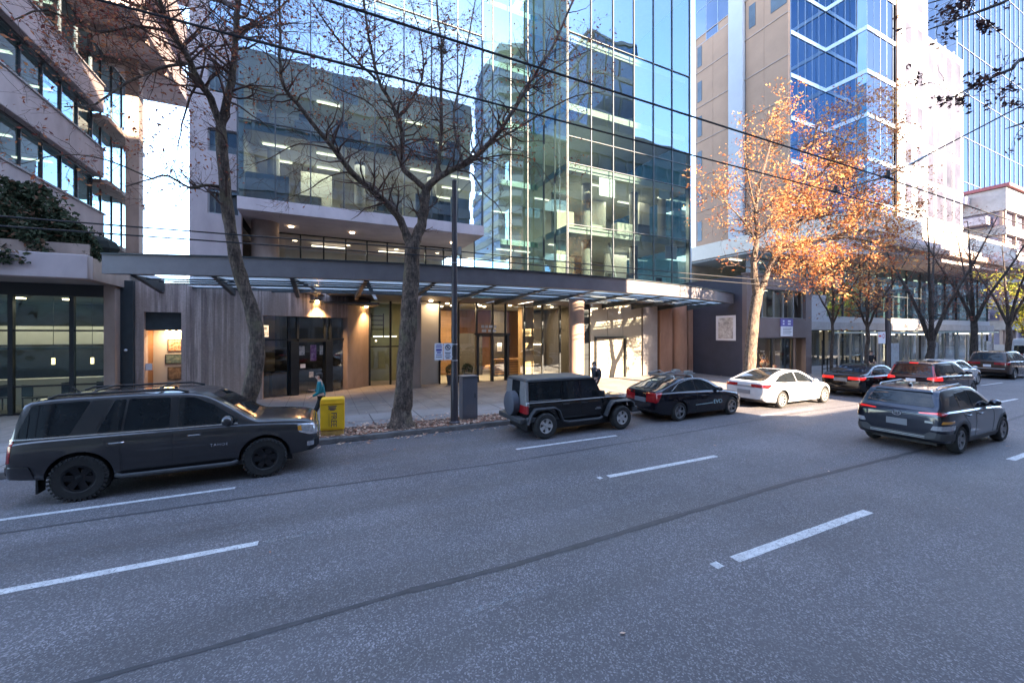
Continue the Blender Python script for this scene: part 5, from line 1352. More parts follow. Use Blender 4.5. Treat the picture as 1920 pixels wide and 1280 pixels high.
for i in range(NB):
    t = -0.96 + 1.92 * i / (NB - 1)
    p, q = arc(t, 0.41, 4.82), arc(t, 0, 4.82)
    e = Vector((p.x, 20.3 if t > -.2 else 19.75, 4.68)); k = Vector((e.x - p.x, e.y - p.y, 0)).normalized()
    b = MB()
    sxv = Vector((k.y, -k.x, 0)) * 0.07
    for s in (1,):
        A = [p + Vector((0, 0, .22)), p + Vector((0, 0, -.05)), e + Vector((0, 0, -.24)), e + Vector((0, 0, .3))]
        v0 = len(b.v)
        for sg in (-1, 1):
            b.v += [tuple(a + sxv * sg) for a in A]
        for f in ((0, 1, 2, 3), (7, 6, 5, 4), (0, 4, 5, 1), (1, 5, 6, 2), (2, 6, 7, 3), (3, 7, 4, 0)):
            b.f.append(tuple(v0 + j for j in f)); b.m.append(0)
    b.build('beam', M['steeldark'], can, fix=True)
def panel_row(o0, o1, z, name, mat, idx):
    for i in idx:
        t0 = -0.96 + 1.92 * i / (NB - 1) + 0.006; t1 = -0.96 + 1.92 * (i + 1) / (NB - 1) - 0.006
        b = MB(); n = 5
        for k in range(n):
            a, c = t0 + (t1 - t0) * k / n, t0 + (t1 - t0) * (k + 1) / n
            z1_ = z - (o1 - o0) * .02; b.face([arc(a, o0, z), arc(c, o0, z), arc(c, o1, z1_), arc(a, o1, z1_)])
        b.build(name, mat, can, fix=True)
panel_row(0.42, 2.55, 4.79, 'skylight_panel', M['skylight'], range(NB - 1))
panel_row(2.78, 4.55, 4.745, 'skylight_panel', M['skylight'], (0, 1, 2, 3, 4, 5, 6, 7, 8))
panel_row(2.78, 4.55, 4.745, 'roof_panel', M['steel'], (9, 10, 11))
panel_row(4.78, 8.0, 4.70, 'roof_panel', M['steel'], range(NB - 1))
for i in range(NB - 1):
    for o in (0.95, 1.5, 2.05, 3.2, 3.7, 4.2):
        t0 = -0.96 + 1.92 * i / (NB - 1); b = MB(); zz_ = 4.76 - o * .02; b.bar(arc(t0, o, zz_), arc(t0 + 1.92 / (NB - 1), o, zz_), .05, .05); b.build('purlin', M['steeldark'], can)

# ---- ground floor under the canopy
# board-marked wall with the picture niche and the shop opening
wall_with_holes(B, 'board_marked_wall', -6.3, -2.2, 0.1, 4.86, [(-6.05, -4.92, 0.1, 3.72)], 19.8, 20.2, M['board'])
def angled_wall(p, q, th, z0, z1, mat, name='board_marked_wall'):
    p = Vector((*p, 0)); q = Vector((*q, 0)); d = (q - p); u = d.normalized(); n = Vector((-u.y, u.x, 0))
    b = MB(); b.obox((p + q) / 2 + n * (th / 2) + Vector((0, 0, (z0 + z1) / 2)), d / 2, n * (th / 2), Vector((0, 0, (z1 - z0) / 2))); return b.build(name, mat, B)
e0, e1, e2 = (-2.2, 19.8), (1.2, 21.36), (2.3, 22.5)
angled_wall(e0, e1, 0.4, 3.66, 4.86, M['board'], 'lintel_wall')
angled_wall(e1, e2, 0.4, 0.1, 4.86, M['concwarm'], 'angled_pier')
# picture niche
bb('niche_panel', -6.05, -4.92, 19.98, 20.1, 3.02, 3.72, M['steeldark'])
bb('niche_back', -6.05, -4.92, 20.75, 20.85, 0.1, 3.6, M['cream'])
bb('niche_side', -6.12, -6.052, 20.2, 20.85, 0.1, 3.6, M['wood'])
bb('niche_side', -4.918, -4.85, 20.2, 20.85, 0.1, 3.6, M['cream'])
bb('niche_soffit', -6.05, -4.92, 20.2, 20.75, 3.05, 3.15, M['cream'])
pr_ = thing('track_light', 'row of three small warm spotlights above the pictures in the wall niche', 'spotlight', (-5.38, 20.6, 2.98))
for dx in (-.2, 0, .2):
    b = MB(); b.ball((dx, 0, 0), 0.045); b.build('bulb', M['warmglow'], pr_)
b = MB(); b.box(-.35, .35, -.02, .02, 0.04, 0.07); b.build('track', M['black'], pr_)
pl = bpy.data.lights.new('niche_lamp_light', 'AREA'); pl.energy = 3; pl.size = 0.5; pl.color = (1, .78, .50)
po = bpy.data.objects.new('niche_lamp_light', pl); COL.objects.link(po); po.location = (-5.38, 20.35, 2.95); po.rotation_euler = (R(25), 0, 0)
M['art1'] = blob_mat('artwork_orange', [(0.05, 0.02, 0.015), (0.4, 0.12, 0.04), (0.62, 0.4, 0.25), (0.2, 0.06, 0.03)], 14)
M['art2'] = blob_mat('artwork_green', [(0.03, 0.04, 0.035), (0.12, 0.16, 0.13), (0.25, 0.25, 0.2)], 12)
M['art3'] = blob_mat('artwork_brown', [(0.05, 0.03, 0.02), (0.22, 0.13, 0.07), (0.4, 0.28, 0.16)], 7)
for nm, lab, x, z, w, h, m in (('art1', 'orange abstract picture lit by spotlights, top one in the wall niche', -5.36, 2.42, 0.46, 0.50, 'art1'),
                               ('art2', 'wide dark green picture in the middle of the wall niche', -5.36, 1.86, 0.62, 0.38, 'art2'),
                               ('art3', 'brown picture with a light curve, lowest one in the wall niche', -5.36, 1.28, 0.46, 0.52, 'art3')):
    t = thing('framed_picture', lab, 'picture', (x, 20.74, z), group='pictures hung in the wall niche')
    b = MB(); b.box(-w / 2, w / 2, -.03, 0, -h / 2, h / 2); b.build('frame', M['black'], t)
    b = MB(); b.face([(-w / 2 + .03, -.033, -h / 2 + .03), (w / 2 - .03, -.033, -h / 2 + .03), (w / 2 - .03, -.033, h / 2 - .03), (-w / 2 + .03, -.033, h / 2 - .03)]); b.build('canvas', M[m], t)
t = MB(); t.box(-.1, .1, -.012, 0, -.13, .13); o = t.build('notice', M['signwhite'], loc=(-5.95, 19.96, 1.62)); tag(o, 'small white notice card at the left edge of the picture niche', 'notice')
# pier between the two buildings
bb('dark_pier', -6.66, -6.302, 19.6, 20.6, 0.1, 4.86, M['steeldark'])
b = MB(); b.ball((-6.5, 19.57, 2.28), 0.05); b.build('wall_light', M['signwhite'], B)

def glazed_front(p, q, xs, z0, z1, door=None, glass='shopglass', bars=()):
    """shop window from plan point p to q; xs = positions of posts (0..1)"""
    p = Vector((*p, 0)); q = Vector((*q, 0)); d = q - p; u = d.normalized(); n = Vector((u.y, -u.x, 0))
    for a, c in zip(xs[:-1], xs[1:]):
        rows = [z0, *[z for (a_, c_, z) in bars if a_ <= a and c <= c_], z1]
        for z_, zz in zip(rows[:-1], rows[1:]):
            b = MB(); A, C = p + d * a, p + d * c
            b.face([A + Vector((0, 0, z_)), C + Vector((0, 0, z_)), C + Vector((0, 0, zz)), A + Vector((0, 0, zz))]); b.build('shop_window', M[glass], B)
    for a in xs:
        b = MB(); w = 0.05
        b.obox(p + d * a + Vector((0, 0, (z0 + z1) / 2)), u * w, n * .06, Vector((0, 0, (z1 - z0) / 2))); b.build('window_post', M['frame'], B)
    for (a, c, z) in bars:
        b = MB(); b.obox(p + d * ((a + c) / 2) + Vector((0, 0, z)), d * ((c - a) / 2), n * .05, Vector((0, 0, .035))); b.build('transom', M['frame'], B)
# cafe shop front with open door surround
off = Vector((-0.41, 0.9, 0)).normalized() * 0.25
f0 = (e0[0] + off.x, e0[1] + off.y); f1 = (e1[0] + off.x, e1[1] + off.y)
glazed_front(f0, f1, [0.0, 0.30, 0.40, 0.73, 0.80, 1.0], 0.14, 3.66, bars=((0, 0.30, 2.62), (0.40, 0.73, 2.55), (.3, .4, 2.62), (.73, .8, 2.55), (.8, 1, 2.62)))
def along(t, dz=0, out=0.0):
    p = Vector((f0[0], f0[1], 0)); q = Vector((f1[0], f1[1], 0)); d = q - p; u = d.normalized(); n = Vector((u.y, -u.x, 0))
    return p + d * t + n * out + Vector((0, 0, dz))
ang = math.atan2(f1[1] - f0[1], f1[0] - f0[0])
for t_ in (0.345, 0.765):
    b = MB(); b.obox(along(t_, 1.35, 0.1), Vector((math.cos(ang), math.sin(ang), 0)) * .16, Vector((math.sin(ang), -math.cos(ang), 0)) * .12, Vector((0, 0, 1.21))); b.build('door_surround', M['frame'], B)
b = MB(); b.obox(along(0.565, 2.58, 0.1), Vector((math.cos(ang), math.sin(ang), 0)) * .64, Vector((math.sin(ang), -math.cos(ang), 0)) * .11, Vector((0, 0, .07))); b.build('door_surround', M['frame'], B)
M['poster1'] = blob_mat('poster_violet', [(0.10, 0.04, 0.12), (0.22, 0.10, 0.24), (0.5, 0.42, 0.5)], 6)
M['poster2'] = blob_mat('poster_pale', [(0.05, 0.05, 0.05), (0.5, 0.46, 0.42), (0.75, 0.7, 0.66)], 8)
for lab, t_, z, w, h, m in (('pale drink poster hung in the upper left of the shop door', 0.445, 2.12, .26, .42, 'poster2'), ('violet poster hung in the middle of the shop door glass', 0.585, 2.0, .27, .74, 'poster1'),
                            ('narrow pale poster at the right edge of the shop door', 0.685, 2.12, .16, .44, 'poster2'), ('small white square notice at eye level on the shop door', 0.46, 1.42, .22, .18, 'signwhite'),
                            ('white bag-shaped sign low on the shop door', 0.56, 1.0, .20, .26, 'poster2')):
    b = MB(); b.box(-w / 2, w / 2, -.008, .008, -h / 2, h / 2); o = b.build('poster', M[m], loc=along(t_, z, 0.03)); o.rotation_euler = (0, 0, ang)
    tag(o, lab, 'poster', 'posters and notices on the shop door')
lb = thing('lit_sign', 'glowing cream street number sign inside the shop window beside the tree trunk', 'sign', along(0.05, 3.0, -0.15), ang)
b = MB(); b.box(-.17, .17, -.03, .03, -.25, .25); b.build('panel', emat('lit_sign_glow', (1.0, .68, .45), .22), lb)
text_mesh('lettering', '725', 0.2, M['woodlight'], lb, (0.02, -.034, -.12), (R(90), 0, 0))
for zz_ in (.08, .15):
    b = MB(); b.box(-.11, .10, -.034, -.0305, zz_ - .02, zz_ + .02); b.build('printed_line', M['woodlight'], lb)
# cafe inside
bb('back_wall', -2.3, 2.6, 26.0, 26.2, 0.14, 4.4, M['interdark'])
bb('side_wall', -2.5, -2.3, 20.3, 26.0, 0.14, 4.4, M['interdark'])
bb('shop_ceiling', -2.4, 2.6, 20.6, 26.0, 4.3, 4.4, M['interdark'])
ct = thing('shop_counter', 'low wooden counter standing behind the shop window near the tree', 'counter', (-1.55, 20.95, 0.145), ang)
b = MB(); b.box(-.5, .5, -.2, .2, 0, 1.02); b.build('cabinet', M['wood'], ct)
b = MB(); b.box(-.54, .54, -.24, .24, 1.02, 1.07); b.build('worktop', M['black'], ct)
for x in (-1.2, 0.2, 1.4):
    for y in (22.3, 24): bb('downlight', x, x + .1, y, y + .1, 4.25, 4.295, M['downlight'])

# wall lamps with warm pools of light
for (px, py, Y, lab) in ((595, 566, 20.62, 'round glowing wall lamp above the shop door'), (687, 574, 22.1, 'round glowing wall lamp on the angled concrete pier')):
    x, z = XA(px, Y), ZA(px, py, Y)
    t = thing('wall_lamp', lab, 'lamp', (x, Y, z), ang, group='glowing lamps on the entrance wall')
    b = MB(); b.box(-.05, .05, .05, .3, -.04, .04); b.build('bracket', M['black'], t)
    b = MB(); b.ball((0, 0, 0), 0.085); b.build('bulb', M['warmglow'], t)
    b = MB(); b.lathe([(0.03, .13), (0.13, .1), (0.14, .07)], 16, axis='z'); b.build('shade', M['black'], t)
    L = bpy.data.lights.new('wall_lamp_light', 'SPOT'); L.energy = 55; L.spot_size = R(95); L.spot_blend = 0.8; L.shadow_soft_size = .08; L.color = (1, .60, .26)
    lo = bpy.data.objects.new('wall_lamp_light', L); COL.objects.link(lo); lo.location = (x + .06, Y - .14, z - .12); lo.rotation_euler = (R(12), 0, 0)

# recessed side glazing, square column, lobby
glazed_front((2.35, 22.55), (4.9, 22.55), [0, .42, .75, 1], 0.14, 4.75, bars=((0, .42, 2.2), (.42, .75, 2.2)))
bb('inner_wall', 2.4, 4.9, 24.6, 24.8, 0.14, 4.8, pmat('greenish_wall', (0.30, 0.33, 0.22), 0.8, var=.1))
bb('strip_light', 2.7, 4.0, 24.0, 24.1, 2.7, 2.76, M['strip'])
for (x, z) in ((2.75, 2.5), (4.2, 2.6)):
    b = MB(); b.ball((x, 23.2, z), 0.04); b.build('lamp_bulb', M['downlight'], B)
b = MB()
for z in (3.1, 3.35, 3.6, 3.85): b.box(2.55, 3.15, 23.4, 23.45, z, z + .05)
b.box(2.5, 2.55, 23.4, 23.45, 2.7, 4.0); b.box(3.15, 3.2, 23.4, 23.45, 2.7, 4.0); b.build('ladder_shelf', M['black'], B)
bb('column', 3.75, 4.62, 20.5, 21.3, 0.1, 4.86, M['concwarm'], 0.03)
bb('lobby_pier', 4.9, 5.9, 21.7, 22.1, 0.14, 4.6, M['interior'])
glazed_front((5.9, 21.7), (14.9, 21.7), [0, .12, .24, .35, .44, .58, .72, .86, 1], 0.14, 4.7, bars=((.24, .44, 2.75),))
for xx in (8.0, 8.9, 9.9): bb('door_post', xx, xx + .14, 21.5, 21.68, 0.14, 2.8, M['frame'])
bb('door_header', 7.9, 10.1, 21.5, 21.66, 2.8, 2.92, M['frame'])
for k, (x, w, z) in enumerate(((8.42, .12, 3.3), (8.66, .08, 3.3), (8.92, .14, 3.3), (9.2, .09, 3.3), (8.5, .2, 3.05), (8.84, .1, 3.05), (9.14, .16, 3.05))):
    bb('frosted_mark', x - w / 2 - .03, x + w / 2 + .03, 21.64, 21.66, z - .075, z + .075, M['alu'])
bb('lobby_back', 2.5, 15.2, 28.6, 28.8, 0.14, 4.7, M['wood'])
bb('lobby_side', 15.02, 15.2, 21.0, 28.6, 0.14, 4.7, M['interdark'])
bb('lobby_floor', 5.0, 15.0, 21.8, 28.6, 0.143, 0.152, M['interior'])
bb('lobby_ceiling', 2.4, 15.2, 21.8, 28.6, 4.66, 4.8, M['ceil'])
bb('lobby_screen', 10.2, 11.3, 24.6, 24.8, 0.16, 4.4, M['interdark'])
bb('lobby_screen', 6.0, 7.9, 26.0, 26.2, 0.16, 4.4, M['woodlight'])
bb('lobby_screen', 8.0, 9.7, 25.0, 25.2, 0.16, 2.9, M['interdark'])
bb('lobby_screen', 13.2, 14.8, 25.6, 25.8, 0.16, 4.4, M['interdark'])
bb('lobby_column', 11.45, 12.25, 22.6, 23.2, 0.16, 4.64, pmat('gold_brown_stone', (0.42, 0.28, 0.14), .5, var=.2, scale=2))
for k in range(4): bb('wall_slot_light', 12.9, 14.6, 25.5, 25.55, 2.1 + .0 * k, 2.14, M['downlight']) if k == 0 else None
for (x, y) in ((6.6, 22.6), (7.4, 24.3), (8.5, 22.8), (9.6, 24.4), (10.6, 22.6), (12.6, 22.5), (13.6, 22.6), (7.0, 25.3), (9.0, 23.6), (12.8, 24.4), (5.3, 21.2)):
    b = MB(); b.cyl(x, y, 4.60, 4.655, 0.10, 16); b.build('downlight', M['downlight'], B)
for (x, y, e) in ((7.2, 23.6, 70), (10.2, 23.4, 60), (13.4, 23.6, 50), (5.6, 21.35, 12)):
    L = bpy.data.lights.new('lobby_light', 'AREA'); L.energy = e * .34; L.size = 0.8; L.color = (1, .70, .40)
    lo = bpy.data.objects.new('lobby_light', L); COL.objects.link(lo); lo.location = (x, y, 4.5)
rd = thing('reception_desk', 'slatted wooden reception desk inside the lobby', 'desk', (11.0, 24.0, 0.152))
b = MB()
for k in range(6): b.box(-.95, .95, -.3, -.26, .12 + k * .16, .22 + k * .16)
b.build('front_slats', M['woodlight'], rd)
b = MB(); b.box(-.95, .95, -.255, .3, 0, 1.05); b.build('body', M['interdark'], rd)
b = MB(); b.box(-1, 1, -.34, .34, 1.05, 1.1); b.build('top', M['woodlight'], rd)
nb = MB(); nb.box(-.16, .16, -.01, .01, -.3, .3); o = nb.build('notice_board', M['signwhite'], loc=(10.75, 24.58, 2.0)); tag(o, 'white rectangular notice with a dark heading on the lobby screen', 'notice')
b = MB(); b.box(-.1, .1, -.016, -.011, .17, .22); b.build('heading', M['signink'], o)
for k in range(5):
    b = MB(); b.box(-.1, .1, -.016, -.011, .06 - k * .05, .075 - k * .05); b.build('text_line', M['cabinet'], o)
for k, (x, lab) in enumerate(((6.35, 'dark round planter with a clipped shrub left of the lobby doors'), (7.25, 'dark round planter with a clipped shrub beside the lobby doors'))):
    t = thing('planter', lab, 'planter', (x, 20.95, .142), group='planters outside the lobby')
    b = MB(); b.lathe([(.001, 0), (.2, 0), (.27, .5), (.29, .52), (.25, .52), (.24, .46), (.001, .46)], 24, axis='z'); b.build('pot', M['navy'], t, 40)
    b = MB(); rp_ = random.Random(k)
    for _ in range(420):
        a, e = rp_.uniform(0, 6.28), rp_.uniform(-.6, 1.57); q = Vector((math.cos(a) * math.cos(e), math.sin(a) * math.cos(e), math.sin(e))) * .3 * rp_.uniform(.75, 1.08) + Vector((0, 0, .8))
        u = Vector((rp_.gauss(0, 1), rp_.gauss(0, 1), rp_.gauss(0, 1))).normalized() * .05; w = u.orthogonal() * .5; b.face([q - u, q - w, q + u, q + w])
    b.build('foliage', M['leafhedge'], t)
# round columns and cream panels
b = MB(); cx = XA(1081, 17.9); b.cyl(cx, 17.9, 0.1, 4.80, 0.40, 40); b.build('round_column', M['rust2'], B, 40)
PY = 20.2
for (pa, pb_, mt) in ((1107, 1139, 'cream'), (1139, 1168, 'cream'), (1168, 1203, 'cream')):
    x0, x1 = XA(pa, PY), XA(pb_, PY)
    wall_with_holes(B, 'cladding_panel', x0 + .012, x1 - .012, 0.142, 4.84, [(max(x0 + .012, XA(1117, PY)), min(x1 - .012, XA(1172, PY)), .142, 2.62)], PY, PY + .1, M['panelcream'] if 'panelcream' in M else M['cream'])
xd0, xd1 = XA(1117, PY), XA(1170, PY)
dr = MB(); dr.box(xd0 - .1, xd0, PY - .14, PY - .003, .142, 2.7); dr.box(xd1, xd1 + .1, PY - .14, PY - .003, .142, 2.7); dr.box(xd0, xd1, PY - .14, PY - .003, 2.6, 2.7); dd = dr.build('door_frame', M['frame'], B)
xm = (xd0 + xd1) / 2
for (a, c, h) in ((xd0 + .02, xm - .008, xm - .12), (xm + .008, xd1 - .02, xm + .12)):
    d_ = part_box(dd, 'door_leaf', a, c, PY + .02, PY + .06, .15, 2.6, M['panelcream'])
    b = MB(); b.tube([(h, PY - .03, 1.0), (h, PY - .03, 1.4)], .015, 8); b.tube([(h, PY - .03, 1.05), (h, PY + .02, 1.05)], .01, 6); b.tube([(h, PY - .03, 1.35), (h, PY + .02, 1.35)], .01, 6); b.build('handle', M['black'], d_)
bb('dark_reveal', XA(1098, PY), XA(1107, PY) - .002, PY + .15, PY + .4, .142, 4.84, M['frame'])
bb('grey_pilaster', XA(1205, PY), XA(1232, PY), PY - .05, PY + .4, .142, 4.84, M['conc'], .02)
bb('brown_pilaster', XA(1236, PY), XA(1259, PY), PY - .1, PY + .4, .142, 4.84, M['rust'], .02)
b = MB(); b.cyl(22.45, PY + .2, .1, 4.84, .62, 40); b.build('round_column', M['rust'], B, 40)
bb('brown_pilaster', 23.1, 23.56, PY - .15, PY + .5, .142, 4.84, M['rust'], .02)
bb('back_wall', 14.8, 23.55, PY + .6, PY + .8, .142, 4.84, M['interdark'])
bb('spandrel', 14.9, 23.55, 20.42, 20.62, 4.85, 5.0, M['conc'])

# ================================================================= left building: glazed podium with hedge, stepped upper floors
A = thing('podium_building', 'pale concrete building with stepped ribbon windows above a glazed ground floor', 'building', (0, 0, 0))
def ab(name, x0, x1, y0, y1, z0, z1, mat, bev=0): return part_box(A, name, x0, x1, y0, y1, z0, z1, mat, bev)
ab('fascia', -45, -6.55, 17.0, 17.35, 4.6, 5.34, M['concpink'], .02)
ab('fascia_side', -6.9, -6.55, 17.352, 20.1, 4.6, 5.30, M['concwarm'])
ab('soffit', -45, -6.92, 17.352, 19.4, 4.62, 4.72, M['conc'])
ab('parapet', -45, -6.7, 17.5, 17.75, 5.34, 5.75, M['concwarm'])
ab('parapet_side', -6.95, -6.7, 17.752, 22.5, 5.301, 5.78, M['concwarm'])
ab('roof_slab', -45, -6.96, 17.752, 40, 5.0, 5.32, M['conc'])
ab('header', -45, -6.98, 19.36, 19.6, 4.2, 4.62, M['black'])
ab('pier', -6.98, -6.665, 19.2, 19.7, .142, 4.6, M['concwarm'], .02)
px_ = [-16.9, -15.4, -13.9, -12.4, -10.9, -9.4, -7.9, -6.98]
for i, (x0, x1) in enumerate(zip(px_[:-1], px_[1:])):
    for (z0, z1) in ((.16, 1.1), (1.1, 3.0), (3.0, 4.2)):
        b = MB(); b.face([(x0, 19.5, z0), (x1, 19.5, z0), (x1, 19.5, z1), (x0, 19.5, z1)]); b.build('shop_window', M['tealshop'], A)
    ab('window_post', x0 - .06, x0 + .06, 19.42, 19.58, .142, 4.2, M['frame'])
for z in (1.1, 3.0, .18): ab('transom', -16.9, -6.98, 19.44, 19.56, z - .03, z + .03, M['frame'])
ab('inner_bulkhead', -17, -7, 23.2, 23.5, 2.45, 3.2, M['interior'])
ab('inner_rail', -17, -7, 20.6, 20.7, 2.32, 2.42, M['cream'])
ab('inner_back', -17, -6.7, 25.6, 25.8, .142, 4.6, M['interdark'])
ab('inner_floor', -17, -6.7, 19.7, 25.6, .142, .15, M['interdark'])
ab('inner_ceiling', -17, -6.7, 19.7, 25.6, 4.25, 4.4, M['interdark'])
ab('inner_counter', -16, -8.2, 22.4, 23.0, .15, 1.1, M['interior'])
for (px, py) in ((100, 677), (173, 676)):
    Y = 21.0; t = thing('pendant_lamp', 'small glowing pendant lamp inside the dark window, %s the two' % ('left of' if px == 100 else 'right of'), 'lamp', (XA(px, Y), Y, ZA(px, py, Y)), group='pendant lamps inside the corner window')
    b = MB(); b.cyl(0, 0, -.12, .12, .05, 12); b.build('shade', M['pendant'], t)
    b = MB(); b.tube([(0, 0, .12), (0, 0, 4.25 - t.location.z)], .008, 5); b.build('cord', M['black'], t)
for x in (-10.3, -9.0, -7.6, -12): ab('downlight', x, x + .22, 21.5, 21.7, 4.2, 4.245, M['downlight'])
for x in (-8.3, -10.8):
    L = bpy.data.lights.new('cafe_light', 'AREA'); L.energy = 8; L.size = 1.6; L.color = (1, .86, .66)
    lo = bpy.data.objects.new('cafe_light', L); COL.objects.link(lo); lo.location = (x, 22.0, 4.1)
for k, x in enumerate((-7.5, -8.4, -9.3, -10.4, -11.4)):
    t = thing('cafe_chair', 'dark chair inside the corner window, %s along the glass' % ('first', 'second', 'third', 'fourth', 'fifth')[k], 'chair', (x, 20.5 + .3 * (k % 2), .15), k * 1.3, 'chairs inside the corner window')
    b = MB(); b.box(-.22, .22, -.22, .22, .43, .47); b.build('seat', M['black'], t)
    b = MB(); b.box(-.22, .22, .19, .22, .5, .92); b.build('backrest', M['black'], t)
    for sx_ in (-.2, .2):
        for sy_ in (-.2, .2):
            b = MB(); b.box(sx_ - .015, sx_ + .015, sy_ - .015, sy_ + .015, 0, .43); b.build('leg', M['black'], t)
# upper floors
UX = -11.2
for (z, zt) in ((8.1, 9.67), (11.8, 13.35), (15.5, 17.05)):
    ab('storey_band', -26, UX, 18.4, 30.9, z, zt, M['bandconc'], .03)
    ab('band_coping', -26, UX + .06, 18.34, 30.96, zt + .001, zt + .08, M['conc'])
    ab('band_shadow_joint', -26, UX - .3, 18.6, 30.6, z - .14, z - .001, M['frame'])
ab('ground_band', -26, UX, 18.4, 30.9, 5.33, 5.9, M['concpink'])
zz = [(5.9, 8.0), (9.75, 11.68), (13.43, 15.38), (17.13, 19.8)]
for i, (z0, z1) in enumerate(zz):
    curtain(A, (UX - .5, 18.7), (UX - .5, 30.7), 8, [z0, z1], M['glassteal'], M['mullion'], .06, .1, .003, 30 + i, pane='window_pane', rails=False)
    ab('room_back', -18.2, -18, 18.7, 34, z0, z1, M['interior'])
    ab('room_slab', -18, UX - .6, 18.7, 36, z1, z1 + .05, M['ceil'])
    for k in range(4): ab('ceiling_light', UX - 2.6, UX - 1.2, 19.6 + k * 3, 19.8 + k * 3, z1 - .06, z1 - .01, M['strip'])
curtain(A, (UX - .7, 30.9), (UX - .7, 36.5), 4, [5.9, 8.0, 11.6, 15.3, 19.8], M['glass'], M['mullion'], .05, .1, .002, 35, pane='window_pane')
ab('room_back', UX - 4, UX - 3.8, 34.2, 36.5, 5.9, 19.8, M['interior'])
for z in (11.5, 15.2, 8.0): ab('balcony_slab', UX - .7, UX + .12, 31.0, 36.5, z, z + .24, M['concwarm'])
ab('column', -10.85, -10.2, 32.6, 33.3, 5.3, 19.9, M['concwarm'], .02)
ab('upper_storey', -22, -8.85, 27.5, 38, 19.9, 21.6, M['bandconc'])
ab('upper_storey', -22, -8.75, 27.3, 38, 23.2, 25.2, M['bandconc'])
ab('upper_glazing', -22, -9.3, 27.9, 37.6, 21.6, 23.2, M['winbay'])
ab('upper_glazing', -22, -9.3, 27.9, 37.6, 25.2, 27.5, M['winbay'])
ab('upper_storey', -22, -8.75, 27.3, 38, 27.5, 30, M['bandconc'])
for (x, y) in ((-8.95, 29.8), (-8.95, 33)): ab('soffit_beam', -14, -8.95, y, y + .35, 19.5, 19.898, M['concwarm'])

# ================================================================= low dark building
D = thing('low_shop_building', 'two-storey grey-brown shop building with a dark navy side wall', 'building', (0, 0, 0))
def db(name, x0, x1, y0, y1, z0, z1, mat, bev=0): return part_box(D, name, x0, x1, y0, y1, z0, z1, mat, bev)
DX0, DX1, DY, DH = 23.6, 30.4, 16.15, 6.55
db('side_wall', DX0, DX0 + .3, DY + .3, 34, .1, DH - .05, M['navy'])
wall_with_holes(D, 'front_wall', DX0, DX1, .1, DH, [(24.15, 29.75, 3.9, 5.72), (24.15, 28.5, .15, 2.62), (28.55, 29.75, .15, 2.62)], DY, DY + .3, M['brownrender'])
db('side_wall', DX1 - .3, DX1, DY + .302, 34, .1, DH - .05, M['brownrender'])
db('roof', DX0 + .3, DX1 - .3, DY + .302, 34, DH - .5, DH - .3, M['conc'])
db('cornice', DX0 - .04, DX1 + .04, DY - .05, DY + .35, DH + .001, DH + .1, M['brownrender'])
for (a, c) in ((24.15, 25.4), (25.4, 26.6), (26.6, 27.6), (27.6, 28.7), (28.7, 29.75)): framed_window(D, a + .004, c - .004, 3.9, 5.72, DY + .2, M['alu'], M['shopglass'], .05, False)
db('inner_back', DX0 + .4, DX1 - .4, DY + 3.4, DY + 3.6, 2.7, 6, M['interior'])
db('inner_floor', DX0 + .4, DX1 - .4, DY + .4, DY + 3.3, 3.6, 3.75, M['interior'])
for x in (24.5, 25.8, 27.2, 28.6): db('blind', x, x + .5, DY + .5, DY + .55, 3.95, 5.6, M['cream'])
for x in (25.0, 27.0): db('ceiling_light', x, x + 1, DY + 1.5, DY + 1.7, 5.85, 5.9, M['strip'])
for (a, c) in ((24.15, 26.3), (26.3, 28.5)): framed_window(D, a + .004, c - .004, .15, 2.62, DY + .14, M['frame'], M['shopglass'], .06, False)
db('door_recess', 28.56, 29.74, DY + .9, DY + 1.0, .15, 2.62, M['steeldark'])
db('shop_back', DX0 + .4, 28.5, DY + 3.2, DY + 3.4, .15, 2.7, M['cream'])
db('shop_ceiling', DX0 + .4, 28.5, DY + .4, DY + 3.3, 2.65, 2.7, M['cream'])
L = bpy.data.lights.new('shop_light', 'AREA'); L.energy = 20; L.size = 1.5; L.color = (1, .78, .5)
lo = bpy.data.objects.new('shop_light', L); COL.objects.link(lo); lo.location = (26.2, DY + 1.6, 2.6)
rs = random.Random(5)
M['goods'] = blob_mat('mixed_goods', [(0.04, 0.10, 0.04), (0.5, 0.12, 0.05), (0.6, 0.55, 0.5), (0.08, 0.06, 0.05)], 3)
for k in range(9):
    x = 24.5 + k * .45; h = rs.uniform(.5, 1.7)
    b = MB(); b.cyl(0, 0, 0, h * .35, .14, 10); b.ball((0, 0, h * .35 + .18), (.2, .2, .25)); 
    for q in range(7):
        a = q * .9; b.tube([(0, 0, h * .4), (math.cos(a) * .25, math.sin(a) * .25, h * .75 + .1 * (q % 3))], [.03, .006], 5)
    o = b.build('display_plant', M['goods'], loc=(x, DY + .9 + rs.uniform(0, 1), .15)); tag(o, 'leafy potted plant on display inside the low shop window', 'plant', 'potted plants in the low shop window')
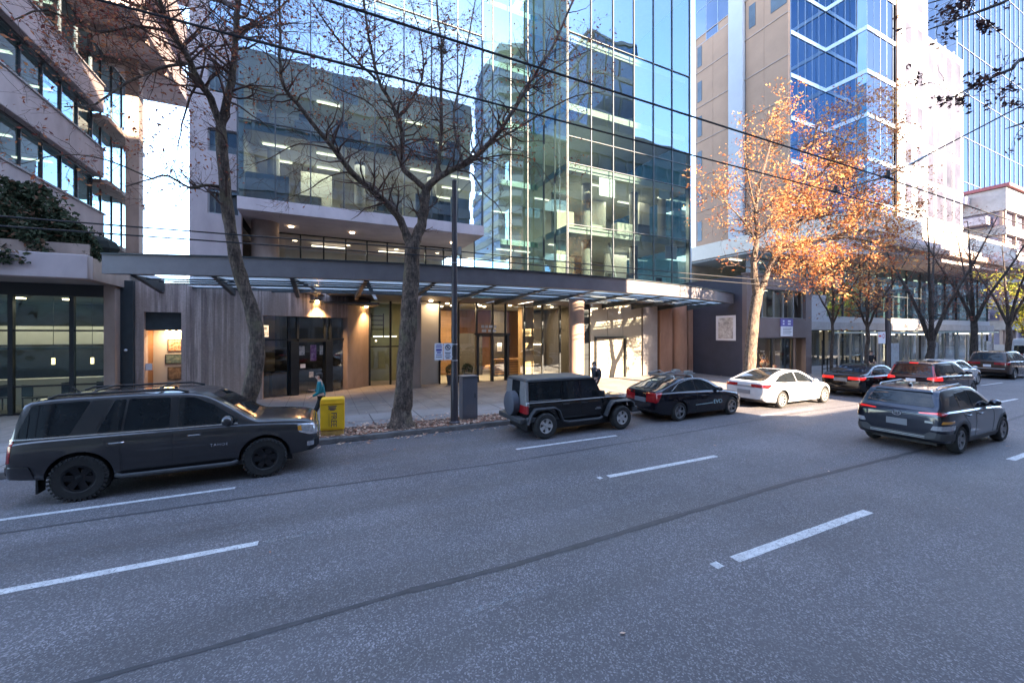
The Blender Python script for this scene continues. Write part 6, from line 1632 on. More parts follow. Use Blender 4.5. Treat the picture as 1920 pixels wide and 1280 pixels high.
# portrait poster on the navy wall, and the sign on the front
pst = thing('wall_poster', 'white poster with a pale sketchy print on the navy side wall', 'poster', (DX0 - .03, 0, 0))
y0, y1 = 18.25, 16.85
z1, z0 = 4.05, 2.45
b = MB(); b.box(-.012, 0, y1, y0, z0, z1); b.build('sheet', M['signwhite'], pst)
b = MB(); b.box(-.018, -.0125, y1 + .18, y0 - .18, z0 + .12, z1 - .15); b.build('print', blob_mat('pale_sketch', [(0.22, 0.2, 0.2), (0.55, 0.50, 0.48), (0.8, 0.76, 0.74)], 3.2), pst)
sg = thing('shop_sign', 'violet and white lease board on the front of the low shop building', 'sign', (XA(1475, DY - .05), DY - .05, 0))
b = MB(); b.box(-.62, .62, -.03, .03, 2.72, 3.36); b.build('white_panel', M['signwhite'], sg)
b = MB(); b.box(-.64, .64, -.035, .035, 3.361, 3.86); b.build('violet_panel', M['signpurple'], sg)
for (x, w) in ((-.38, .16), (.22, .30)):
    for z in (3.52, 3.70):
        b = MB(); b.box(x - w / 2, x + w / 2, -.039, -.0355, z - .05, z + .05); b.build('emblem_mark', M['signwhite'], sg)
for k in range(4):
    b = MB(); b.box(-.45, .45 - .1 * (k % 2), -.034, -.031, 3.2 - k * .11, 3.24 - k * .11); b.build('text_line', M['cabinet'], sg)

# ================================================================= stepped tower at the right
T = thing('stepped_tower', 'tall stepped office tower with tan side, blue glass corner and bright white front', 'building', (0, 0, 0))
def tb(name, x0, x1, y0, y1, z0, z1, mat, bev=0): return part_box(T, name, x0, x1, y0, y1, z0, z1, mat, bev)
WX, WY = 41.3, 24.0
# tan west side with panels and windows
fz = [13.4 + 4.2 * k for k in range(12)]
for k in range(11):
    z0, z1 = fz[k], fz[k + 1]
    for (ya, yb) in ((24.0, 26.4), (26.4, 28.4), (30.3, 32.4), (32.4, 34.8)):
        win = None
        if ya < 26 and z0 > 32: win = (ya + .15, ya + 1.7, z0 + .9, z1 - .5)
        elif 26 < ya < 28 and k in (5, 6): win = (ya + .9, ya + 1.6, z0 + .9, z1 - .9)
        elif ya > 32 and k < 6: win = (yb - .9, yb - .3, z0 + .6, z1 - 1.2)
        if ya > 30 and z0 > 36: continue
        tb('tan_panel', WX, WX + .3, ya + .012, yb - .012, z0 + .03, z1 - .03, M['tan'])
        if win: tb('window', WX - .04, WX - .003, *win, M['darkwin'])
    if z0 < 60: tb('floor_joint', WX - .06, WX + .2, 24.0, 34.8 if z0 < 37 else 30.2, z1 - .09, z1 + .0, M['concwarm'])
tb('white_pilaster', WX - .35, WX + .4, 28.5, 30.2, 11.6, 60, M['white'], .03)
tb('service_core', WX + .31, 47.4, 24.6, 34.7, 9.4, 37.5, M['tan'])
tb('service_core', WX + .31, 47.4, 24.6, 30.1, 37.5, 60, M['tan'])
# blue glass steps
zs_ = [11.4 + 4.2 * k for k in range(13)]
WX2, SY2, FX, FY = 47.6, 20.45, 53.9, 20.45
M['softwhite'] = pmat('frosted_spandrel', (0.30, 0.36, 0.45), .4, var=.06)
curtain(T, (WX + .31, WY - .02), (WX2, WY - .02), 5, zs_, M['blueglass'], M['softwhite'], .035, .03, tilt=.003, seed=41, rails=False)
curtain(T, (WX2, WY - .02), (WX2, SY2), 4, zs_, M['blueglass'], M['softwhite'], .035, .03, tilt=.003, seed=42, rails=False)
curtain(T, (WX2, SY2), (FX, SY2), 5, zs_, M['greyglass'], M['softwhite'], .04, .03, rails=False, tilt=.003, seed=43)
M['softwhite'] = pmat('frosted_spandrel', (0.62, 0.70, 0.82), .4, var=.06)
for z in zs_:
    tb('floor_band', WX + .32, WX2 - .001, WY - .09, WY + .1, z - .2, z + .2, M['softwhite'])
    tb('floor_band', WX2 - .07, WX2 + .1, SY2 - .07, WY - .092, z - .2, z + .2, M['softwhite'])
    tb('floor_band', WX2 + .101, FX, SY2 - .07, SY2 + .1, z - .2, z + .2, M['softwhite'])
tb('glass_core', WX2 + .3, FX, SY2 + .4, 30, 11.4, 60, M['winbay'])
tb('edge_fin', FX - .9, FX - .5, SY2 - .22, SY2 - .08, 11.4, 60, M['tan'])
M['pane_white'] = pmat('pale_front_glazing', (.36, .37, .42), .12, var=.15, scale=.4)
# bright white front and window wall
tb('white_front', FX, 60.4, SY2, 32, 11.4, 60, M['white'], .05)
for k in range(11):
    for q in range(2): tb('front_window', FX + 1.4 + q * 2.6, FX + 2.7 + q * 2.6, SY2 - .014, SY2 - .003, 12.4 + 4.2 * k, 14.6 + 4.2 * k, M['palepane'])
    tb('front_joint', FX + .1, 60.3, SY2 - .012, SY2 - .002, 15.6 + 4.2 * k - .04, 15.6 + 4.2 * k + .04, M['conc'])
tb('lower_wing', 60.42, 70.4, SY2 + .3, 32, 11.4, 36, M['white'])
for i in range(4):
    x = 61.0 + i * 2.35
    for k in range(6):
        tb('window', x - .1, x + 1.7, SY2 + .27, SY2 + .298, 12.0 + 4.0 * k, 15.2 + 4.0 * k, M['palepane'])
    tb('fin', x - .5, x - .2, SY2 + .2, SY2 + .299, 11.4, 36.2, M['white'])
for k in range(7): tb('floor_band', 60.5, 70.3, SY2 + .22, SY2 + .26, 11.4 + 4.0 * k, 11.9 + 4.0 * k, M['white'])
curtain(T, (WX, 34.8), (WX, 30.21), 3, [37.6, 41.8, 46, 50.2, 54.4, 60], M['skyglass'], M['alu'], .04, .05, .002, 61, pane='upper_pane')
tb('upper_core', WX + 1.5, 47, 30.2, 34.6, 37.6, 60, M['winbay'])
# podium: white and cream bands over the glass hall, roof overhang
tb('podium_band', WX - .6, 75, 17.6, 36, 11.6, 13.3, M['cream'], .03)
tb('podium_reveal', WX - .2, 74.6, 18.1, 36, 11.0, 11.6, M['steeldark'])
tb('podium_soffit', WX - .7, 75.2, 16.4, 36, 9.4, 11.0, M['concpink'], .03)
tb('overhang_edge', 34.5, 75.5, 15.9, 16.38, 9.9, 10.4, M['concwarm'], .02)
tb('overhang', 34.5, 75.4, 16.381, 24, 9.95, 10.35, M['steeldark']) if False else None
hx = [30.8 + 3.0 * i for i in range(15)]
curtain(T, (30.8, 20.2), (75.8, 20.2), 15, [.15, 3.2], M['shopglass'], M['frame'], .08, .12, .003, 51, pane='hall_window')
curtain(T, (39.8, 20.2), (75.8, 20.2), 12, [4.4, 6.6, 9.4], M['glassteal'], M['mullion'], .08, .12, .003, 52, pane='hall_window')
curtain(T, (30.8, 20.2), (39.8, 20.2), 3, [6.2, 9.4], M['glassteal'], M['mullion'], .08, .12, .003, 53, pane='hall_window')
tb('white_band', 30.8, 39.8, 19.95, 20.3, 3.9, 6.2, M['white'], .02)
tb('canopy_band', 30.6, 75.8, 19.6, 20.18, 3.2, 3.9, M['conc'], .02)
tb('white_band', 39.81, 75.8, 19.98, 20.3, 3.9, 4.4, M['white'])
tb('hall_back', 30.8, 75.8, 27, 27.2, .15, 9.4, M['interior'])
tb('hall_ceiling', 30.8, 75.8, 20.4, 27, 9.3, 9.39, M['ceil'])
tb('hall_floor', 30.8, 75.8, 20.4, 27, 3.2, 3.4, M['ceil'])
for k in range(14):
    tb('hall_column', 31.6 + 3 * k, 32.1 + 3 * k, 21.2, 21.7, .15, 9.3, M['white'])
    tb('hall_lights', 31.5 + 3 * k, 33 + 3 * k, 23, 23.2, 3.1, 3.15, M['strip'])
    tb('hall_lights', 31.5 + 3 * k, 33 + 3 * k, 23, 23.2, 9.2, 9.25, M['strip'])

# ================================================================= far buildings down the street
F = block('midrise_building', 'far grey-brown mid-rise with stacked balconies and a dark red cornice at the street end', 'building', 88, 128, 22, 40, 23, 3.4, M['conc'], M['winbay'], 1.3, 4.0, M['concwarm'], .5)
b = MB(); b.box(87.2 - 108, 128.6 - 108, -.9, 19, 23.65, 24.1); b.build('cornice', M['maroonpaint'], F)
for k in range(6):
    b = MB(); b.box(86.0 - 108, 87.4 - 108, 1 + 2 * (k % 2), 12, 5 + 3.4 * k, 6.1 + 3.4 * k); b.build('balcony', M['concpink'], F)
GT = thing('sky_cover_tower', 'pale blue glass tower added to cover the sky at the right edge behind the mid-rise', 'building', (0, 0, 0))  # added tower: its blue glass covers sky that would render white
curtain(GT, (101, 30.5), (146, 30.5), 18, [0.1, 6, 14, 22, 30, 38, 46, 54, 62, 70, 78, 86, 94], M['skyglass'], M['palemullion'], .09, .12, .003, 71)
curtain(GT, (101, 52), (101, 30.5), 8, [0.1, 6, 14, 22, 30, 38, 46, 54, 62, 70, 78, 86, 94], M['skyglass'], M['palemullion'], .09, .12, .003, 72)
part_box(GT, 'core', 103, 146, 33, 52, 0.1, 93.5, M['winbay'])
block('white_tower', 'distant white stepped tower just beyond the white front of the stepped tower', 'building', 92, 100, 31, 40, 34, 3.6, M['white'], M['winbay'], 2.0, 2.6, M['white'], .2)
block('corner_block', 'far cream corner block low beside the street end', 'building', 132, 190, 18, 34, 17, 3.6, M['cream'], M['winbay'], 1.6, 4.0, M['cream'], .2)
block('street_end_building', 'low beige building closing the far end of the street', 'building', 230, 260, -30, 40, 22, 3.6, M['cream'], M['winbay'], 1.4, 4.0, M['concwarm'], .2)
block('distant_building', 'small pale rooftop block far behind the canopy in the sky gap', 'building', -26, -21, 118, 130, 23.5, 3.4, M['cream'], M['winbay'], 1.6, 3.0, M['cream'], .2)
# ================================================================= across the street (mirrored in the glass, plus added sun and sky blockers)
block('concrete_office', 'long shaded office block behind the viewer mirrored in the left glass box', 'building', -62, 18.0, -28, -8, 33, 3.7, M['conc'], M['darkwin'], 1.4, 3.0, M['sootconc'], .3)
block('grey_office', 'shaded office block across the road mirrored in the right glass bay', 'building', 32, 57, -16, -8, 33, 3.7, M['sootconc'], M['darkwin'], 1.3, 2.6, M['sootconc'], .3)
block('low_sun_blocker', 'low unseen block added across the road to bound the sun patch', 'building', 18.5, 26.4, -16, -8.2, 6.9, 3.1, M['concwarm'], M['winbay'], 1.3, 3.0, M['conc'], .2)  # unseen block added in the gap; its height sets the sun patch edge
block('corner_sun_blocker', 'taller unseen block added across the road beside the low one to cut the sunlight', 'building', 26.8, 31.6, -16, -8.2, 10.9, 3.6, M['sootconc'], M['darkwin'], 1.3, 3.0, M['sootconc'], .2)  # unseen block added to end the sunlight right of the patch
block('sky_blocker_row', 'long unseen row added across the road to block bright sky reflections', 'building', 68, 190, -24, -8, 24, 3.7, M['sootconc'], M['darkwin'], 1.4, 5.0, M['sootconc'], .3)  # unseen row added to keep open sky out of the car reflections
Q = thing('balcony_tower', 'tall tower with curved cream balconies mirrored in the recessed teal glass', 'building', (52.0, -62, 0))
b = MB(); b.box(-9.1, 9.1, -12, 10, 0, 80); b.build('core', M['glassteal'] if False else M['winbay'], Q)
for k in range(21):
    b = MB(); pts = [(-9.3, -12.2), (9.3, -12.2), (9.3, 10.5)] + [(9.3 - 18.6 * i / 10, 10.5 + 2.6 * math.sin(math.pi * i / 10)) for i in range(11)] + [(-9.3, 10.5)]
    b.prism(pts, 3.9 * k + .2, 3.9 * k + 1.9); b.build('curved_balcony', M['cream'] if k < 15 else M['white'], Q, fix=True)
block('dark_glass_tower', 'dark blue glass tower mirrored in the upper right glass bay', 'building', 49.5, 60.6, -38, -26, 64, 4.0, M['conc'], M['blueglass'], .6, 3.5, M['mullion'], .15)
# ================================================================= trees
def T3(px, py, Y): return Vector((XA(px, Y), Y, ZA(px, py, Y)))

class Tree:
    def __init__(s, seed):
        s.r = random.Random(seed); s.tr = MB(); s.tw = MB(); s.lf = MB(); s.tips = []
    def limb(s, pts, r0, r1, n=9, wob=0.02, pw=1.0):
        """smooth tapering limb through given points"""
        P = []
        k = len(pts)
        for i in range(k - 1):
            p0, p1, p2, p3 = pts[max(i - 1, 0)], pts[i], pts[i + 1], pts[min(i + 2, k - 1)]
            for q in range(3):
                t = q / 3
                P.append(0.5 * ((2 * p1) + (p2 - p0) * t + (2 * p0 - 5 * p1 + 4 * p2 - p3) * t * t + (3 * p1 - p0 - 3 * p2 + p3) * t ** 3))
        P.append(pts[-1])
        P = [p + Vector((s.r.uniform(-wob, wob), s.r.uniform(-wob, wob), 0)) if 0 < i < len(P) - 1 else p for i, p in enumerate(P)]
        m = len(P) - 1
        rad = [(r0 + (r1 - r0) * (i / m) ** pw) * s.r.uniform(.93, 1.09) for i in range(m + 1)]
        s.tr.tube(P, rad, n)
        return P, rad
    def grow(s, p, d, L, r, lvl, up=0.12, bend=0.28, kids=(3, 5)):
        n = 4 if lvl else 3; pts = [p]; rad = [r]; d = d.normalized()
        for i in range(n):
            d = (d + Vector((s.r.gauss(0, bend), s.r.gauss(0, bend), s.r.gauss(0, bend * .8) + up))).normalized()
            pts.append(pts[-1] + d * (L / n)); rad.append(max(0.0025, r * (1 - 0.8 * (i + 1) / n)))
        s.tw.tube(pts, rad, 5 if r > .012 else 3, caps=False)
        if lvl > 0:
            for _ in range(s.r.randint(*kids)):
                t = s.r.uniform(.25, 1.0) * n; i = min(int(t), n - 1); q = pts[i].lerp(pts[i + 1], t - i)
                a = (pts[i + 1] - pts[i]).normalized(); o = Vector((s.r.gauss(0, 1), s.r.gauss(0, 1), s.r.gauss(0, .7))); o = (o - a * o.dot(a)).normalized()
                s.grow(q, a * .75 + o * .75, L * s.r.uniform(.42, .72), max(.0035, rad[i] * .6), lvl - 1, up, bend, kids)
        else:
            s.tips += pts[1:]
    def sprout(s, P, rad, n, L, lvl=2, up=.12, start=.15, kids=(3, 5), bias=None):
        m = len(P) - 1
        for _ in range(n):
            t = (start + (1 - start) * s.r.random()) * m; i = min(int(t), m - 1); q = P[i].lerp(P[i + 1], t - i)
            a = (P[i + 1] - P[i]).normalized(); o = Vector((s.r.gauss(0, 1), s.r.gauss(0, 1), s.r.gauss(.15, .6)))
            if bias is not None: o = o + bias
            o = (o - a * o.dot(a)).normalized()
            s.grow(q, a * .45 + o, L * s.r.uniform(.55, 1.15), min(rad[i] * .42, .03), lvl, up, .28, kids)
    def leaves(s, n, smin, smax, spread=.12, pick=None, droop=.3, frac=.45):
        T = [t for t in s.tips if pick is None or pick(t)]
        if frac < 1 and T: T = s.r.sample(T, max(1, int(len(T) * frac)))
        if not T: return
        for _ in range(n):
            c = s.r.choice(T) + Vector((s.r.gauss(0, spread), s.r.gauss(0, spread), s.r.gauss(-.02, spread)))
            L = smin + (smax - smin) * s.r.random() ** 1.5; u = Vector((s.r.gauss(0, 1), s.r.gauss(0, 1), s.r.gauss(-droop, .7))).normalized() * L
            v = u.cross(Vector((s.r.gauss(0, 1), s.r.gauss(0, 1), s.r.gauss(0, 1)))).normalized() * L * .55
            w = u.cross(v).normalized() * L * .18
            s.lf.face([c - u, c - v * .8 + w - u * .1, c + u * .9 + w * .6, c + v * .8 + w - u * .1])
    def build(s, name, label, group, bark, twig, leaf, base):
        t = thing(name, label, 'tree', base, group=group)
        off = -Vector(base)
        for mb in (s.tr, s.tw, s.lf): mb.v = [tuple(Vector(v) + off) for v in mb.v]
        o = s.tr.build('trunk', bark, t, 60)
        if name.startswith('over'):
            k = len(s.lf.v); s.lf.v += s.tw.v; s.lf.f += [tuple(i + k for i in f) for f in s.tw.f]; s.lf.m += [1] * len(s.tw.f); s.lf.build('crown', [leaf, twig], t); return t
        if s.tw.v: s.tw.build('branch_work', twig, t, 60)
        if s.lf.v: s.lf.build('crown', leaf, t)
        return t

def flare(tr, base, r, n=12, h=.45):
    tr.tr.tube([base + Vector((0, 0, -.05)), base + Vector((0, 0, .06)), base + Vector((.01, 0, .18)), base + Vector((.01, 0, h))], [r * 1.75, r * 1.5, r * 1.2, r * 1.0], n)

TG = 'street trees along the kerb'
# --- slim leaning tree behind the parked SUV
t1 = Tree(21); Y = 12.3
bpos = Vector((XA(463, Y), Y, .15)); flare(t1, bpos, .2)
P, r_ = t1.limb([bpos + Vector((0, 0, .1)), T3(466, 750, Y), T3(478, 700, Y), T3(482, 650, Y), T3(477, 600, Y), T3(462, 550, Y), T3(446, 500, Y), T3(433, 440, Y), T3(426, 390, Y), T3(419, 320, Y), T3(414, 240, Y)], .20, .115, 12, .012)
t1.sprout(P[20:], r_[20:], 5, 1.0, 2)
a = T3(414, 240, Y)
for pts, r0, r1, n, L in (([a, T3(425, 190, Y), T3(437, 130, 12.2), T3(441, 70, 12.1), T3(447, 0, 12.0), T3(452, -90, 11.9), T3(470, -200, 11.8)], .10, .03, 26, 1.6),
                         ([a, T3(395, 185, 12.2), T3(372, 150, 12.1), T3(350, 105, 11.9), T3(325, 60, 11.7), T3(300, 5, 11.4), T3(280, -70, 11.1), T3(250, -160, 10.8)], .09, .025, 30, 1.6),
                         ([T3(420, 352, Y), T3(385, 347, 12.2), T3(355, 352, 12.1), T3(315, 330, 11.9), T3(285, 335, 11.7), T3(235, 350, 11.4)], .045, .012, 9, .9),
                         ([T3(372, 150, 12.1), T3(350, 200, 12.3), T3(338, 250, 12.5), T3(331, 288, 12.6)], .028, .008, 4, .6),
                         ([T3(350, 120, 11.9), T3(300, 128, 11.6), T3(240, 155, 11.3), T3(180, 195, 11.0), T3(120, 200, 10.8)], .035, .01, 13, 1.1),
                         ([T3(440, 80, 12.1), T3(480, 45, 12.3), T3(530, 10, 12.6), T3(580, -60, 12.8)], .035, .012, 10, 1.1),
                         ([T3(325, 60, 11.7), T3(260, 50, 11.5), T3(180, 60, 11.3), T3(90, 20, 11.0), T3(20, 40, 10.8)], .035, .01, 15, 1.2),
                         ([T3(310, 25, 11.5), T3(240, 5, 11.2), T3(150, -40, 10.8), T3(60, -90, 10.5)], .035, .01, 12, 1.2),
                         ([T3(285, 335, 11.7), T3(200, 300, 11.5), T3(120, 290, 11.3), T3(30, 310, 11.2)], .018, .006, 10, .8)):
    P, r_ = t1.limb(pts, r0, r1, 8, .015); t1.sprout(P, r_, int(n * 1.9), L, 2, up=.05, kids=(2, 4))
t1.leaves(2800, .025, .065, .10, frac=.25); t1.leaves(2400, .025, .07, .12, frac=.3, pick= lambda t: t.z > 8.6)
t1.build('bare_tree', 'slim leaning tree with few rust leaves, rising behind the dark grey SUV', TG, M['bark'], M['twig'], M['leafrust'], bpos)

# --- big forked maple in the middle
t2 = Tree(22); Y = 12.15
bpos = Vector((XA(752, Y), Y, .15)); flare(t2, bpos, .27, 14, .55)
t2.limb([bpos + Vector((0, 0, .2)), T3(756, 760, Y), T3(758, 700, Y), T3(765, 620, Y), T3(768, 560, Y), T3(772, 500, Y), T3(774, 452, Y)], .27, .215, 14, .012)
f = T3(773, 462, Y)
br = [([f, T3(763, 445, Y), T3(750, 412, 12.1), T3(731, 386, 12.0), T3(706, 364, 11.9), T3(659, 322, 11.7), T3(628, 281, 11.5), T3(609, 259, 11.4), T3(556, 194, 11.2), T3(531, 159, 11.1), T3(525, 109, 11.0), T3(527, 50, 10.9), T3(520, -40, 10.8)], .15, .02, 30, 1.3, .7),
      ([f, T3(783, 440, Y), T3(793, 410, 12.2), T3(797, 378, 12.2), T3(799, 350, 12.2)], .17, .13, 3, .9, 1),
      ([T3(799, 356, 12.2), T3(780, 338, 12.2), T3(758, 318, 12.25), T3(752, 290, 12.3), T3(756, 259, 12.4), T3(748, 228, 12.4), T3(730, 187, 12.5), T3(712, 156, 12.5), T3(699, 103, 12.6), T3(690, 60, 12.6), T3(682, 0, 12.7), T3(670, -90, 12.8)], .095, .025, 32, 1.4, .8),
      ([T3(798, 360, 12.2), T3(812, 340, 12.1), T3(845, 320, 12.0), T3(880, 303, 11.9), T3(912, 275, 11.7), T3(945, 235, 11.5), T3(975, 185, 11.3), T3(1003, 140, 11.2), T3(1040, 80, 11.1), T3(1075, 0, 11.0), T3(1110, -90, 10.9)], .12, .025, 32, 1.4, .8),
      ([T3(818, 336, 12.1), T3(823, 300, 12.1), T3(827, 250, 12.1), T3(827, 170, 12.1), T3(829, 100, 12.1), T3(822, 40, 12.0), T3(815, -60, 12.0)], .07, .02, 22, 1.2, 1),
      ([T3(868, 308, 11.95), T3(850, 230, 12.6), T3(862, 160, 13.0), T3(880, 60, 13.3), T3(900, -40, 13.6)], .05, .015, 14, 1.2, 1),
      ([T3(912, 275, 11.7), T3(970, 240, 11.5), T3(1030, 205, 11.4), T3(1080, 180, 11.3), T3(1135, 172, 11.2)], .04, .01, 12, 1.0, 1),
      ([T3(850, 318, 12.0), T3(885, 326, 11.7), T3(908, 362, 11.5), T3(938, 392, 11.4), T3(952, 440, 11.3)], .03, .006, 7, .8, 1),
      ([T3(880, 303, 11.9), T3(950, 290, 11.6), T3(1000, 300, 11.4), T3(1040, 350, 11.2)], .025, .006, 10, .9, 1),
      ([T3(706, 150, 12.5), T3(660, 105, 12.3), T3(615, 50, 12.0), T3(570, -20, 11.7)], .04, .012, 16, 1.2, 1),
      ([T3(753, 290, 12.3), T3(700, 200, 12.9), T3(640, 170, 13.2), T3(600, 150, 13.4)], .03, .01, 11, 1.0, 1),
      ([T3(745, 225, 12.4), T3(790, 150, 12.9), T3(790, 80, 13.0), T3(770, 0, 13.0)], .04, .012, 14, 1.1, 1),
      ([T3(659, 322, 11.7), T3(620, 330, 11.6), T3(570, 360, 11.4), T3(540, 370, 11.3)], .022, .006, 6, .8, 1),
      ([T3(628, 281, 11.5), T3(560, 270, 11.3), T3(500, 300, 11.1), T3(460, 310, 11.0)], .022, .006, 7, .8, 1),
      ([T3(975, 185, 11.3), T3(1010, 150, 11.0), T3(1070, 110, 10.8), T3(1120, 90, 10.6)], .03, .008, 10, .9, 1)]
for pts, r0, r1, n, L, pw in br:
    P, r_ = t2.limb(pts, r0, r1, 9, .018, pw); t2.sprout(P, r_, int(n * 2.1), L, 2, up=.05, kids=(2, 4))
t2.leaves(6200, .025, .068, .11, frac=.3, pick= lambda t: t.z > 8.2)
t2.leaves(500, .025, .05, .10)
# a ball of dead twigs lodged in the upright limb
nest = T3(829, 92, 12.1)
for _ in range(170):
    q = nest + Vector((t2.r.gauss(0, .06), t2.r.gauss(0, .06), t2.r.gauss(0, .13))); e = q + Vector((t2.r.gauss(0, .12), t2.r.gauss(0, .12), t2.r.gauss(0, .12)))
    t2.tw.tube([q, e], .006, 3, caps=False)
t2.build('bare_tree', 'thick forked maple trunk, nearly bare, on the leaf-strewn strip beside the lamp post', TG, M['bark'], M['twig'], M['leafrust'], bpos)

# --- glowing orange maple
t3 = Tree(23); Y = 12.3
bpos = Vector((XA(1402, Y), Y, .15)); flare(t3, bpos, .26, 12, .5)
t3.limb([bpos + Vector((0, 0, .15)), T3(1405, 690, Y), T3(1409, 640, Y), T3(1414, 590, Y), T3(1420, 555, Y)], .27, .22, 12, .015)
f = T3(1420, 560, Y); crown3 = []
br = [([f, T3(1415, 520, Y), T3(1413, 487, Y), T3(1420, 440, 12.2), T3(1418, 390, 12.3), T3(1430, 320, 12.5), T3(1450, 250, 12.6)], .17, .03, 34, 1.9),
      ([f, T3(1438, 515, Y), T3(1454, 476, 12.1), T3(1482, 430, 11.9), T3(1500, 380, 11.7), T3(1515, 310, 11.5), T3(1535, 230, 11.3)], .15, .03, 36, 1.9),
      ([T3(1455, 478, 12.1), T3(1500, 455, 11.5), T3(1560, 445, 10.6), T3(1620, 450, 9.9), T3(1665, 470, 9.5)], .07, .015, 26, 1.6),
      ([T3(1482, 430, 11.9), T3(1540, 390, 11.1), T3(1590, 340, 10.4), T3(1640, 300, 10.0)], .06, .015, 28, 1.7),
      ([T3(1418, 450, 12.2), T3(1390, 410, 12.4), T3(1360, 380, 12.5), T3(1330, 360, 12.6)], .05, .012, 15, 1.3),
      ([T3(1500, 380, 11.7), T3(1560, 300, 11.2), T3(1600, 240, 10.9), T3(1630, 200, 10.7)], .05, .012, 24, 1.6),
      ([T3(1454, 476, 12.1), T3(1500, 490, 11.3), T3(1540, 500, 10.7), T3(1600, 520, 10.4)], .045, .01, 18, 1.3),
      ([T3(1482, 430, 11.9), T3(1500, 400, 13.0), T3(1530, 370, 14.0), T3(1560, 350, 14.8)], .05, .012, 18, 1.6),
      ([T3(1418, 400, 12.3), T3(1400, 320, 12.2), T3(1395, 260, 12.2)], .04, .012, 12, 1.3),
      ([T3(1560, 445, 10.6), T3(1600, 400, 10.2), T3(1660, 380, 9.8), T3(1690, 400, 9.7)], .04, .01, 22, 1.3)]
for pts, r0, r1, n, L in br:
    P, r_ = t3.limb(pts, r0, r1, 8, .03); t3.sprout(P, r_, n, L, 2, up=.05, kids=(2, 4))
vx = XA(1475, 12)
t3.leaves(23000, .035, .105, .16, frac=.62, pick= lambda t: t.x / t.y > 1.62)
t3.leaves(3200, .035, .09, .15, frac=.5, pick= lambda t: t.x / t.y <= 1.75)
t3.build('maple_tree', 'bright orange maple in leaf beside the navy wall and the white sedan', TG, M['bark'], M['twig'], M['leaforange'], bpos)

# --- smaller trees down the street
def street_tree(px, Y, fork, h, spread, nleaf, leaf, label, seed, lean=0.0, rt=.16, ls=(.05, .1)):
    t = Tree(seed); b0 = Vector((XA(px, Y), Y, .15)); flare(t, b0, rt, 10, .35)
    fk = b0 + Vector((lean, 0, fork))
    t.limb([b0 + Vector((0, 0, .1)), b0 + Vector((lean * .3, .03, fork * .4)), b0 + Vector((lean * .7, -.03, fork * .75)), fk], rt, rt * .8, 9)
    k = 4
    for i in range(k):
        a = 2 * math.pi * (i + .3) / k + t.r.uniform(-.3, .3); d = Vector((math.cos(a), math.sin(a), 0)) * spread
        P, r_ = t.limb([fk - Vector((0, 0, .1)), fk + d * .22 + Vector((0, 0, (h - fork) * .28)), fk + d * .55 + Vector((0, 0, (h - fork) * .6)), fk + d * .85 + Vector((0, 0, (h - fork) * .95))], rt * .6, .02, 7, .04)
        t.sprout(P, r_, 16, spread * .55, 2, up=.06, kids=(2, 4))
    t.leaves(nleaf, ls[0], ls[1], .18)
    return t.build('street_tree', label, TG, M['barkdark'], M['twig'], leaf, b0)
street_tree(1625, 12.3, 3.2, 8.0, 2.4, 1500, M['leaforange'], 'thin young orange-leaved tree in front of the glass shelter', 31, .1, .11, (.06, .11))
street_tree(1742, 12.5, 2.2, 10.5, 3.4, 900, M['leafrust'], 'forked dark tree with brownish leaves standing by the black-red brake-lit SUV', 32, .3, .24)
street_tree(1826, 12.4, 3.6, 11, 3.6, 1100, M['leafrust'], 'upright dark tree with reddish twigs above the far bronze SUV', 33, .0, .22)
street_tree(1891, 12.4, 3.4, 11, 3.4, 1000, M['leafrust'], 'dark tree with sparse leaves nearest the white van', 34, .0, .2)
street_tree(1926, 12.9, 2.4, 8.0, 2.3, 2400, M['leafyellow'], 'yellow-green leafy tree at the far end of the pavement', 35, .0, .18, (.1, .2))
street_tree(1560, 13.8, 3.4, 8.0, 2.2, 500, M['leafrust'], 'thin dark tree rising through the shelter roofs beside the low shop building', 36, .05, .09)

# --- boughs from a tree on the near pavement reaching into the top right corner
t7 = Tree(27); b0 = Vector((12.4, -6.2, .15)); flare(t7, b0, .22)
t7.limb([b0, b0 + Vector((0, .1, 2)), b0 + Vector((-.1, .3, 4)), b0 + Vector((-.2, .8, 6.2))], .22, .14, 10)
k0 = b0 + Vector((-.2, .8, 6.1))
for pts, n in (([k0, Vector((11.8, -1.5, 7.9)), T3(1990, -40, 2.1), T3(1880, 5, 2.2), T3(1800, 35, 2.3), T3(1735, 58, 2.4)], 9),
               ([k0, Vector((11.9, -1.8, 6.6)), T3(1990, 95, 2.1), T3(1900, 128, 2.2), T3(1830, 160, 2.3), T3(1780, 185, 2.35)], 9),
               ([k0, Vector((11.8, -1.8, 6.2)), T3(1990, 215, 2.1), T3(1930, 228, 2.15), T3(1885, 242, 2.2)], 5),
               ([k0, Vector((11.5, -1.4, 8.3)), T3(1960, -90, 2.3), T3(1820, -20, 2.5), T3(1730, 10, 2.6)], 7)):
    P, r_ = t7.limb(pts, .05, .005, 6, .01)
    m = len(P) // 2
    t7.sprout(P[m:], [min(x, .02) for x in r_[m:]], n, .42, 1, up=.0, start=.05, kids=(2, 3))
t7.leaves(1000, .022, .055, .035, frac=.6, pick= lambda t: t.x > 0)
t7.build('overhanging_tree', 'dark boughs with drooping leaves hanging into the top right corner of the sky', TG, M['barkdark'], M['twig'], leaf_mat('shaded_leaf', [(0, (.03, .025, .03)), (1, (.12, .06, .05))], .3), b0)

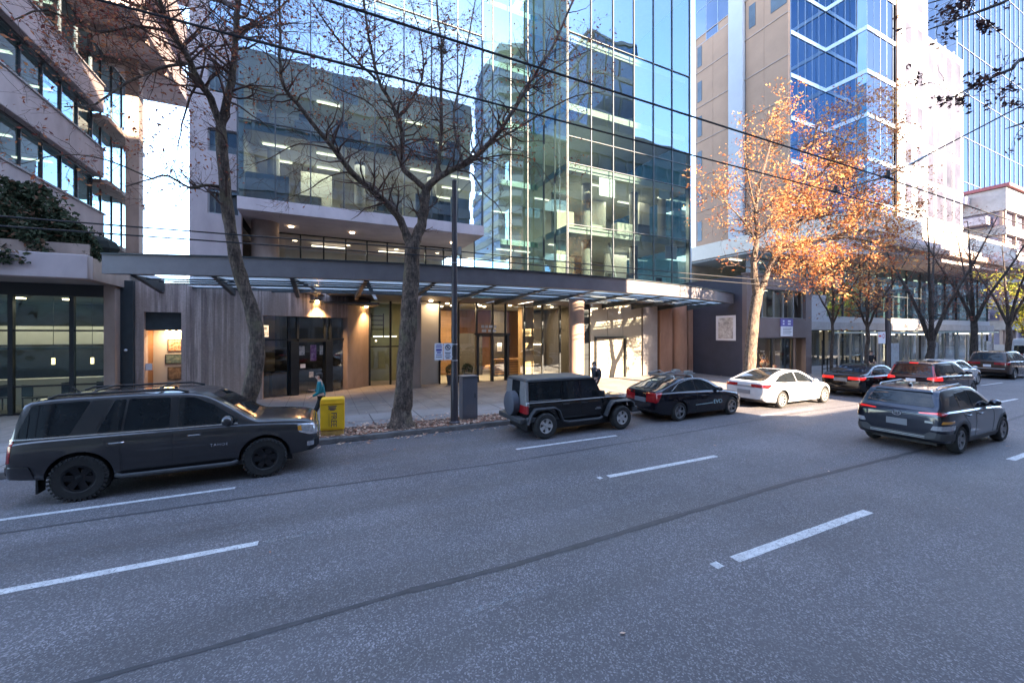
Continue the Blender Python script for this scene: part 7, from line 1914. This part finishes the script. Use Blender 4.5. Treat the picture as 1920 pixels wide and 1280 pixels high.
# --- evergreen hedge spilling over the podium
h = MB(); rh = random.Random(12)
def hz(x):   # outline of the hedge top
    z = 7.62 if x < -7.95 else 7.62 - 1.85 * (x + 7.95) / 1.35
    return z + .10 * math.sin(x * 2.7) + .09 * math.sin(x * 6.1)
for _ in range(15000):
    x = (rh.uniform(-10.5, -6.55) if rh.random() < .72 else rh.uniform(-17.5, -10.5)); top = hz(x); z = 5.25 + (top - 5.25) * rh.random() ** .75
    dep = .75 * math.sqrt(max(0.05, 1 - ((z - 5.9) / (top - 5.3 + .01)) ** 2)) if z > 5.9 else .75
    y = 18.35 - dep * rh.uniform(.75, 1.12) + .16 * math.sin(x * 3.3 + z * 2.2) + .12 * math.sin(x * 7 + z * 5) if rh.random() < .8 else 18.35 + rh.uniform(-.5, 1.2)
    if rh.random() < .05: z = rh.uniform(4.95, 5.4); y = 17.42 - rh.uniform(.02, .2); x = rh.choice((-12.2, -10.4, -9.1, -8.6)) + rh.gauss(0, .35); y = 16.98 - rh.uniform(.0, .12) if z < 5.34 else y
    s = rh.uniform(.05, .11); u = Vector((rh.gauss(0, 1), rh.gauss(-.3, .8), rh.gauss(-.5, .7))).normalized() * s; v = u.cross(Vector((rh.gauss(0, 1), rh.gauss(0, 1), rh.gauss(0, 1)))).normalized() * s * .5
    c = Vector((x, y, z)); h.face([c - u, c - v, c + u, c + v])
hd = thing('hedge', 'dark evergreen hedge spilling over the podium roof edge', 'hedge', (-11, 18.3, 5.3))
h.v = [(v[0] + 11, v[1] - 18.3, v[2] - 5.3) for v in h.v]; h.build('foliage', M['leafhedge'], hd)
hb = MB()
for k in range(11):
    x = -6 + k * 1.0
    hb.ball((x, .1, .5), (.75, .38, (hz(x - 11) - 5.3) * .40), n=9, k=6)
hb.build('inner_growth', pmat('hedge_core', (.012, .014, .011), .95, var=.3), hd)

# ================================================================= street furniture
lp = thing('lamp_post', 'tall dark painted lamp post at the kerb carrying two parking signs', 'lamp post', (XA(852, 11.9), 11.9, .15))
b = MB(); b.lathe([(.17, 0), (.17, .05), (.115, .09), (.112, 1.4), (.098, 1.45), (.088, 4), (.075, 7.4), (.06, 7.42)], 20, axis='z'); b.build('post', M['poledark'], lp, 30)
for z in (1.93, 2.42, 4.9): 
    b = MB(); b.lathe([(.104, z - .015), (.108, z), (.104, z + .015)], 20, axis='z'); b.build('clamp_band', M['alu'], lp)
b = MB(); b.box(.1, .2, -.07, .07, 5.15, 5.4); b.tube([(0, 0, 5.25), (.16, 0, 5.25)], .03, 8); b.build('wire_bracket', M['alu'], lp)
def psign(dx, red, lab):
    t = thing('parking_sign', lab, 'sign', (lp.location.x + dx, 11.77, 2.36), group='parking signs on the lamp post')
    b = MB(); b.box(-.128, .128, -.004, .004, -.25, .25); b.build('plate', M['signwhite'], t)
    if red:
        b = MB(); b.lathe([(.085, -.006), (.062, -.006)], 28, axis='y', c=(0, 0, .12)); b.lathe([(.085, -.0065), (.062, -.0065)], 28, axis='y', c=(0, 0, .12)); b.build('ring', M['signink'], t)
        b = MB(); b.bar((-.05, -.0075, .17), (.05, -.0075, .07), .004, .022); b.build('slash', M['signink'], t)
        text_mesh('letter', 'P', .13, M['signink'], t, (0, -.0055, .12), (R(90), 0, 0), .0006)
        for (w, z) in ((.085, -.04), (.07, -.09), (.085, -.15), (.06, -.20)):
            b = MB(); b.box(-w, w, -.0062, -.0042, z - .012, z + .012); b.build('printed_line', M['signink'], t)
    else:
        for (w, z, h_) in ((.08, .19, .014), (.09, .14, .014), (.085, .05, .035), (.06, -.03, .02), (.085, -.10, .012)):
            b = MB(); b.box(-w, w, -.0062, -.0042, z - h_, z + h_); b.build('printed_line', M['signpurple'], t)
        b = MB(); b.bar((-.09, -.0055, -.16), (.09, -.0055, -.16), .002, .018); b.build('arrow', M['signink'], t)
psign(-.52, False, 'white time-limit parking sign, further from the lamp post of the pair')
psign(-.245, True, 'white no-parking sign with crossed circle, next to the lamp post')
b = MB(); b.box(-.66, -.09, .012, .03, 2.5, 2.54); b.box(-.66, -.09, .012, .03, 2.18, 2.22); o = b.build('sign_bracket', M['alu'], lp); o.location = (0, -.13, -.15)

cb = thing('utility_cabinet', 'grey metal utility cabinet standing behind the lamp post', 'cabinet', (XA(878, 12.35), 12.35, .15))
b = MB(); b.box(-.25, .25, -.2, .2, .06, 1.36); bevel(b.build('body', M['cabinet'], cb), .015)
b = MB(); b.box(-.27, .27, -.22, .22, 1.361, 1.4); b.build('lid', M['cabinet'], cb)
b = MB(); b.box(-.24, .24, -.19, .19, 0, .059); b.build('plinth', M['kerb'], cb)
b = MB(); b.box(-.21, .21, -.206, -.2005, .12, 1.3); b.build('door', M['cabinet'], cb)
b = MB(); b.box(.14, .16, -.222, -.2065, .7, .84); b.build('handle', M['steeldark'], cb)
b = MB(); b.box(-.13, .19, -.2075, -.2065, .16, .5); b.build('vent', M['steel'], cb)

nb_ = thing('newspaper_box', 'bright yellow free newspaper box on the kerb in front of the SUV', 'newspaper box', (XA(624, 12.05), 12.05, .15), R(-4))
b = MB(); b.prism([(-.3, .16), (.3, .16), (.3, .96), (.26, 1.0), (-.26, 1.0), (-.3, .96)], -.22, .22, plane='xz'); bevel(b.build('body', M['yellow'], nb_), .02, 3)
b = MB(); b.box(-.28, .28, -.2, .2, .0, .159); bevel(b.build('base', pmat('faded_yellow_base', (.42, .24, .06), .7, var=.3, scale=5), nb_), .01)
b = MB(); b.box(-.27, .27, -.228, -.2205, .22, .84); b.build('door', M['yellow'], nb_)
b = MB(); b.box(-.3, .3, -.24, -.221, .87, .89); b.build('ledge', M['yellow'], nb_)
for k, (w, z) in enumerate(((.11, .80), (.085, .765), (.10, .73), (.06, .70))):
    b = MB(); b.box(-w, w, -.2315, -.2285, z - .011, z + .011); b.build('printed_line', M['signink'], nb_)
text_mesh('lettering', 'FREE', .20, M['signink'], nb_, (0.03, -.2295, .44), (R(90), R(90), 0), .0015, sx=1.0, spacing=.95)
b = MB(); b.bar((-.075, -.2295, .27), (-.075, -.2295, .63), .002, .012); b.bar((-.095, -.2295, .27), (-.095, -.2295, .61), .002, .006); b.build('underline', M['signink'], nb_)

# far street pole with signal box, far sign
up = thing('utility_pole', 'dark square utility pole rising beside the glass shelters', 'pole', (XA(1665, 12.6), 12.6, .15))
b = MB(); b.lathe([(.2, 0), (.19, .3), (.15, .4), (.14, 5.6), (.12, 5.7)], 12, axis='z'); b.build('shaft', M['poledark'], up, 40)
b = MB(); b.box(-.7, .7, -.1, .1, 5.3, 5.45); b.box(-.5, .5, -.1, .1, 4.95, 5.05); b.build('cross_arm', M['poledark'], up)
b = MB(); b.ball((0, -.2, 4.2), .22); b.build('lamp_globe', M['signwhite'], up, 40) if False else None
fs = thing('street_sign', 'white square parking sign on a thin post in front of the shelter', 'sign', (XA(1653, 12.1), 12.1, .15))
b = MB(); b.tube([(0, .03, 0), (0, .03, 2.9)], .03, 8); b.build('post', M['alu'], fs)
b = MB(); b.box(-.42, .42, -.01, .0, 2.15, 2.85); b.build('plate', M['signwhite'], fs)
b = MB(); b.lathe([(.13, -.013), (.09, -.013)], 24, axis='y', c=(.2, 0, 2.6)); b.build('ring', M['signred'], fs)
b = MB(); b.box(-.36, -.05, -.013, -.0105, 2.55, 2.65); b.build('printed_line', M['signred'], fs)

# glass shelters by the pavement
def shelter(name, label, x0, x1, y0, y1, h, lit=False):
    t = thing(name, label, 'bus shelter', (x0, y0, .146), group='glass shelters along the far pavement'); w = x1 - x0; d = y1 - y0
    b = MB(); b.box(-.2, w + .2, -.2, d + .2, h, h + .12); b.build('roof', pmat('pale_green_roof', (.45, .52, .48), .4, var=.1), t)
    for x in (0.06, w / 3, 2 * w / 3, w - .06):
        for y in (.05, d - .05):
            b = MB(); b.box(x - .05, x + .05, y - .05, y + .05, 0, h); b.build('post', M['alu'], t)
    for i in range(3):
        a, c = w * i / 3 + .12, w * (i + 1) / 3 - .06
        b = MB(); b.face([(a, d - .05, .3), (c, d - .05, .3), (c, d - .05, h - .15), (a, d - .05, h - .15)]); b.build('glass_pane', M['shopglass'], t)
    b = MB(); b.box(.5, w - .5, d - .6, d - .2, .42, .48); b.box(.7, .78, d - .5, d - .3, 0, .42); b.box(w - .78, w - .7, d - .5, d - .3, 0, .42); b.build('bench', M['steeldark'], t)
    b = MB(); b.box(w - 1.5, w - .2, .02, .14, .3, 2.1); b.build('advert_panel', blob_mat('advert_' + str(int(x0)), [(.1, .12, .13), (.45, .48, .5), (.25, .2, .18)], 1.2), t)
    b = MB(); b.box(.3, w - .3, .2, .26, h - .1, h - .02); b.build('roof_light', M['strip'], t)
    return t
shelter('glass_shelter', 'glass bus shelter nearest the low shop building', 31.2, 35.6, 13.4, 15.0, 2.75)
shelter('glass_shelter', 'glass bus shelter between the young orange tree and the forked tree', 36.4, 41.4, 13.4, 15.0, 2.75)
shelter('glass_shelter', 'farthest glass bus shelter, behind the bronze SUV', 44.0, 51.0, 13.2, 14.8, 2.8)
for k in range(3):
    o = MB(); o.box(-.35, .35, -.2, .2, 0, 1.0); o.ball((0, 0, 1.25), (.42, .3, .4)); q = o.build('planter', [M['brownrender']], loc=(27.2 + k * 1.6, 15.4, .142))
    bpy.data.objects.remove(q)
# fence posts by the shelters
g = thing('iron_fence', 'low dark railing between the low shop building and the shelters', 'fence', (30.6, 15.6, .142))
for k in range(8):
    b = MB(); b.box(k * .6 - .03, k * .6 + .03, -.03, .03, 0, 2.3 if k == 0 else 1.1); b.build('post', M['frame'], g)
for z in (.35, 1.0):
    b = MB(); b.box(0.03, 4.2, -.02, .02, z, z + .05); b.build('rail', M['frame'], g)

# ---- overhead wires
def wire(name, label, pts, r=.012, sag=0.0):
    P = []
    for a, c in zip(pts[:-1], pts[1:]):
        a, c = Vector(a), Vector(c)
        for i in range(12):
            t = i / 12; q = a.lerp(c, t); q.z -= sag * 4 * t * (1 - t); P.append(q)
    P.append(Vector(pts[-1])); b = MB(); b.tube(P, r, 6); o = b.build(name, M['wire']); return tag(o, label, 'wire', 'overhead wires')
wire('trolley_wire', 'higher of the two trolley wires crossing in front of the glass bays', [(-30, 4.2, 6.1), (10.6, 4.2, 6.1), (40, 4.2, 6.1), (80, 4.2, 6.1)], .014, .06)
wire('trolley_wire', 'lower trolley wire running parallel under the other in front of the glass bays', [(-30, 5.15, 6.12), (10.6, 5.15, 6.12), (40, 5.15, 6.12), (80, 5.15, 6.12)], .014, .06)
wire('span_wire', 'cross wire slanting up to the right edge from the trolley wires', [(10.6, 5.15, 6.13), (10.6, 4.2, 6.16), (10.6, 2.4, 6.72), (10.6, -6, 9.2)], .012)
wire('service_cable', 'upper of two cables strung along the pavement past the hedge to the lamp post', [(-26, 11.9, 5.28), (lp.location.x, 11.9, 5.42), (34, 12.2, 5.6)], .018, .1)
wire('service_cable', 'lower of two cables strung along the pavement past the hedge to the lamp post', [(-26, 11.9, 5.08), (lp.location.x, 11.88, 5.22), (34, 12.2, 5.35)], .018, .1)
for (x, y, z, lab) in ((10.62, 4.2, 6.13, 'dark insulator clamp on the nearer trolley wire'), (10.62, 5.15, 6.13, 'dark insulator clamp on the farther trolley wire')):
    t = thing('wire_insulator', lab, 'insulator', (x, y, z), group='insulators on the trolley wires')
    b = MB(); b.tube([(0, 0, -.02), (0, 0, .14)], .03, 8); b.tube([(-.18, 0, 0), (.18, 0, 0)], .022, 8); b.build('clamp', M['wire'], t)
b = MB(); b.tube([(10.6, 3.86, 6.26), (10.6, 3.6, 6.345)], .028, 8); tag(b.build('wire_insulator', M['alu']), 'pale rod insulator on the slanting cross wire', 'insulator', 'insulators on the trolley wires')
